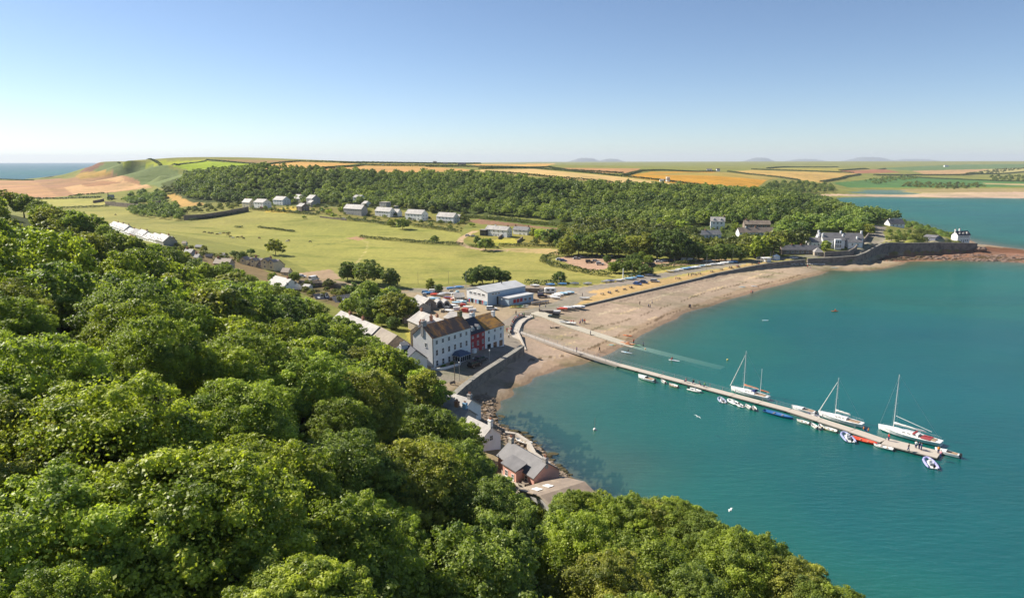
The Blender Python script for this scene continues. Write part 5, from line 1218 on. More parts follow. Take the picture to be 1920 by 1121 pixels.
MB().box(-L2/2+.35, -5.2, -.5, -L2/2+1.65, -4.22, 2.5).obj('porch', M_frame, rh_)
pub = thing('pub', 'white three-storey pub with an ochre lichen roof and black window recesses', 'pub', place(L1+L2, L3, 11), yaw)
gable_shell(L3, 11, 6.8, 3.2).obj('wall', M_white, pub); rf = gable_roof(L3, 11, 6.8, 3.2, .22, x0=-L3/2+.02).obj('roof', mat('roof_ochre', (.46, .23, .05), (.17, .11, .065), .8, .55, .42, .62, vscale=(.6, 1.6, 1)), pub)
for k in range(3):
    x = -L3/2+1.9+k*(L3-3.6)/2
    opening(pub, 'f', x, 5.9, .9, 1.0, L3, 11); opening(pub, 'f', x, 3.7, .9, 1.5, L3, 11); opening(pub, 'f', x+.1, 1.2, 1.7, 1.9, L3, 11, 'hole')
chimney(rf, -L3/2+.5, 0, 7.5, 11.6, 1.6, 1.0, M_white, 3); chimney(rf, L3/2-.5, -1.5, 6.8, 10.9, .9, .9, M_white, 1)
MB().box(-.1, -5.9, 3.0, .1, -5.5, 4.6).obj('hanging_sign', M_frame, pub)
# --- yacht club / sailing centre
Nn, Lf, Rt = W(914.5, 574, 4.2), W(867, 567, 4.2), W(985, 560, 4.2)
dv = Rt-Nn; yaw = math.atan2(dv.y, dv.x); wd_ = dv.xy.length; ux = Vector((math.cos(yaw), math.sin(yaw), 0)); vx = Vector((-math.sin(yaw), math.cos(yaw), 0)); dp = (Lf-Nn).dot(vx)
c = Nn+ux*wd_/2+vx*dp/2
M_ltblue = mat('pale_blue_cladding', (.40, .50, .58), (.34, .44, .53), .6, .5)
yaw_club = yaw
cl_ = thing('club_building', 'big white sailing club hall with a shallow grey metal roof', 'club building', (c.x, c.y, 4.1), yaw)
gable_shell(wd_, dp, 5.6, 1.5).obj('wall', M_ltblue, cl_)
rf = gable_roof(wd_, dp, 5.6, 1.5, .3, .2).obj('roof', M_tin, cl_)
q = MB(); q.poly([(-wd_/2-.05, dp/2, -1), (-wd_/2-.05, -dp/2, -1), (-wd_/2-.05, -dp/2, 5.6), (-wd_/2-.05, 0, 7.1), (-wd_/2-.05, dp/2, 5.6)]); q.poly([(-wd_/2-.05, -dp/2, -1), (-wd_/2-.05, dp/2, -1), (-wd_/2-.05, dp/2, 0), (-wd_/2-.05, -dp/2, 0)]); q.obj('gable_wall', M_white, cl_)
for u in (-dp*.3, -dp*.1, dp*.1, dp*.3): link('window', winmesh(dp*.14, .9, 'wide'), cl_, (-wd_/2-.05, -u, 4.4), -math.pi/2)
for k, u in enumerate(np.linspace(-dp*.36, dp*.42, 7)):
    MB().box(-wd_/2-.12, -u-.75, 0, -wd_/2-.05, -u+.75, 2.0).obj('changing_door', [M_blue, M_dark, M_ltblue][k % 3], cl_)
for k in range(3): opening(cl_, 'f', -wd_/2+3+k*1.6, 4.7, 1.3, .7, wd_, dp)
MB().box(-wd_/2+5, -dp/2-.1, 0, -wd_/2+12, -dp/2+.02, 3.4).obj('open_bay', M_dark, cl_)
MB().tube((wd_*.1, -1, 6.4), (wd_*.1, -1, 8.2), .2, .2, 8).obj('flue', M_dark, rf)
ex = thing('club_extension', 'low white annexe with red framed windows in front of the club hall', 'annexe', tuple(Nn+ux*(wd_*.60)+vx*(-3.2)+Vector((0, 0, -.1))), yaw)
ew = wd_*.66; MB().box(-ew/2, -3, -1, ew/2, 3.15, 3.2).obj('wall', M_ltblue, ex); MB().box(-ew/2-.25, -3.25, 3.202, ew/2+.25, 3.15, 3.5).obj('roof', M_tin, ex)
for k in range(3): MB().box(-ew/2+2.6+k*1.9, -3.08, 1.0, -ew/2+4.1+k*1.9, -2.99, 2.5).obj('red_window', mat('red_frame', (.45, .05, .05), (.35, .04, .04), .6, 3), ex)
for k in range(3): opening(ex, 'f', ew/2-2.2-k*2.6, 1.6, 1.6, 1.3, ew, 6)
def rf_sky(rf, x):
    mb = MB(); s_ = 1.7/6.5; y0, y1 = -4.4, -2.4
    a_ = rf.data.vertices; zt = max(v.co.z for v in a_); f_ = lambda y: zt-s_*abs(y)+.05
    mb.loft([[(x-.55, y0, f_(y0)), (x+.55, y0, f_(y0)), (x+.55, y0, f_(y0)+.1), (x-.55, y0, f_(y0)+.1)], [(x-.55, y1, f_(y1)), (x+.55, y1, f_(y1)), (x+.55, y1, f_(y1)+.1), (x-.55, y1, f_(y1)+.1)]]); mb.obj('skylight', M_frame, rf)
# --- cottages at the water's edge
ridge_house('white gabled cottage with a tall stack at the harbour edge', (838,735), (884,749), 9.4, 2.2, 6.2, M_white, M_slatelt, lambda w_, h: row('r', 1, 2, .8, 1, 6)+row('f', 3, 1.6, .9, 1.1, w_), [(.86, M_greyr, 1.2)], zb=4.0)
ridge_house('grey-roofed cottage with a blue chimney behind the white gable', (848,760), (878,768), 8.9, 2.0, 5.5, M_greyr, M_slatelt, lambda w_, h: row('f', 2, 1.6, .9, 1.1, w_), [(-.4, CB, 1.3), (.6, M_blue, 1.4)], zb=4.0)
ridge_house('bluish white cottage half hidden behind the closest green tree', (880,781), (921,801), 8.3, 1.9, 4.9, M_white, M_slatelt, lambda w_, h: row('r', 1, 2.2, .9, 1.1, 6)+row('f', 3, 1.6, .9, 1.1, w_), [(.93, M_white, 1.6)], zb=3.8)
def pinkx(r, rf, *a):
    q = MB(); q.box(-1.6, -4.6, -1, 2.6, -2.9, 3.0); q.obj('bay', M_pink, r); link('window', winmesh(.9, 1.2), r, (-.4, -4.6, 1.6)); link('window', winmesh(.8, 1.1), r, (1.6, -4.6, 1.6))
    t2 = MB(); t2.quad((-1.9, -4.9, 3.02), (2.9, -4.9, 3.02), (2.9, -2.2, 4.0), (-1.9, -2.2, 4.0)); t2.quad((-1.9, -4.9, 3.16), (-1.9, -2.2, 4.14), (2.9, -2.2, 4.14), (2.9, -4.9, 3.16)); t2.obj('bay_roof', M_slate, r)
ridge_house('salmon pink cottage with a grey slate roof by the shore', (957,829), (1025,868), 8.5, 2.0, 5.8, M_pink, M_slate, lambda w_, h: row('f', 4, 1.5, .9, 1.3, w_), [(.93, M_greyr, 1.0), (-.95, M_conc, 1.1)], zb=3.9, extras=pinkx)
ridge_house('brown-roofed boathouse with two white skylights beside the pink cottage', (1094,905), (1014,930), 7.6, 1.7, 13, M_greyr, M_brownr, lambda w_, h: row('r', 2, 1.8, .9, 1.2, 8), zb=3.6, extras=lambda r, rf, *a: [rf_sky(rf, x) for x in (.6, 2.9)])
# ---------------------------------------------------------------- sea walls, slipway, pontoon
def sea_wall(key, label, th=.9, foot=-.8):
    rows = WALLS[key]; P_ = wallpts(key); o0 = P_[0].copy(); mb = MB(); cp = MB()
    nrm = []
    for i in range(len(P_)):
        a, b_ = P_[max(0, i-1)], P_[min(len(P_)-1, i+1)]; d = (b_-a); d.z = 0; d.normalize(); nrm.append(Vector((-d.y, d.x, 0)))
    for i in range(len(P_)-1):
        q = []; qc = []
        for j in (i, i+1):
            p = P_[j]-o0; n = nrm[j]
            q.append((p-n*(th/2+.12), p+n*th/2)); qc.append((p-n*(th/2+.2), p+n*(th/2+.06)))
        z0, z1 = P_[i].z-o0.z, P_[i+1].z-o0.z; f_ = foot-o0.z
        (a0, a1), (b0, b1) = q
        mb.prism([(a0.x, a0.y), (b0.x, b0.y), (b1.x, b1.y), (a1.x, a1.y)], f_, [z0-.2, z1-.2, z1-.2, z0-.2])
        (a0, a1), (b0, b1) = qc
        cp.prism([(a0.x, a0.y), (b0.x, b0.y), (b1.x, b1.y), (a1.x, a1.y)], [z0-.2+.003, z1-.2+.003, z1-.2+.003, z0-.2+.003], [z0, z1, z1, z0])
    r = thing('sea_wall', label, 'wall', o0); mb.obj('wall_face', M_wall, r); cp.obj('coping', M_concd, r); return r
sea_wall('harbour', 'thick stone harbour wall with chunky coping in front of the hotel', 1.3)
sea_wall('promenade', 'long low stone sea wall along the edge of the beach green', .6)
sea_wall('headland', 'tall grey sea wall rising along the headland', .9)
# lower stepped ledge in front of the headland wall
def ramp_strip(name, label, A_, B_, wa, wb, material, cat_='ramp', th=.5, kind=None, n=8, sub=None):
    d = (B_-A_); dd_ = Vector((d.x, d.y, 0)).normalized(); nn = Vector((-dd_.y, dd_.x, 0)); rings = []
    for k in range(n+1):
        u = k/n; p = d*u; w_ = (wa+(wb-wa)*u)/2
        rings.append([tuple(p-nn*w_-Vector((0, 0, th))), tuple(p+nn*w_-Vector((0, 0, th))), tuple(p+nn*w_), tuple(p-nn*w_)])
    mb = MB().loft(rings); o = mb.obj(name, material, None, loc=A_)
    tag(o, label, None if kind else cat_, None, kind); return o
ramp_strip('ledge_wall', 'low stone ledge running at the foot of the headland wall', W(1518,492,2.8), W(1617,490,2.8), 1.2, 1.2, M_concd, 'wall', 2.2)
# harbour ramp of concrete between two walls, curved seating wall
ramp_strip('beach_ramp', 'concrete ramp sloping down beside the harbour wall corner', W(962,618,4.25), W(980,650,2.3), 3.2, 2.6, M_conc, 'ramp', 2.0)
ramp_strip('ramp_wall', 'narrow parapet along the beach side of the concrete ramp', W(971,620,4.9), W(986,655,2.6), .45, .45, M_conc, 'wall', 2.5)
ap = MB(); out = [W(x, y, 4.12) for x, y in ((960,622),(957,612),(964,597),(975,590),(992,590),(1001,593),(988,598),(979,606),(975,616),(972,624))]
o0 = out[0].copy(); ap.prism([((p-o0).x, (p-o0).y) for p in out][::-1], -3.2, .0); o = ap.obj('quay_apron', M_conc, None, loc=o0); tag(o, 'pale curved concrete apron at the head of the footbridge', 'apron')
cw = [W(x, y, 4.9) for x, y in ((957,620),(957.5,612),(961,603),(967,596),(975,592),(984,590.5))]
mb = MB(); o0 = cw[0].copy()
for a, b_ in zip(cw[:-1], cw[1:]):
    d = (b_-a).normalized(); n = Vector((-d.y, d.x, 0))*.28; mb.prism([tuple((v-o0).xy) for v in (a+n, a-n, b_-n, b_+n)], -.9, 0)
o = mb.obj('seat_wall', M_stone, None, loc=o0); tag(o, 'curved low stone wall people sit along', 'wall')
# slipway running into the sea
ap_ = 0
s0, s1, s2, s3 = G(1003, 586), W(1060, 611, 1.9), W(1170, 645, .15), W(1355, 690, -2.6)
slp = MB(); prev = None; rows_ = []
for P_, w_ in ((s0+Vector((0,0,.05)), 7), (W(1030,597,2.9), 5.5), (s1+Vector((0,0,.25)), 4.4), (s2+Vector((0,0,.1)), 4.2), (s3, 4.2)): rows_.append((P_, w_))
rr2 = []
for (p0, w0), (p1, w1) in zip(rows_[:-1], rows_[1:]):
    for k in range(6):
        u = k/6; q = p0.lerp(p1, u); g_ = max(H(q.x+a_, q.y+b2) for a_ in (-2, 0, 2) for b2 in (-2, 0, 2)); q.z = max(q.z, g_+.12) if q.z > -.2 else q.z; rr2.append((q, w0+(w1-w0)*u))
rows_ = rr2+[rows_[-1]]
dd_ = (s3-s1); dd_.z = 0; dd_.normalize(); nn = Vector((-dd_.y, dd_.x, 0))
slp.loft([[tuple(P_-nn*w_/2-Vector((0,0,1.2))), tuple(P_+nn*w_/2-Vector((0,0,1.2))), tuple(P_+nn*w_/2), tuple(P_-nn*w_/2)] for P_, w_ in rows_])
M_slip = mat('slipway_concrete', (.50, .45, .35), (.42, .38, .30), .85, .6, bmp=.15)
so_ = slp.obj('slipway', M_slip); so_['kind'] = 'structure'
# footbridge and floating pontoon
pp = [W(974,622,3.7), W(1060,652,2.1), W(1160,683,.65), W(1480,768,.65), W(1598,806,.65), W(1657,826,.65), W(1762,852,.65)]
def walkway(a, b_, w_, par, th=.35, posts=3.5, rail='n', zt=None, name='deck'):
    d = b_-a; dh = Vector((d.x, d.y, 0)).normalized(); n = Vector((-dh.y, dh.x, 0)); L = d.length
    mb = MB(); mb.loft([[tuple(p-n*w_/2-Vector((0,0,th))), tuple(p+n*w_/2-Vector((0,0,th))), tuple(p+n*w_/2), tuple(p-n*w_/2)] for p in (a, b_)])
    o = mb.obj(name, M_deck, par); k = max(1, round(L/posts)); side = {'n': (1,), 's': (-1,), 'b': (1, -1), '': ()}[rail]
    for s_ in side:
        for i in range(k+1):
            p = a+d*(i/k)+n*s_*(w_/2-.05); q = MB(); q.box(-.04, -.04, 0, .04, .04, 1.05); qo = q.obj('rail_post', M_metal, par, loc=p)
        r_ = MB(); 
        for z in (1.05, .55): r_.tube(a+n*s_*(w_/2-.05)+Vector((0,0,z)), b_+n*s_*(w_/2-.05)+Vector((0,0,z)), .035, .035, 5)
        r_.obj('handrail', M_metal, par)
    return n
fb = thing('footbridge', 'long sloping footbridge from the harbour ramp over the beach', 'bridge', (0, 0, 0))
walkway(pp[0], pp[1], 2.0, fb, .7, 4, 'b'); walkway(pp[1]+Vector((0,0,0)), pp[2], 2.1, fb, .7, 4, 'b')
for u in (.25, .5, .75, .98):
    a = pp[0].lerp(pp[2], u); a.z = pp[0].z+(pp[2].z-pp[0].z)*u-.5; q = MB(); q.box(-.25, -.9, -4, .25, .9, -.1); q.obj('pier', M_concd, fb, loc=a, yaw=R(-45))
pt = thing('pontoon', 'long straight floating pontoon with pale decking and thin railings', 'pontoon', (0, 0, 0))
segs = []
for (a, b_, w_, rl) in ((pp[2], pp[3], 2.4, 'n'), (pp[3], pp[4], 2.5, 'n'), (pp[4], pp[5], 2.8, ''), (pp[5], pp[6], 4.4, '')):
    L = (b_-a).length; k = max(1, round(L/8))
    for i in range(k):
        q0, q1 = a.lerp(b_, i/k), a.lerp(b_, (i+1)/k); g_ = (q1-q0).normalized()*.06
        walkway(q0+g_, q1-g_, w_, pt, .22, 4, rl)
        fl = MB(); n = Vector((-g_.y, g_.x, 0)).normalized(); c0, c1 = q0.lerp(q1, .12), q0.lerp(q1, .88)
        fl.loft([[tuple(p-n*w_*.42-Vector((0,0,1.3))), tuple(p+n*w_*.42-Vector((0,0,1.3))), tuple(p+n*w_*.42-Vector((0,0,.24))), tuple(p-n*w_*.42-Vector((0,0,.24)))] for p in (c0, c1)]); fl.obj('float', M_concd, pt)
# ---------------------------------------------------------------- boats
def hull_rings(L, B, fb, dr, bowr=.12, tr=.75, n=9, sheer=.25):
    out = []
    for k in range(n+1):
        u = k/n; x = -L/2+L*u
        wv = (math.sin(math.pi*min(1, (u*.62+.38)))**.75 if u > .3 else tr+(1-tr)*(u/.3)*.98); wv = tr+(1-tr)*math.sin(u/.45*math.pi/2) if u < .45 else max(.0, (1-((u-.45)/.55)**2.3))**.85
        hb = B/2*max(wv, .02); zt = fb*(1+sheer*(2*u-.8)**2*(1 if u > .4 else .3)); zb = -dr*(1-max(0, (u-.6)/.4)**2*.95)
        out.append([(x+(.0 if u < 1 else bowr), -hb, zt), (x, -hb*.82, zt*.25), (x-.0, 0, zb), (x, hb*.82, zt*.25), (x+(.0 if u < 1 else bowr), hb, zt)])
    return out
def hull(L, B, fb, dr, deck='deck', inner=.0, **k):
    """open hull with thickness, or decked"""
    rg_ = hull_rings(L, B, fb, dr, **k); mb = MB(); mb.loft(rg_, 0, cap=True, close=False)
    n = len(rg_)
    if deck:
        for a, b_ in zip(rg_[:-1], rg_[1:]): mb.quad(a[0], b_[0], b_[4], a[4], 1)
    else:
        ins = [[(p[0][0], p[0][1]*.88, p[0][2]+.02), (p[1][0], p[1][1]*.8, p[1][2]*.9+.03), (p[2][0], 0, p[2][2]*.3+.12), (p[3][0], p[3][1]*.8, p[3][2]*.9+.03), (p[4][0], p[4][1]*.88, p[4][2]+.02)] for p in rg_]
        for a, b_, c, d in zip(rg_[:-1], rg_[1:], ins[:-1], ins[1:]):
            mb.quad(a[0], b_[0], d[0], c[0], 1); mb.quad(a[4], c[4], d[4], b_[4], 1)
            for i in range(4): mb.quad(c[i], d[i], d[i+1], c[i+1], 1)
    return mb
HC = {}
def WB(x, y): p = W(x, y, .5); p.z = 0; return p
def cached(key, fn):
    if key not in HC: HC[key] = fn()
    return HC[key]
def boat_yaw(a, b_): d = b_-a; return math.atan2(d.y, d.x)
YP = boat_yaw(pp[6], pp[2])            # pointing along the pontoon towards the shore
def rib(label, p, yaw, L=4.5, tube=(.75, .75, .77), eng=True, name='inflatable_boat', group='boats moored on the pontoon'):
    r = thing(name, label, 'inflatable boat', p, yaw, group); s_ = L/4.5; r.scale = (s_,)*3
    def tubes():
        mb = MB(); pts_ = [(-2.2, -.85), (-1.2, -.88), (0, -.88), (1.1, -.78), (1.8, -.45), (2.15, 0), (1.8, .45), (1.1, .78), (0, .88), (-1.2, .88), (-2.2, .85)]
        rings = []
        for i, (x, y) in enumerate(pts_):
            a = Vector(pts_[max(0, i-1)]); b_ = Vector(pts_[min(len(pts_)-1, i+1)]); d = (b_-a).normalized(); n = Vector((-d.y, d.x)); rr_ = .13 if i in (0, len(pts_)-1) else .23
            rings.append([(x+n.x*rr_*math.cos(t_), y+n.y*rr_*math.cos(t_), .3+rr_*math.sin(t_)+.12*max(0, x-1)) for t_ in np.linspace(0, 2*math.pi, 8, endpoint=False)])
        return mb.loft(rings).mesh('tube', M_paint, True)
    def floor():
        return MB().prism([(-2.05, -.7), (1.1, -.62), (1.9, 0), (1.1, .62), (-2.05, .7)], -.1, .16).mesh('hull', M_gel)
    link('tube', cached('ribtube', tubes), r, color=tube); link('hull', cached('ribfloor', floor), r)
    link('console', cached('ribcon', lambda: MB().box(-.35, -.25, .16, .15, .25, .85).box(-.05, -.22, .85, .02, .22, 1.05).mesh('console', M_gel)), r)
    link('seat', cached('ribseat', lambda: MB().box(-1.1, -.25, .16, -.65, .25, .6).mesh('seat', M_cloth)), r, color=(.25, .27, .3))
    if eng: link('outboard', cached('ob', lambda: MB().prism([(-2.5, -.16), (-2.1, -.14), (-2.1, .14), (-2.5, .16)], .45, .95).box(-2.35, -.05, -.5, -2.22, .05, .45).mesh('outboard', M_dark)), r)
    return r
def tender(label, p, yaw, L=3.2, col=(.8, .8, .76), inner=(.6, .55, .45), eng=True, cat_='dinghy', name='rowing_boat', group='boats moored on the pontoon', B=None, solid=False):
    r = thing(name, label, cat_, p, yaw, group); B = B or L*.42
    me = cached(('td', round(L, 1), round(B, 1), solid), lambda: hull(L, B, .45, .15, deck=None).mesh('hull', [M_paint, M_paint if solid else M_gel]))
    link('hull', me, r, color=col)
    link('thwart', cached(('th', round(L, 1)), lambda: MB().box(-.15-L*.15, -B*.38, .25, .1-L*.15, B*.38, .3).box(L*.12, -B*.36, .25, L*.12+.22, B*.36, .3).mesh('thwart', M_teak)), r)
    if eng: link('outboard', cached(('ob', round(L, 1)), lambda: MB().box(-L/2-.3, -.12, .35, -L/2, .12, .8).box(-L/2-.2, -.04, -.4, -L/2-.1, .04, .35).mesh('outboard', M_dark)), r)
    return r
def speedboat(label, p, yaw, L=6, col=(.82, .82, .8), group='boats moored on the pontoon'):
    r = thing('motor_boat', label, 'motor boat', p, yaw, group)
    link('hull', cached(('sb', round(L, 1)), lambda: hull(L, L*.36, .75, .25).mesh('hull', [M_paint, M_gel])), r, color=col)
    link('cockpit', cached(('sc', round(L, 1)), lambda: MB().box(-L*.42, -L*.13, .5, -L*.02, L*.13, .80).mesh('cockpit', M_teak)), r)
    link('windscreen', cached(('sw', round(L, 1)), lambda: MB().loft([[(0, -L*.14, .8), (0, L*.14, .8), (-.35, L*.12, 1.25), (-.35, -L*.12, 1.25)], [(L*.06, -L*.1, .8), (L*.06, L*.1, .8), (-.3, L*.1, 1.25), (-.3, -L*.1, 1.25)]]).mesh('windscreen', M_glass)), r)
    link('cabin', cached(('sk', round(L, 1)), lambda: MB().loft([[(.1, -L*.12, .8), (.1, L*.12, .8), (.1, L*.1, 1.05), (.1, -L*.1, 1.05)], [(L*.3, -L*.05, .9), (L*.3, L*.05, .9), (L*.3, L*.03, .98), (L*.3, -L*.03, .98)]]).mesh('cabin', M_gel)), r)
    link('outboard', cached(('so', round(L, 1)), lambda: MB().box(-L/2-.45, -.2, .4, -L/2, .2, 1.1).box(-L/2-.3, -.06, -.5, -L/2-.12, .06, .4).mesh('outboard', M_dark)), r)
    return r
def yacht(label, p, yaw, L, mast_h, mast_u=.12, boom=.42, B=None, sailcover=(.8, .78, .72), genoa=True, mizzen=None, spray=None, hullc=(.82, .81, .77), bowsprit=0):
    B = B or L*.3; r = thing('sailing_yacht', label, 'sailing yacht', p, yaw, 'sailing yachts on the pontoon')
    hull(L, B, 1.0, .45, tr=.62).obj('hull', [M_paint, M_gel], r).color = (*hullc, 1)
    mb = MB(); mb.loft([[(x, -B*a_, z0), (x, B*a_, z0), (x, B*a_*.8, z1), (x, -B*a_*.8, z1)] for x, a_, z0, z1 in ((-L*.16, .3, 1.0, 1.55), (L*.08, .28, 1.02, 1.5), (L*.26, .12, 1.1, 1.3))]); cb = mb.obj('cabin', M_gel, r)
    for sg in (-1, 1):
        for k in range(3): MB().box(-L*.12+k*L*.08, sg*B*.265-.03, 1.2, -L*.07+k*L*.08, sg*B*.265+.03, 1.38).obj('port_light', M_glass, cb)
    MB().box(-L*.42, -B*.24, .85, -L*.17, B*.24, 1.12).obj('cockpit', M_teak, r)
    mx = L*mast_u; mb = MB(); mb.tube((mx, 0, 1.2), (mx, 0, mast_h), .10, .07, 8); ms = mb.obj('mast', M_gel, r)
    for f_ in (.45, .72): MB().tube((mx, -B*.3, 1.2+(mast_h-1.2)*f_), (mx, B*.3, 1.2+(mast_h-1.2)*f_), .03, .03, 5).obj('spreader', M_metal, ms)
    bl = L*boom; MB().tube((mx, 0, 2.3), (mx-bl, 0, 2.35), .07, .07, 6).obj('boom', M_gel, r)
    sc_ = MB(); rings = []
    for k in range(9):
        u = k/8; x = mx-.1-bl*.96*u; rr_ = .22*(1-.55*u)*(1+.12*math.sin(k*2.2)); rings.append([(x, rr_*.8*math.cos(t_), 2.45+rr_*.6+rr_*math.sin(t_)) for t_ in np.linspace(0, 2*math.pi, 7, endpoint=False)])
    so2 = sc_.loft(rings).obj('furled_sail', M_cloth, r, True); so2.color = (*sailcover, 1)
    if genoa:
        g_ = MB(); g_.tube((L*.49+bowsprit, 0, 1.25), (mx+.2, 0, mast_h-1.2), .12, .06, 6); g_.obj('furled_genoa', M_sail, r)
    st = MB()
    for a, b_ in (((-L*.49, 0, 1.1), (mx, 0, mast_h-.1)), ((mx-.1, -B*.47, 1.05), (mx, -.05, mast_h*.95)), ((mx-.1, B*.47, 1.05), (mx, .05, mast_h*.95)), ((L*.49, 0, 1.2), (mx, 0, mast_h-.5))): st.tube(a, b_, .018, .018, 4)
    st.obj('rigging', M_metal, r)
    rl = MB()
    for sg in (-1, 1):
        pr_ = None
        for k in range(7):
            u = .04+k*.15; x = -L/2+L*u; wv = .62+.38*math.sin(min(u, .45)/.45*math.pi/2) if u < .45 else max(0, 1-((u-.45)/.55)**2.3)**.85
            q = (x, sg*B/2*max(wv, .05)*.95, 1.0+.15*max(0, u-.5)); rl.tube(q, (q[0], q[1], q[2]+.6), .02, .02, 4)
            if pr_: rl.tube((pr_[0], pr_[1], pr_[2]+.6), (q[0], q[1], q[2]+.6), .014, .014, 4)
            pr_ = q
    rl.obj('guard_rail', M_metal, r)
    if spray: mb = MB(); mb.loft([[(-L*.17, -B*.26, 1.5), (-L*.17, B*.26, 1.5), (-L*.17, B*.2, 2.1), (-L*.17, -B*.2, 2.1)], [(-L*.05, -B*.2, 1.5), (-L*.05, B*.2, 1.5), (-L*.08, B*.18, 1.8), (-L*.08, -B*.18, 1.8)]]); mb.obj('spray_hood', M_cloth, r).color = (*spray, 1)
    if mizzen:
        x2, h2 = mizzen; q = MB(); q.tube((x2*L, 0, 1.1), (x2*L, 0, h2), .075, .05, 7); q.obj('mizzen_mast', M_gel, r); MB().tube((x2*L, 0, 2.1), (x2*L-L*.25, 0, 2.1), .06, .05, 6).obj('mizzen_boom', M_teak, r)
        q = MB(); q.tube((x2*L-.1, 0, 2.3), (x2*L-L*.22, 0, 2.28), .2, .1, 7); q.obj('mizzen_sail', M_cloth, r).color = (.5, .16, .08, 1)
    return r
yacht('two-masted white ketch with rust-red sail covers, closest to the beach', W(1405,741,0), YP, 11, 12.0, .16, .4, mizzen=(-.28, 8.2), spray=(.03, .05, .16), sailcover=(.6, .25, .14), bowsprit=.4)
yacht('middle white sloop with a bare single mast and rolled white sail', W(1575,790,0), YP, 10.6, 10.8, .12, .33, sailcover=(.8, .78, .72))
y3 = yacht('largest white sloop with red deck trim at the far end of the pontoon', W(1704,820,0), YP, 13.2, 14.2, .26, .52, sailcover=(.82, .8, .74), genoa=False, hullc=(.84, .83, .8))
MB().tube((2.9, .8, 4.6), (-4.6, .5, 2.9), .08, .06, 6).obj('spinnaker_pole', M_gel, y3); MB().box(-4.6, -1.35, 1.13, -2.6, 1.35, 1.16).obj('red_deck', mat('red_trim', (.35, .05, .05), (.28, .04, .04), .6, 3), y3); MB().box(-1.4, -1.3, 1.56, -.9, 1.3, 1.62).obj('red_stripe', mat('red_trim', (.35, .05, .05)), y3)
speedboat('white cabin speedboat moored first along the pontoon', WB(1212,709), YP-.06, 6.0)
tender('small pale tender next to the cabin speedboat', WB(1244,714), YP-.5, 2.6)
tender('small tender with an orange bow on the pontoon', WB(1263,721), YP-.15, 3.2, (.75, .4, .25))
rib('thin grey inflatable lying flat along the pontoon', WB(1303,730), YP+math.pi, 4.2, (.6, .6, .56), True)
rib('navy-and-white inflatable with its bow to the pontoon below the ketch', WB(1353,748), YP-.75+.0, 4.0, (.33, .36, .48))
rib('white inflatable right of the navy one below the ketch', WB(1375,752), YP-.35, 4.2, (.78, .77, .72)); rib('small white inflatable tucked beside its larger neighbour', WB(1386,757), YP-.3, 3.2, (.74, .72, .68))
tender('cluster-end white tender right of the inflatables', WB(1403,761), YP-.6, 2.8); tender('little grey tender beside the white tender', WB(1414,764), YP-.9, 2.6, (.55, .55, .55))
tender('long open boat with a blue hull on the pontoon', WB(1459,775), YP+math.pi+.0, 7.6, (.03, .13, .33), eng=False, name='open_boat', cat_='boat', B=2.0, solid=True)
speedboat('white open launch on the far side of the pontoon', WB(1507,768), YP, 6.0); rib('dark little inflatable behind the white open launch', WB(1526,776), YP, 3, (.12, .13, .2), False)
tender('cream tender alone below the pontoon middle', WB(1506,789), YP-.1, 3.2, (.72, .68, .58)); tender('green-floored white tender by the pontoon', WB(1527,797), YP-.7, 3.0, (.7, .76, .7)); tender('tiny white tender between two others', WB(1539,798), YP-.9, 2.4)
tender('pale yellow tender below the middle sloop', WB(1556,803), YP-.1, 3.6, (.74, .70, .45))
rib('large navy and white inflatable with its bow against the pontoon', WB(1589,818), YP-.85, 5.4, (.30, .33, .52))
tender('bright red-orange open boat alongside the pontoon', WB(1620,824), YP+math.pi, 5.6, (.75, .09, .04), eng=True, name='open_boat', cat_='boat', B=1.9, solid=True)
tender('white dinghy right of the red boat', WB(1657,836), YP, 4.0, (.72, .7, .66)); rib('navy-striped inflatable moored off the very end of the pontoon', WB(1744,866), YP-1.0, 5.2, (.36, .36, .62))
speedboat('white speedboat beyond the outer end of the pontoon', WB(1776,848), YP, 4.6)
# kayaks, boards, buoys
def kayak(label, p, yaw, col, L=3.6, cat_='kayak', name='kayak', group=None):
    r = thing(name, label, cat_, p, yaw, group)
    def mk():
        mb = MB(); rings = []
        for k in range(11):
            u = -1+2*k/10; w_ = .36*(1-abs(u)**2.2)+.02; rings.append([(u*L/2, w_*math.cos(t_), .16+.12*abs(u)**2+.16*(1-abs(u)**3*.7)*math.sin(t_)) for t_ in np.linspace(0, 2*math.pi, 8, endpoint=False)])
        return mb.loft(rings).mesh('hull', M_paint, True)
    link('hull', cached(('ky', L), mk), r, color=col); link('cockpit', cached('kc', lambda: MB().box(-.45, -.2, .28, .35, .2, .345).mesh('cockpit', M_dark)), r); return r
def board(label, p, yaw, col, L=3.2, pad=(.2, .5, .7), tilt=0):
    r = thing('paddleboard', label, 'paddleboard', p, yaw)
    mk = lambda s_, z0, z1, m_: MB().prism([(L/2*s_*math.cos(t_)*(1 if math.cos(t_) < 0 else 1), .4*s_*math.sin(t_)) for t_ in np.linspace(0, 2*math.pi, 18, endpoint=False)], z0, z1).mesh('board', m_)
    link('board', cached(('bd', L), lambda: mk(1, .02, .14, M_paint)), r, color=col); link('deck_pad', cached(('bp', L), lambda: mk(.6, .143, .155, M_cloth)), r, color=pad)
    r.rotation_euler = (tilt, 0, yaw); return r
kayak('orange-red kayak pulled up at the water beside the slipway', G(1177,630), R(-25), (.8, .2, .04)); kayak('first orange kayak lying at the slipway edge', W(1172,643,.35), R(-12), (.85, .28, .08)); kayak('second longer orange kayak on the slipway', W(1181,646,.3), R(-15), (.9, .35, .12), 3.9)
kayak('lone orange kayak far out on the bay', W(1565,584,0), R(10), (.8, .2, .04)); kayak('green and purple kayak at the foot of the slipway', W(1193,648,.1), R(-20), (.25, .5, .25))
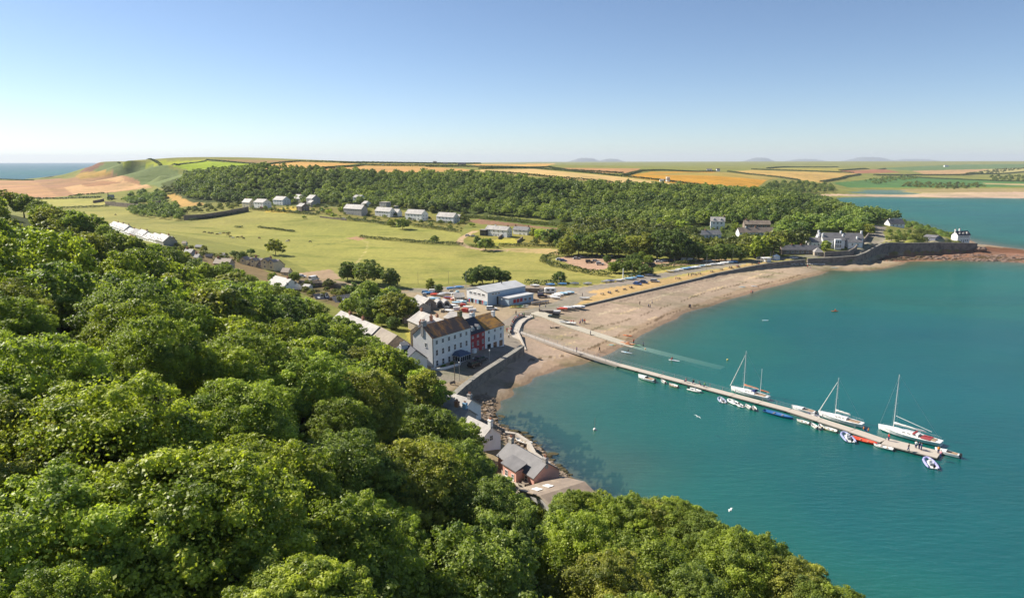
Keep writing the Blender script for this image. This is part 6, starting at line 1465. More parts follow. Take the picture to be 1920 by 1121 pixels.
board('yellow paddleboard lying on the beach by the footbridge', G(1146,647), R(4), (.55, .52, .14)); board('white and blue paddleboard floating near the footbridge', W(1175,661,0), R(-40), (.85, .86, .85), 4.2)
board('white paddleboard floating off the slipway', W(1264,676,0), R(-30), (.85, .85, .85), 3.6, (.5, .55, .6)); board('white board far out beside the swimmer', W(1435,601,0), 0, (.8, .8, .75), 2.6)
board('turquoise board lying on the upper beach', G(1391,538), R(-10), (.35, .65, .6), 3.4); board('white board lying on the upper beach', G(1414,537), R(-20), (.8, .8, .8), 3.4)
board('pale board on the sand below the headland wall', G(1565,502), R(-12), (.8, .76, .7), 5)
def buoy(label, p, r0=.35, col=(.8, .3, .1), pole=0):
    r = thing('buoy', label, 'buoy', p); q = MB(); q.ball((0, 0, .15), r0, 0, 10, 7); q.obj('float', M_paint, r, True).color = (*col, 1)
    if pole: MB().tube((0, 0, .2), (0, 0, pole), .05, .03, 6).obj('pole', M_wood, r)
buoy('pole buoy with a white float near the weedy shore', W(1115,806,0), .4, (.8, .75, .7), 3.2); buoy('small yellow mooring buoy off the slipway end', W(1364,675,0), .3, (.8, .6, .15)); buoy('tiny orange buoy near the slipway', W(1210,654.5,0), .25, (.85, .4, .15))
def gull(label, p, yaw, span=1.2):
    r = thing('gull', label, 'gull', p, yaw); mb = MB(); mb.ball((0, 0, 0), .13, 0, 8, 6, (2.2, 1, .9))
    for sg in (-1, 1): mb.loft([[(-.12, sg*.08, .05), (.12, sg*.08, .05), (.12, sg*.08, .08), (-.12, sg*.08, .08)], [(-.14, sg*span*.3, .2), (.08, sg*span*.3, .2), (.08, sg*span*.3, .22), (-.14, sg*span*.3, .22)], [(-.16, sg*span*.55, .08), (-.08, sg*span*.55, .08), (-.08, sg*span*.55, .09), (-.16, sg*span*.55, .09)]])
    mb.obj('body', M_gel, r)
gull('white gull gliding low over the bay left of the pontoon', W(1308,781,4), .4, 2.2); gull('white gull flying over dark water near the lower trees', W(1369,956,14), 2.4, 1.2)
# ---------------------------------------------------------------- vehicles
def carmesh(kind):
    L, Wd, H1, H2 = {'car': (4.2, 1.75, .82, 1.45), 'estate': (4.5, 1.8, .85, 1.55), '4x4': (4.5, 1.85, 1.05, 1.85), 'van': (5.2, 1.95, 1.0, 2.3)}[kind]
    x = L/2; w_ = Wd/2
    prof = {'car': [(-x, .35), (-x, .78), (-x*.96, .86), (-x*.2+.9, .88), (x*.93, .72), (x, .55), (x, .3)], 'estate': [(-x, .35), (-x, .82), (-x*.97, .9), (.9, .9), (x*.93, .75), (x, .55), (x, .3)],
            '4x4': [(-x, .5), (-x, 1.05), (-x*.97, 1.12), (.7, 1.12), (x*.97, 1.02), (x, .85), (x, .45)], 'van': [(-x, .4), (-x, 1.15), (-x*.98, 1.25), (1.5, 1.25), (x*.93, .95), (x, .7), (x, .35)]}[kind]
    body = MB(); body.loft([[(px_, sg*w_*s_, pz) for px_, pz in prof] for sg, s_ in ((-1, .96), (-1, 1.0), (1, 1.0), (1, .96))][0:0] or [[(px_, y, pz if abs(y) < w_ else pz) for px_, pz in prof] for y in (-w_, w_)])
    gh = {'car': [(-x*.9, .86), (-x*.62, 1.42), (.25, 1.45), (1.05, .88)], 'estate': [(-x*.97, .9), (-x*.86, 1.5), (.3, 1.55), (1.1, .9)], '4x4': [(-x*.97, 1.12), (-x*.95, 1.8), (.35, 1.85), (.75, 1.12)], 'van': [(-x*.98, 1.25), (-x*.98, 2.25), (1.2, 2.3), (1.75, 1.25)]}[kind]
    g = MB(); ins = .1; g.loft([[(gx, sg*(w_-(.04 if gz < gh[1][1]-.2 else .16)), gz-.01) for gx, gz in gh] for sg in (-1, 1)])
    rf_ = MB(); a, b_ = gh[1], gh[2]; rf_.box(a[0]-.05, -w_+.14, a[1]-.02, b_[0]+.02, w_-.14, a[1]+.05)
    if kind == 'van': rf_.loft([[(gx, sg*(w_+.01), gz) for gx, gz in ((-x*.98, 1.2), (-x*.98, 2.3), (.6, 2.33), (.6, 1.2))] for sg in (-1, 1)])
    wh = MB()
    wr_ = {'4x4': .4, 'van': .36}.get(kind, .32)
    return body.mesh('body', M_paint), g.mesh('glasshouse', M_glass), rf_.mesh('roof', M_paint), L, w_, wr_
def wheelmesh(r_): 
    mb = MB(); mb.tube((0, -.11, 0), (0, .11, 0), r_, r_, 12, 0); mb.tube((0, -.12, 0), (0, .12, 0), r_*.55, r_*.55, 10, 1); return mb.mesh('wheel', [M_rubber, M_metal])
def car(label, p, yaw, col, kind='car', cat_=None, group='parked cars', name=None):
    b_, g, rf_, L, w_, wr_ = cached(('car', kind), lambda: carmesh(kind)); nm = name or {'car': 'parked_car', 'estate': 'parked_car', '4x4': 'off_road_car', 'van': 'parked_van'}[kind]
    r = thing(nm, label, cat_ or ('van' if kind == 'van' else 'car'), p, yaw, group); link('body', b_, r, color=col); link('glasshouse', g, r); link('roof', rf_, r, color=col)
    wm = cached(('wh', wr_), lambda: wheelmesh(wr_))
    for sx in (-1, 1):
        for sy in (-1, 1): link('wheel', wm, r, (sx*L*.31, sy*(w_-.08), wr_))
    lm = cached('lamp', lambda: MB().box(-.04, -.15, -.07, .04, .15, .07).mesh('headlight', M_frame))
    for sy in (-1, 1): link('headlight', lm, r, (L/2+.01, sy*w_*.68, .62 if kind != '4x4' else .82))
    return r
SV, WH, NV, BK, BL, RD = (.5, .5, .5), (.8, .8, .78), (.03, .05, .14), (.02, .02, .022), (.04, .12, .4), (.45, .03, .03)
for px, py, yw, c_, k_, lb in [
 (890,687,52,BK,'4x4','black off-road car parked in the shade before the hotel'),(902,676,52,(.1,.1,.11),'estate','dark car parked behind the black off-road one'),
 (922,581,5,WH,'estate','white pick-up style estate parked behind the hotel terrace'),(1195,534,-35,BL,'car','bright blue car by the sea road'),(1207,531,-35,NV,'car','navy car between blue and silver ones by the sea road'),(1228,529,-20,SV,'estate','silver car by the sea road'),
 (1017,549,10,SV,'car','silver car by the stone wall behind the dinghies'),(1017,558,8,(.06,.02,.03),'4x4','dark red-black car beside the dinghies'),(1056,490,0,BL,'car','blue car alone by the hedge of the car park'),(1049,488,10,WH,'car','small white car at the hedge corner'),
 (1081,486,10,SV,'car','silver car in the first car park row'),(1091,484,10,(.2,.2,.22),'car','grey car right of the silver one in the first row'),(1105,493,5,BK,'4x4','black off-road car by the grass island'),(1117,491,0,SV,'car','pale car beside the grass island'),(1125,497,0,(.6,.6,.6),'4x4','silver off-road car in front of the grass island'),
 (1119,480,80,NV,'car','dark car under the tall trees'),(1129,480,80,SV,'car','silver car under the tall trees'),(1147,481,80,WH,'car','white car under the tall trees'),(1164,482,80,BK,'car','black car under the tall trees'),(1174,482,80,(.3,.3,.33),'car','last grey car under the tall trees'),
 (1218,500,0,BK,'van','black van at the car park exit'),(1226,499,0,(.12,.13,.14),'4x4','charcoal off-road car beside the black van'),(1235,492,0,WH,'car','white car behind the blue covers'),(1245,490,0,(.3,.4,.5),'car','blue-grey car in the caravan row'),(1259,490,10,(.1,.1,.1),'car','dark car in the caravan row'),(1270,492,60,BK,'4x4','black car right of the yellow boats'),
 (1284,489,5,WH,'van','white camper van by the clipped hedge'),(1296,490,5,(.75,.75,.75),'van','second white camper van by the clipped hedge'),(1304,489,0,SV,'car','silver car behind the camper vans'),(1332,491,5,WH,'car','white car in front of the long clipped hedge'),(1324,491,5,SV,'car','silver car left of the white one at the clipped hedge'),
 (1488,485,-5,WH,'estate','white car parked by the long stone cottage'),(1425,486,0,(.15,.16,.2),'car','dark car in the shade near the white shelter'),(491,391,0,RD,'car','red car outside the upper white cottage'),(499,390,0,NV,'car','navy car outside the upper white cottage'),
 (589,526,60,WH,'van','small white van on the gravel yard'),(566,520,10,WH,'car','white car by the garage wing'),(877,443,0,WH,'car','white car where the track bends'),(888,444,0,SV,'car','silver car right of the one on the track'),(645,411,0,WH,'car','white car below the first terrace'),
 (757,562,40,BL,'car','blue car under the yard trees'),(800,551,10,(.1,.2,.35),'estate','dark blue car at the back of the boat yard')]:
    car(lb, G(px, py), R(yw), c_, k_)
lr = car('dark green canvas-backed off-road truck towing on the slipway', W(1039,597,2.9)*0+Vector((*G(1039,597).xy, G(1039,597).z+.25)), R(160), (.06, .09, .07), '4x4', name='off_road_truck', group=None)
for sx in (0,): MB().box(-2.2, -.9, 1.9, .3, .9, 2.15).obj('canvas_top', M_dark, lr)
trl = thing('boat_trailer', 'boat trailer on the slipway behind the truck', 'trailer', W(1064,606,2.2), R(-20)); q = MB(); q.box(-3, -.05, .45, 3, .05, .55); q.box(-.6, -.9, .45, -.5, .9, .55); q.obj('chassis', M_metal, trl)
for sg in (-1, 1): link('wheel', cached(('wh', .32), lambda: wheelmesh(.32)), trl, (-.55, sg*.95, .32))
tender('long white open boat sitting on the slipway trailer', W(1064,606,2.85), R(-20+180), 6.4, (.78, .77, .72), eng=False, name='open_boat', cat_='boat', group=None, B=2.0)
cvn = thing('caravan', 'white caravan behind the stone wall and the dinghies', 'caravan', G(1032,550), R(5)); MB().loft([[(x_, y_, z_) for x_, z_ in ((-2.6,.5),(-2.6,2.2),(-2.2,2.6),(2.0,2.6),(2.6,1.9),(2.5,.5))] for y_ in (-1.1, 1.1)]).obj('body', M_gel, cvn); MB().box(-1.8,-1.14,1.3,-.6,-1.1,2).obj('window', M_glass, cvn); MB().box(.3,-1.14,1.3,1.6,-1.1,2).obj('window', M_glass, cvn)
for sg in (-1, 1): link('wheel', cached(('wh', .32), lambda: 0), cvn, (0, sg*1.0, .32))
# --- dinghies ashore: hulls on trollies, some under covers, some with masts
def shore_boat(label, p, yaw, col, L=4.3, mast=0, cover=None, group='dinghies parked ashore'):
    r = thing('sailing_dinghy', label, 'dinghy', p, yaw, group)
    link('hull', cached(('sd', L), lambda: hull(L, L*.36, .55, .2).mesh('hull', [M_paint, M_gel])), r, (0, 0, .45), color=col)
    if cover: link('cover', cached(('cv', L), lambda: MB().loft([[(x, -w_, .98), (x, 0, 1.12+hh), (x, w_, .98)] for x, w_, hh in ((-L*.49, L*.14, 0), (-L*.1, L*.185, .22), (L*.15, L*.17, .2), (L*.48, .05, 0))]).mesh('cover', M_cloth)), r, color=cover)
    link('trolley', cached(('tr', L), lambda: MB().box(-L*.4, -.05, .2, L*.55, .05, .27).box(-.2, -.8, .2, -.1, .8, .27).tube((-.15, -.85, .22), (-.15, -.75, .22), .22, .22, 8).tube((-.15, .75, .22), (-.15, .85, .22), .22, .22, 8).mesh('trolley', M_metal)), r)
    if mast: MB().tube((L*.15, 0, .9), (L*.15-.05*mast, 0, mast), .05, .035, 6).obj('mast', M_metal, r)
    return r
DC = {'w': (.82, .82, .8), 'b': (.1, .3, .6), 'lb': (.35, .6, .75), 'n': (.05, .08, .2), 'y': (.8, .6, .1), 'r': (.7, .1, .06), 'g': (.45, .45, .45)}
CN = {'w': 'white', 'b': 'blue', 'lb': 'pale blue', 'n': 'navy', 'y': 'yellow', 'r': 'red', 'g': 'grey'}
ROW = [(1032,536,'b',0,'b'),(1054,535,'b',7,'b'),(1077,534,'w',0,'n'),(1101,534,'w',0,'g'),(1135,530,'w',0,'g'),(1144,529,'g',0,'n'),(1157,528,'w',0,None),(1164,527,'w',0,None),(1178,525,'lb',0,'lb'),(1186,524,'b',8,'lb'),(1199,521,'b',0,'b'),(1217,518,'g',0,'n'),
 (1255,511,'y',0,None),(1265,510,'w',8,None),(1274,508,'w',0,'w'),(1283,506,'b',0,'lb'),(1291,505,'w',0,'b'),(1298,504,'lb',0,'w'),(1306,503,'w',7,'w'),(1315,501,'w',0,'lb'),(1325,500,'y',0,'w'),(1334,498,'w',0,'w'),(1343,497.5,'w',6,None),(1350,497,'w',0,'w'),(1358,495,'w',0,'w'),(1367,494,'lb',0,'w'),(1375,493,'b',8,'b'),
 (1036,559,'w',0,'w'),(1043,556.5,'w',0,'w'),(1048,554.5,'w',9,'w'),(1055,553,'lb',0,'lb'),(1062,552,'w',0,'w'),(1068,551,'lb',0,'lb'),(1041,561,'w',0,None),
 (1054,582,'r',0,'r'),(1062,580,'w',0,'w'),(1068,579.5,'w',0,'g'),(1080,578.5,'w',0,'w'),(1087,578,'b',0,'w'),(1041,587,'w',0,None),(1096,562,'w',0,None),
 (816,555,'r',6,'r'),(803,552,'b',0,'b'),(841,561,'r',0,'n'),(854,563,'r',0,'w'),(816,563,'lb',0,'lb'),(857,571,'w',0,'lb'),(851,576,'w',0,'w'),(843,586,'w',0,'w'),(878,579,'w',0,None),(833,553,'w',0,'w'),(826,556,'g',0,'g'),(862,559,'g',0,'g'),(848,553,'w',7,None),(1003,538,'w',0,'w'),(846,543,'b',0,'b'),(818,541,'w',0,'w'),(861,541,'b',0,'b')]
where_ = lambda x, y: ('by the club hall hedge' if y > 526 and x < 1120 and y < 540 else 'in the sea road row' if y < 531 and x > 1000 else 'beside the caravan' if y < 563 and x > 1000 else 'above the slipway beach' if x > 1000 else 'in the boat yard')
seen = {}
for px, py, c_, m_, cv in ROW:
    wtxt = where_(px, py); lb = f"{CN[c_]} dinghy" + (f" under a {CN[cv]} cover" if cv else " left open") + (" with its mast up" if m_ else "") + f" {wtxt}"
    seen[lb] = seen.get(lb, 0)+1
    if seen[lb] > 1: lb = f"{['','second','third','fourth','fifth','sixth','seventh'][seen[lb]-1]} {lb}"
    shore_boat(lb, G(px, py), R(rnd.uniform(150, 200) if px > 1000 else rnd.uniform(-30, 40)), DC[c_], 4.3 if py > 505 else 4.6, m_, DC[cv] if cv else None)
for k, (x, y) in enumerate([(808,561),(822,566),(833,567),(828,571),(862,567),(868,575),(856,581),(838,582),(829,585),(869,570),(850,557),(838,551),(810,548),(796,556),(846,549),(858,550),(886,584),(872,585)]):
    cc = ['white','grey','tan','pale blue','white','red'][k % 6]; cv_ = {'white': (.8,.8,.78), 'grey': (.3,.31,.32), 'tan': (.5,.42,.3), 'pale blue': (.4,.6,.68), 'red': (.55,.1,.08)}[cc]
    r = thing('storage_crate', f'{cc} {"tarpaulin-covered bundle" if k % 2 else "storage crate"} in the boat yard, {["by the workshops","beside a shelter","near the yard centre","toward the club","by the hotel roofs","against the yard hedge"][k//3]} ({["first","middle","last"][k%3]})'.replace('(', '').replace(')', ''), 'crate', G(x, y), R(rnd.uniform(-30, 50)), 'crates and bundles in the boat yard')
    w2, d2, h2 = rnd.uniform(.7, 1.5), rnd.uniform(.5, 1.0), rnd.uniform(.7, 1.5)
    MB().loft([[(-w2, -d2, 0), (w2, -d2, 0), (w2*.95, -d2*.9, h2), (0, -d2*.8, h2*1.15 if k % 2 else h2), (-w2*.95, -d2*.9, h2)], [(-w2, d2, 0), (w2, d2, 0), (w2*.95, d2*.9, h2), (0, d2*.8, h2*1.15 if k % 2 else h2), (-w2*.95, d2*.9, h2)]]).obj('cover', M_cloth, r).color = (*cv_, 1)
    MB().box(-w2-.05, -d2-.05, 0, w2+.05, d2+.05, .12).obj('pallet', M_wood, r)
# kayak racks and heaps outside the club
for k in range(12):
    cc = [(.8, .62, .08), (.82, .66, .2), (.75, .3, .1), (.3, .6, .25), (.82, .6, .1), (.8, .78, .7)][k % 6]
    kayak(f'{["yellow","pale yellow","orange","green","golden","white"][k%6]} sit-on kayak {["near the front of","at the back of"][k//6]} the heap by the club', G(962+(k % 6)*4.4, 574+(k//6)*3.2)+Vector((0, 0, .25*(k % 2))), R(10+rnd.uniform(-14, 14)), cc, 3.4, group='kayaks heaped outside the club')
for k in range(6):
    r = thing('canoe_rack', f'dark board rack number by the yard edge', 'rack', G(1000+k*5, 571.5-k*.7), R(20), 'racks of boards at the yard edge'); r['label'] = ['leftmost','second','third','fourth','fifth','rightmost'][k]+' wooden rack of boards at the edge of the club yard'
    q = MB(); q.box(-.9, -.06, 0, -.8, .06, 1.5); q.box(.8, -.06, 0, .9, .06, 1.5)
    for z in (.3, .75, 1.2): q.box(-.9, -.5, z, .9, .5, z+.06)
    q.obj('frame', M_wood, r); MB().prism([(-.8, -.35), (.8, -.35), (.8, .35), (-.8, .35)], .8, .95).obj('board', M_paint, r).color = (*[(.7,.7,.68),(.3,.45,.6),(.6,.6,.55)][k % 3], 1)
def parasol(label, p, col, r0=1.3):
    r = thing('parasol', label, 'parasol', p); MB().tube((0, 0, 0), (0, 0, 2.5), .03, .03, 6).obj('pole', M_metal, r)
    mb = MB(); n = 8
    for k in range(n):
        a, b_ = 2*math.pi*k/n, 2*math.pi*(k+1)/n; mb.poly([(0, 0, 2.6), (r0*math.cos(a), r0*math.sin(a), 2.1), (r0*math.cos(b_), r0*math.sin(b_), 2.1)]); mb.poly([(0, 0, 2.55), (r0*math.cos(b_), r0*math.sin(b_), 2.05), (r0*math.cos(a), r0*math.sin(a), 2.05)])
    mb.obj('canopy', M_cloth, r).color = (*col, 1)
parasol('pink and white parasol nearest the club front', G(966,566), (.8, .35, .4), 1.7); parasol('second pink parasol behind the first outside the club', G(974,563), (.78, .4, .42), 1.6)
parasol('small blue parasol on the dry lawn beyond the pasture', G(1053,475), (.08, .2, .6), 1.8); parasol('navy parasol under the trees by the yard', G(722,563), (.04, .08, .25), 1.8)
def picnic(label, p, yaw):
    r = thing('picnic_table', label, 'picnic table', p, yaw, 'picnic tables on the beach green')
    link('table_top', cached('pt', lambda: MB().box(-.9, -.38, .7, .9, .38, .76).mesh('table_top', M_wood)), r); link('frame', cached('pfm', lambda: MB().box(-.7, -.75, .38, -.62, .75, .43).box(.62, -.75, .38, .7, .75, .43).box(-.68, -.3, 0, -.62, .3, .7).box(.62, -.3, 0, .68, .3, .7).mesh('frame', M_wood)), r)
    for s_ in (-1, 1): link('bench', cached(('pb', s_), lambda s_=s_: MB().box(-.9, s_*.62-.14, .43, .9, s_*.62+.14, .48).mesh('bench', M_wood)), r)
for i, (x, y) in enumerate([(1129,552.5),(1142,549.5),(1156,546.5),(1171,543.5),(1183,540),(1272,523),(1303,515.5),(1311,514),(1334,510),(1352,506),(1370,502.5),(1383,500.5)]):
    picnic(['picnic table nearest the slipway on the beach green', 'second picnic table from the slipway with people at it', 'third picnic table from the slipway', 'fourth picnic table from the slipway', 'picnic table just before the parked cars', 'lone picnic table beyond the parked cars', 'picnic table left of a twin by the sea wall', 'twin picnic table by the sea wall pole', 'picnic table right of the tall mast pole', 'picnic table midway to the white shelter', 'picnic table with seated people before the shelter', 'picnic table closest to the white shelter'][i], G(x, y), R(rnd.uniform(0, 60)))
def post(label, px, py, h, r0=.06, head=None, m_=None, name='lamp_post', cat_='lamp post', arm=0):
    r = thing(name, label, cat_, G(px, py)); MB().tube((0, 0, -.3), (0, 0, h), r0, r0*.7, 8).obj('post', m_ or M_metal, r)
    if head == 'lamp': q = MB(); q.tube((0, 0, h), (0, 0, h+.28), .16, .2, 8); q.tube((0, 0, h+.28), (0, 0, h+.42), .2, .05, 8); q.obj('lamp_head', M_frame, r)
    if head == 'sign': MB().box(-.06, -.5, h-1.0, .06, .5, h).obj('sign_panel', M_dark, r)
    if head == 'cross': MB().box(-.9, -.05, h-.5, .9, .05, h-.38).obj('cross_arm', M_wood, r)
    return r
post('tall wooden pole with a dark sign before the hotel porch', 852.6, 716, 6.6, .11, 'sign', M_wood, 'sign_post', 'sign post'); post('white-headed lamp post right of the sign pole by the harbour', 861.5, 714, 5, .07, 'lamp'); post('small lamp post on the harbour wall beside the dark cars', 918, 678, 3.2, .06, 'lamp')
post('lamp post in front of the club hall', 941, 583, 4.5, .06, 'lamp'); post('tall mast pole standing on the beach green', 1324, 508, 9.5, .09, None, M_metal, 'flagpole', 'flagpole'); post('white pole beside the beach shelter', 1444, 492, 6.5, .08, None, M_metal, 'flagpole', 'flagpole')
post('white flag board pole at the left end of the dinghy row', 1168, 524, 5.5, .3, None, M_white, 'notice_post', 'notice post'); post('thin wooden pole in the pasture behind the boat yard', 784, 533, 6, .07, None, M_wood, 'utility_pole', 'utility pole'); post('second thin pole along the pasture edge', 841, 532, 6, .06, None, M_wood, 'utility_pole', 'utility pole'); post('white mast behind the club hall roof', 874, 552, 11, .08, None, M_metal, 'flagpole', 'flagpole')
for i, (x, y) in enumerate(((790,402),(983,407),(1084,421),(895,409))): post(['utility pole beside the hedge of the upper houses','utility pole at the wood edge, middle one','utility pole at the right end of the rough strip','utility pole above the ploughed field'][i], x, y, 9, .14, 'cross', M_wood, 'utility_pole', 'utility pole')
sh = thing('shelter', 'small white flat-roofed shelter on the sea wall', 'shelter', G(1436,491), R(10)); MB().box(-2.6, -1.6, 2.3, 2.6, 1.6, 2.55).obj('roof', M_frame, sh); MB().box(-.2, -1.2, 0, 2.3, 1.2, 2.3).obj('kiosk', M_white, sh)
for x, y in ((-2.4, -1.4), (-2.4, 1.4), (2.4, -1.4)): MB().box(x-.08, y-.08, 0, x+.08, y+.08, 2.3).obj('post', M_frame, sh)
tent = thing('tent', 'pale round tent by the long stone cottage', 'tent', G(1455,487)); MB().tube((0, 0, 0), (0, 0, 2.2), 2.2, 2.1, 12).obj('wall', M_white, tent); MB().tube((0, 0, 2.2), (0, 0, 3.4), 2.3, .1, 12).obj('roof', M_white, tent)
bch = thing('bench', 'brown wooden bench on the harbour wall corner', 'bench', G(849,721), R(50)); MB().box(-.9, -.25, .4, .9, .25, .46).obj('seat', M_wood, bch); MB().box(-.9, .22, .46, .9, .28, .9).obj('backrest', M_wood, bch)
for x in (-.75, .75): MB().box(x-.04, -.2, 0, x+.04, .25, .4).obj('leg', M_dark, bch)
gt = thing('gate', 'short wooden gate by the top of the slipway', 'gate', G(989,592), R(5)); 
q = MB()
for z in (.3, .6, .9, 1.15): q.box(-1.3, -.04, z, 1.3, .04, z+.1)
for x in (-1.3, 1.2): q.box(x, -.06, 0, x+.12, .06, 1.3)
q.obj('bars', M_wood, gt)
blk = thing('stone_block', 'dark squared stone block at the slipway top', 'stone block', G(1025,586), R(-5)); MB().loft([[(x_, y_, z_) for x_, y_ in ((-2.6,-.6),(2.6,-.7),(2.5,.7),(-2.5,.6))] for z_ in (-.3, 1.0)]).obj('block', M_wall, blk); MB().box(-3.1,-.4,-.3,-2.62,.4,1.8).obj('pillar', M_stone, blk)
anc = thing('mooring_tackle', 'dark heap of chain and anchor lying on the beach', 'mooring tackle', G(1040,615), R(10)); q = MB(); q.tube((-1.6, 0, .2), (1.6, .3, .25), .12, .12, 6); q.tube((-1.6, -.6, .15), (-1.5, .6, .5), .15, .12, 6); q.ball((.6, 0, .25), .45, 0, 8, 5, (1.4, 1, .6)); q.tube((1.2, -.4, .2), (2.6, .9, .4), .08, .06, 6); q.obj('iron', M_rubber, anc)
# boulders
def rock(label, p, s_, seed, m_=None, name='boulder', group=None):
    rg = random.Random(seed); mb = MB(); rr_ = []
    for a in range(1, 5):
        ph = math.pi*a/5; rr_.append([(s_*(1+rg.uniform(-.25, .25))*math.sin(ph)*math.cos(t_), s_*(.8+rg.uniform(-.2, .2))*math.sin(ph)*math.sin(t_), -s_*.55*math.cos(ph)+s_*.15) for t_ in np.linspace(0, 6.28, 8, endpoint=False)])
    mb.loft(rr_); o = mb.obj(name, m_ or M_stonelt, None, loc=p, yaw=rg.uniform(0, 6)); tag(o, label, 'rock', group); return o
M_pale = mat('pale_boulder', (.62, .58, .54), (.5, .46, .42), .9, 2)
for k in range(16): rock('pale boulder in the rock armour line below the headland ledge', G(1484+k*3.9+rnd.uniform(-1, 1), 495.5+rnd.uniform(-.8, 1)), rnd.uniform(.5, 1.0), k, M_pale, group='pale boulders at the foot of the headland ledge')
M_redrock = mat('red_rock', (.29, .19, .14), (.17, .12, .09), .95, 1.5, bmp=.6)
rock('big blunt rock at the tip of the headland wall', G(1838,470), 4.2, 90, M_redrock, 'headland_rock')
def rockfield(px, n, s0_, s1_, m_, name, label, seed):
    poly = gpoly(px); xs = [p[0] for p in poly]; ys = [p[1] for p in poly]; rg = random.Random(seed); mb = MB(); c = 0
    while c < n:
        x, y = rg.uniform(min(xs), max(xs)), rg.uniform(min(ys), max(ys))
        if not inpoly(np.array([x]), np.array([y]), poly)[0]: continue
        c += 1; s_ = rg.uniform(s0_, s1_)*rg.choice((.6, .8, 1, 1.4)); z = H(x, y); rr_ = []
        for a in range(1, 4):
            ph = math.pi*a/4; rr_.append([(x+s_*1.5*(1+rg.uniform(-.3, .3))*math.sin(ph)*math.cos(t_), y+s_*(1+rg.uniform(-.3, .3))*math.sin(ph)*math.sin(t_), z-s_*.5*math.cos(ph)*rg.uniform(.7, 1.1)) for t_ in np.linspace(0, 6.28, 6, endpoint=False)])
        mb.loft(rr_)
    o = mb.obj(name, m_); tag(o, label, None, None, 'stuff')
rockfield([(1690,486),(1760,480),(1830,476),(1920,479),(2050,487),(2050,494),(1900,492),(1760,488)], 420, .5, 1.3, M_redrock, 'foreshore_rocks', 'reddish rock ledges of the foreshore', 3)
rockfield([(1640,490),(1660,484),(1700,481),(1760,480),(1700,488)], 160, .3, .9, mat('weed_rock', (.12, .09, .05), (.07, .055, .035), .95, 2), 'weedy_rocks', 'dark weedy rocks below the high wall', 4)
rockfield([(870,765),(890,742),(912,738),(930,752),(924,775),(936,800),(1000,830),(1066,893),(1040,900),(950,835),(900,795)], 1500, .16, .42, mat('shore_cobble', (.30, .23, .16), (.20, .15, .11), .95, 2), 'shore_cobbles', 'brown cobbles of the shore below the cottages', 5)
rockfield([(930,775),(1000,790),(1060,850),(1100,900),(1060,890),(990,825),(935,795)], 90, .3, .7, mat('weed_dark', (.05, .05, .025), (.1, .075, .03), .95, 2), 'seaweed_rocks', 'weed-covered rocks at the waterline', 6)
rockfield([(1320,500),(1480,488),(1440,508),(1330,540),(1200,590),(1080,640),(1060,600),(1200,560)], 500, .05, .14, M_redrock, 'beach_stones', 'scattered stones on the beach', 8)
p = WD(122, 331, 2200); p.z = 0
mb = MB(); mb.loft([[(x_, y_, z_) for x_, y_ in ((-90*s2,-20),(60*s2,-20),(60*s2,20),(-90*s2,20))] for z_, s2 in ((-3, 1), (7, .8), (14, .35))]); mb.ball((30, 0, 8), 22, 0, 7, 5, (1, .6, .9)); o = mb.obj('sea_stack', mat('cliff_rock', (.24, .15, .12), (.14, .09, .08), .95, .1), None, loc=p); tag(o, 'dark rocky islet off the clifftop field', 'rock')
# boat nook by the cottages
nk = [W(x, y, 2.6) for x, y in ((946,809),(968,812),(990,826),(1002,848),(1016,858),(1030,868))]
mb = MB(); o0 = nk[0].copy()
for a, b_ in zip(nk[:-1], nk[1:]):
    d = (b_-a).normalized(); n = Vector((-d.y, d.x, 0))*.4; mb.prism([tuple((v-o0).xy) for v in (a+n, a-n, b_-n, b_+n)], -3.4, 0)
o = mb.obj('sea_wall', M_conc, None, loc=o0); tag(o, 'curved pale wall round the boat nook by the bluish cottage', 'wall')
tender('white rowing boat stored inside the curved shore wall', G(981,834)+Vector((0, 0, .6)), R(140), 4.2, group=None, eng=False)
ter = thing('garden_table', 'round garden table on the pink cottage terrace', 'table', G(985,912)+Vector((0, 0, .1))); MB().tube((0, 0, .68), (0, 0, .74), .7, .7, 14).obj('table_top', M_wood, ter); MB().tube((0, 0, 0), (0, 0, .68), .06, .06, 8).obj('leg', M_dark, ter)
for k, a in enumerate((20, 110, 200, 290)):
    c = thing('garden_chair', ['chair closest to the pink wall at the terrace table','chair on the sea side of the terrace table','chair on the tree side of the terrace table','chair with its back to the boathouse at the terrace table'][k], 'chair', G(985,912)+Vector((1.1*math.cos(R(a)), 1.1*math.sin(R(a)), .1)), R(a+90)); MB().box(-.22, -.22, .4, .22, .22, .45).obj('seat', M_wood, c); MB().box(-.22, -.24, .45, .22, -.2, .9).obj('backrest', M_wood, c)
    for x in (-.2, .2):
        for y in (-.2, .2): MB().box(x-.02, y-.02, 0, x+.02, y+.02, .4).obj('leg', M_dark, c)
pat = MB(); pl = [W(x, y, 4.75) for x, y in ((940,880),(970,906),(1006,906),(1032,885),(1018,935),(975,938),(950,925))]; o0 = pl[0].copy(); pat.prism([tuple((v-o0).xy) for v in pl][::-1], -1.5, .06); pat.obj('patio', M_stonelt, None, loc=o0)['kind'] = 'structure'
for k, (x, y) in enumerate(((960,915),(1000,905),(1008,915),(973,935))): tree('shrub', ['flowering shrub at the left of the cottage terrace','potted green shrub by the pink bay','leafy pot plant beside the boathouse','low shrub on the lower terrace edge'][k], G(x, y), .42, 'bush', 1, [(1.2,1.1,.7),(1,1.1,.9)][k % 2], None, 'shrub')
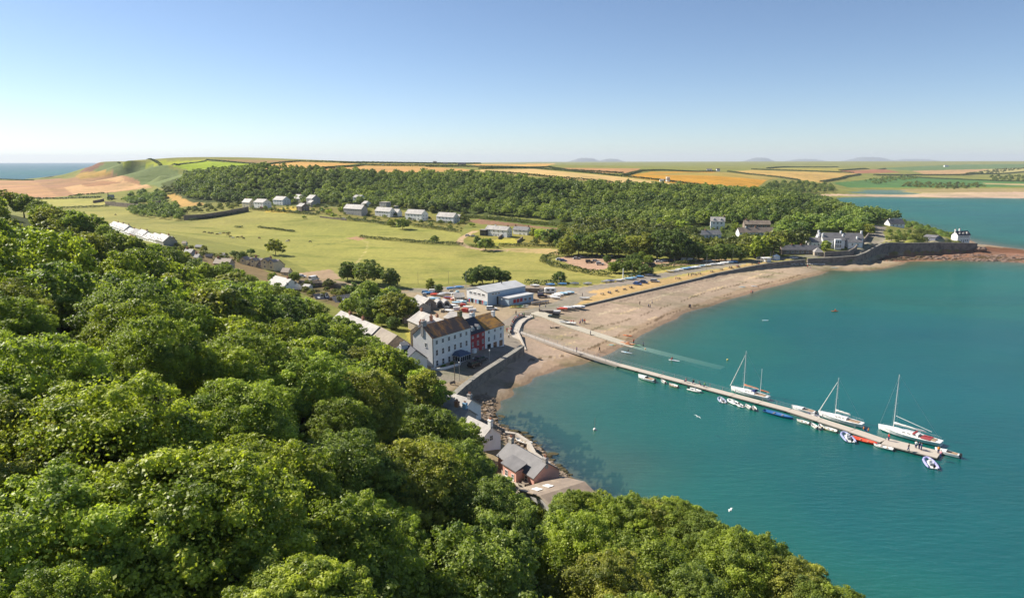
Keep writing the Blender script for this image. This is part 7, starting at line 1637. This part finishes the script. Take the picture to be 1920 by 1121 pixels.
# ---------------------------------------------------------------- people and cattle: one skinned surface each
def skinned(name, verts, edges, radii, material, sub=1):
    me = bpy.data.meshes.new(name); me.from_pydata(verts, edges, []); o = bpy.data.objects.new(name, me); COL.objects.link(o)
    sm = o.modifiers.new('skin', 'SKIN'); sv = me.skin_vertices[0].data
    for v, r_ in zip(sv, radii): v.radius = (r_, r_) if not isinstance(r_, tuple) else r_
    sv[0].use_root = True
    if sub: sb = o.modifiers.new('sub', 'SUBSURF'); sb.levels = sub
    dg = bpy.context.evaluated_depsgraph_get(); out = bpy.data.meshes.new_from_object(o.evaluated_get(dg)); out.name = name
    bpy.data.objects.remove(o); out.materials.clear(); out.materials.append(material); out.polygons.foreach_set('use_smooth', [True]*len(out.polygons)); return out
def human(pose):
    hp = .92 if pose != 'sit' else .48
    V_ = [(0,0,hp)]; E_ = []; R_ = [(.15,.11)]
    def chain(start, pts_, rs):
        i = start
        for p, r_ in zip(pts_, rs): V_.append(p); R_.append(r_); E_.append((i, len(V_)-1)); i = len(V_)-1
        return i
    ch = chain(0, [(0,0,hp+.22),(0,0,hp+.44)], [(.125,.09),(.16,.10)])
    nk_ = chain(ch, [(0,0,hp+.58),(0,.01,hp+.64),(0,.02,hp+.74),(0,.02,hp+.82)], [.055,.06,.095,.07])
    f = {'stand': 0, 'walk': 1, 'sit': 0}[pose]
    for sg in (-1, 1):
        st = .22*sg*f
        chain(ch, [(sg*.19,0,hp+.46),(sg*.25,-.06*f*sg,hp+.2),(sg*.25,.04+.12*f*sg,hp-.02),(sg*.245,.06+.15*f*sg,hp-.1)], [.055,.045,.035,.03])
        if pose == 'sit': chain(0, [(sg*.1,.02,hp-.02),(sg*.11,.42,hp),(sg*.11,.46,.08),(sg*.11,.6,.04)], [.09,.065,.045,.035])
        else: chain(0, [(sg*.09,0,hp-.08),(sg*.10,st*.6+.02,.5),(sg*.10,st-.03,.09),(sg*.10,st+.12,.04)], [.09,.062,.042,.035])
    return skinned('body', V_, E_, R_, M_skin)
def garment(kind, pose):
    hp = .92 if pose != 'sit' else .48; f = {'stand': 0, 'walk': 1, 'sit': 0}[pose]; mb = MB()
    ell = lambda c, rx, ry, z: [(c[0]+rx*math.cos(t_), c[1]+ry*math.sin(t_), z) for t_ in np.linspace(0, 2*math.pi, 10, endpoint=False)]
    if kind == 'shirt':
        mb.loft([ell((0,0),.20,.145,hp-.04), ell((0,0),.17,.125,hp+.16), ell((0,0),.22,.14,hp+.40), ell((0,0),.12,.10,hp+.54)])
        for sg in (-1, 1): mb.tube((sg*.17,0,hp+.48),(sg*.255,-.04*f*sg,hp+.22),.085,.07,8)
    elif kind == 'trousers':
        mb.loft([ell((0,0),.195,.14,hp+.03), ell((0,0),.20,.15,hp-.12)])
        for sg in (-1, 1):
            st = .22*sg*f
            if pose == 'sit': mb.tube((sg*.1,-.02,hp),(sg*.11,.45,hp),.11,.085,8); mb.tube((sg*.11,.45,hp),(sg*.11,.46,.14),.08,.07,8)
            else: mb.tube((sg*.09,0,hp-.04),(sg*.10,st*.6+.02,.5),.115,.085,8); mb.tube((sg*.10,st*.6+.02,.5),(sg*.10,st-.03,.14),.085,.07,8)
    else:
        mb.ball((0,-.005,hp+.80),.108,0,10,7,(1,1.05,.95))
    return mb.mesh(kind, M_cloth, True)
HP = {}
def person(label, p, yaw, top, bot, hair=(.08,.05,.03), pose='stand', group=None):
    r = thing('person', label, 'person', p, yaw, group)
    if pose not in HP: HP[pose] = (human(pose), garment('shirt', pose), garment('trousers', pose), garment('hair', pose))
    b_, s_, t_, h_ = HP[pose]
    link('body', b_, r); link('shirt', s_, r, color=top); link('trousers', t_, r, color=bot); link('hair', h_, r, color=hair); return r
TC = {'red': (.55,.05,.05), 'white': (.8,.8,.78), 'navy': (.03,.05,.15), 'black': (.02,.02,.02), 'pink': (.7,.3,.35), 'green': (.15,.4,.15), 'blue': (.1,.25,.6), 'grey': (.35,.35,.35), 'orange': (.8,.3,.05), 'purple': (.25,.12,.35)}
def pr(lb, px, py, top, bot, pose='stand', z=None, yaw=None, grp=None): person(lb, G(px, py) if z is None else W(px, py, z), R(rnd.uniform(0, 360)) if yaw is None else R(yaw), TC[top], TC[bot], pose=pose, group=grp)
pr('person in black walking alone on the middle beach', 1199.5, 572, 'black', 'black', 'walk'); pr('left of two people in dark clothes walking on the middle beach', 1216, 577, 'navy', 'black', 'walk'); pr('right of two people in dark clothes walking on the middle beach', 1219, 577, 'black', 'navy', 'walk')
pr('person in grey standing above the beach pair', 1222.5, 570, 'grey', 'navy'); pr('person in black by the water with a partner', 1292, 577, 'black', 'black'); pr('person in navy beside the one in black near the water', 1294, 577, 'navy', 'navy'); pr('person in dark clothes beside the slipway', 1107, 628.5, 'navy', 'black')
pr('person in black walking near the footbridge', 1124, 659, 'black', 'black', 'walk'); pr('person standing on the footbridge deck', 1081, 660, 'purple', 'grey', z=2.0); pr('person in dark clothes wading at the slipway foot', 1206, 650, 'navy', 'black', z=-.3); pr('left person of the pair on the upper beach', 1408, 551, 'red', 'black'); pr('right person of the pair on the upper beach', 1411, 551, 'navy', 'black')
pr('person in red on the sand below the headland ledge', 1514, 502, 'red', 'navy'); pr('person in white sunbathing group below the ledge', 1519, 503, 'white', 'pink', 'sit'); pr('person in red standing by the kayak in the shallows', 1188, 644, 'red', 'black', z=.2)
pr('person in red shirt before the pub corner', 950.5, 623, 'red', 'red', 'walk', 4.3); pr('person in pink beside the one in red at the pub corner', 953.5, 622, 'pink', 'white', z=4.3); pr('person in white walking past the pub corner', 954, 634, 'white', 'black', 'walk', 4.3)
pr('person standing by the gate at the slipway top', 967.5, 590, 'black', 'black', z=4.2); pr('white-shirted person beside the slipway gate', 995, 597, 'white', 'white'); pr('dark-clothed person beside the slipway gate', 1000, 598, 'black', 'green')
names = ['first','second','third','fourth','fifth','sixth','seventh','eighth','ninth','tenth','eleventh','twelfth','thirteenth','fourteenth']
cs_ = ['red','navy','white','red','black','purple','red','pink','blue','black','red','white','navy','green']
arc = [(958.3,620),(958,614),(959.3,609.5),(961,606),(962.6,603),(964.5,600.5),(966.3,598.6),(968.3,597),(970.3,595.6),(972.5,594.4),(974.7,593.4),(977,592.6),(979.5,592.2),(982,591.8)]
for k, (x, y) in enumerate(arc): p = W(x, y, 4.45); person(f'{names[k]} person from the pub end sitting on the curved wall, in {cs_[k]}', p, R(-60+k*8-90), TC[cs_[k]], TC[['navy','black','grey','red'][k % 4]], pose='sit', group='people sitting along the curved wall')
for i, (x, y, t_) in enumerate(((1071,606,'red'),(1075,607,'red'),(1089,604,'red'),(1092,604,'blue'),(1095,604,'orange'),(1097,605,'red'),(1087,606,'pink'))):
    pr(['left crew member in red behind the slipway boat','right crew member in red behind the slipway boat','beach group member in red, leftmost','beach group member in blue','beach group member in orange','beach group member in red, rightmost','beach group member in pink kneeling in front'][i], x, y+1.5, t_, 'navy', 'sit' if i == 6 else 'stand')
for x, y, t_, ps, lb in ((1666,826,'red','stand','person in red boarding the largest sloop'),(1703,845,'black','walk','person in black at the pontoon edge'),(1717,840,'white','stand','person in white on the pontoon beside the largest sloop'),(1723,842,'navy','stand','middle of three people chatting on the pontoon'),(1727,844,'navy','stand','right of three people chatting on the pontoon'),
    (1759,850,'orange','stand','person in orange near the pontoon end'),(1763,858,'pink','stand','person in pink at the pontoon corner'),(1619,808,'orange','sit','left sitter on the pontoon near the middle sloop'),(1628,811,'orange','sit','right sitter on the pontoon near the middle sloop'),(1286,717,'pink','sit','person in pink sitting on the pontoon'),(1300,719,'black','sit','person in black sitting on the pontoon'),(1311,722,'grey','sit','person in grey sitting on the pontoon'),(1321,725,'green','sit','person in green sitting on the pontoon')):
    pr(lb, x, y, t_, 'navy', ps, .65)
pr('paddler in black kneeling on the blue and white paddleboard', 1178, 661, 'black', 'black', 'sit', .12); pr('paddler in red at the white paddleboard', 1260, 676, 'red', 'red', 'sit', .1); pr('paddler in orange in the lone far kayak', 1566, 584, 'orange', 'red', 'sit', -.1)
for i, (x, y, t_) in enumerate(((1141,550,'grey'),(1144,551,'white'),(1184,541,'black'),(1291,518,'black'),(1296,518,'navy'),(1299,517,'black'),(1368,503,'black'),(1371,503,'pink'),(1382,501,'red'),(1385,501,'black'),(1410,497,'black'),(1423,497,'red'),(1267,524,'pink'),(1012,577,'navy'),(1023,577,'grey'),(1092,556,'black'))):
    pr(['person in grey at the second picnic table','person in white at the second picnic table','person in black by the fifth picnic table','left of three people in dark clothes on the green','middle of three people on the green','right of three people on the green','person in black at the busy picnic table','person in pink at the busy picnic table','person in red at the last picnic table','person in black at the last picnic table','person in black strolling on the sea road','person in red beside the white shelter','person in pink at the lone picnic table','person in navy crossing by the slipway top','person in grey by the stone block','person in black on the bend of the sea road'][i], x, y, t_, 'navy', 'stand' if i > 9 or i in (3, 4, 5) else 'sit')
wet = ['black','black','navy','black','red','black','navy','black']
for k in range(5): 
    r = thing('wetsuit', ['leftmost','second','third','fourth','rightmost'][k]+' wetsuit drying on the club gable wall', 'wetsuit', tuple(Lf.lerp(Nn, .3+.13*k)+Vector((0, 0, 1.7))), 0, 'wetsuits hung on the club gable')
    off = -vx*0-ux*.25; r.location = Vector(r.location)+off; r.rotation_euler = (0, 0, yaw_club+math.pi/2) if 'yaw_club' in globals() else (0, 0, 0)
    mb = MB(); mb.box(-.25, -.04, -.5, .25, .04, .35); mb.box(-.24, -.04, -1.2, -.04, .04, -.5); mb.box(.04, -.04, -1.2, .24, .04, -.5); mb.box(-.42, -.04, -.25, -.25, .04, .3); mb.box(.25, -.04, -.25, .42, .04, .3); mb.obj('suit', M_cloth, r).color = (*TC[wet[k]], 1) if k % 2 else (.5, .06, .08, 1)
def cowmesh():
    V_ = [(-.75,0,1.1),(0,0,1.08),(.65,0,1.12),(.95,0,1.15),(1.25,0,.85),(1.5,0,.45),(1.7,0,.25)]; E_ = [(i, i+1) for i in range(6)]; R_ = [(.30,.34),(.34,.40),(.28,.36),(.18,.2),(.13,.15),(.12,.13),(.08,.08)]
    for x, y in ((-.7,-.2),(-.7,.2),(.55,-.2),(.55,.2)):
        b_ = len(V_); V_ += [(x,y,.8),(x+(.06 if x > 0 else -.08),y,.42),(x,y,.04)]; R_ += [.13,.075,.06]; E_ += [(0 if x < 0 else 2, b_), (b_, b_+1), (b_+1, b_+2)]
    V_ += [(-.95,0,1.15),(-1.0,0,.55)]; R_ += [.06,.03]; E_ += [(0, len(V_)-2), (len(V_)-2, len(V_)-1)]
    return V_, E_, R_
M_hide = objmat('hide', .8, 0, .2, .2)
ce = cowmesh(); CM = skinned('cow', ce[0], ce[1], ce[2], M_hide)
cows = [(384,437,'d'),(392.5,438.5,'d'),(398,439,'d'),(407,441,'d'),(412.5,440,'w'),(420,439,'b'),(426,439,'d'),(430,438.5,'d'),(427.5,442,'d'),(432,445.5,'d'),(437,448,'w'),(445.5,447,'d'),(454,446,'b'),(457.5,449,'d'),(486,448,'b'),(542,453,'b'),(539,454.5,'w'),(582,455,'d'),(217,404,'d')]
for i, (x, y, c_) in enumerate(cows):
    o = link('cow', CM, None, G(x, y), R(rnd.choice((-25, 0, 20, 160, 190))), {'d': (.03,.022,.02), 'w': (.7,.66,.6), 'b': (.14,.06,.03)}[c_])
    tag(o, ['leftmost black cow of the herd','second black cow of the herd from the left','third black cow of the herd from the left','black cow left of the white one','upper white cow grazing among black ones','brown cow right of the upper white one','first of the close black pair at the herd top','second of the close black pair at the herd top','black cow just below the close pair','black cow left above the lower white one','lower white cow of the herd','black cow right of the lower white one','brown cow near the herd\'s right edge','last black cow at the herd\'s right edge','lone brown cow right of the herd','brown cow beside a lying white calf','white calf beside the brown cow','solitary black cow in mid pasture','solitary black cow at the far left pasture'][i], 'cow', 'cattle grazing on the pasture')
# ---------------------------------------------------------------- haze
hz = MB(); hz.box(-30000, -3000, -27, 30000, 27000, 260); ho = hz.obj('haze', None) if False else None
me = hz.mesh('haze', []); 
hm_, t, b = newmat('haze_air'); t.nodes.remove(b); pv = t.nodes.new('ShaderNodeVolumePrincipled'); pv.inputs['Color'].default_value = (.80, .88, 1, 1); pv.inputs['Density'].default_value = 4.5e-5; pv.inputs['Anisotropy'].default_value = .1
t.links.new(pv.outputs[0], t.nodes['Material Output'].inputs['Volume']); me.materials.append(hm_)
ho = bpy.data.objects.new('haze', me); COL.objects.link(ho); ho['kind'] = 'stuff'
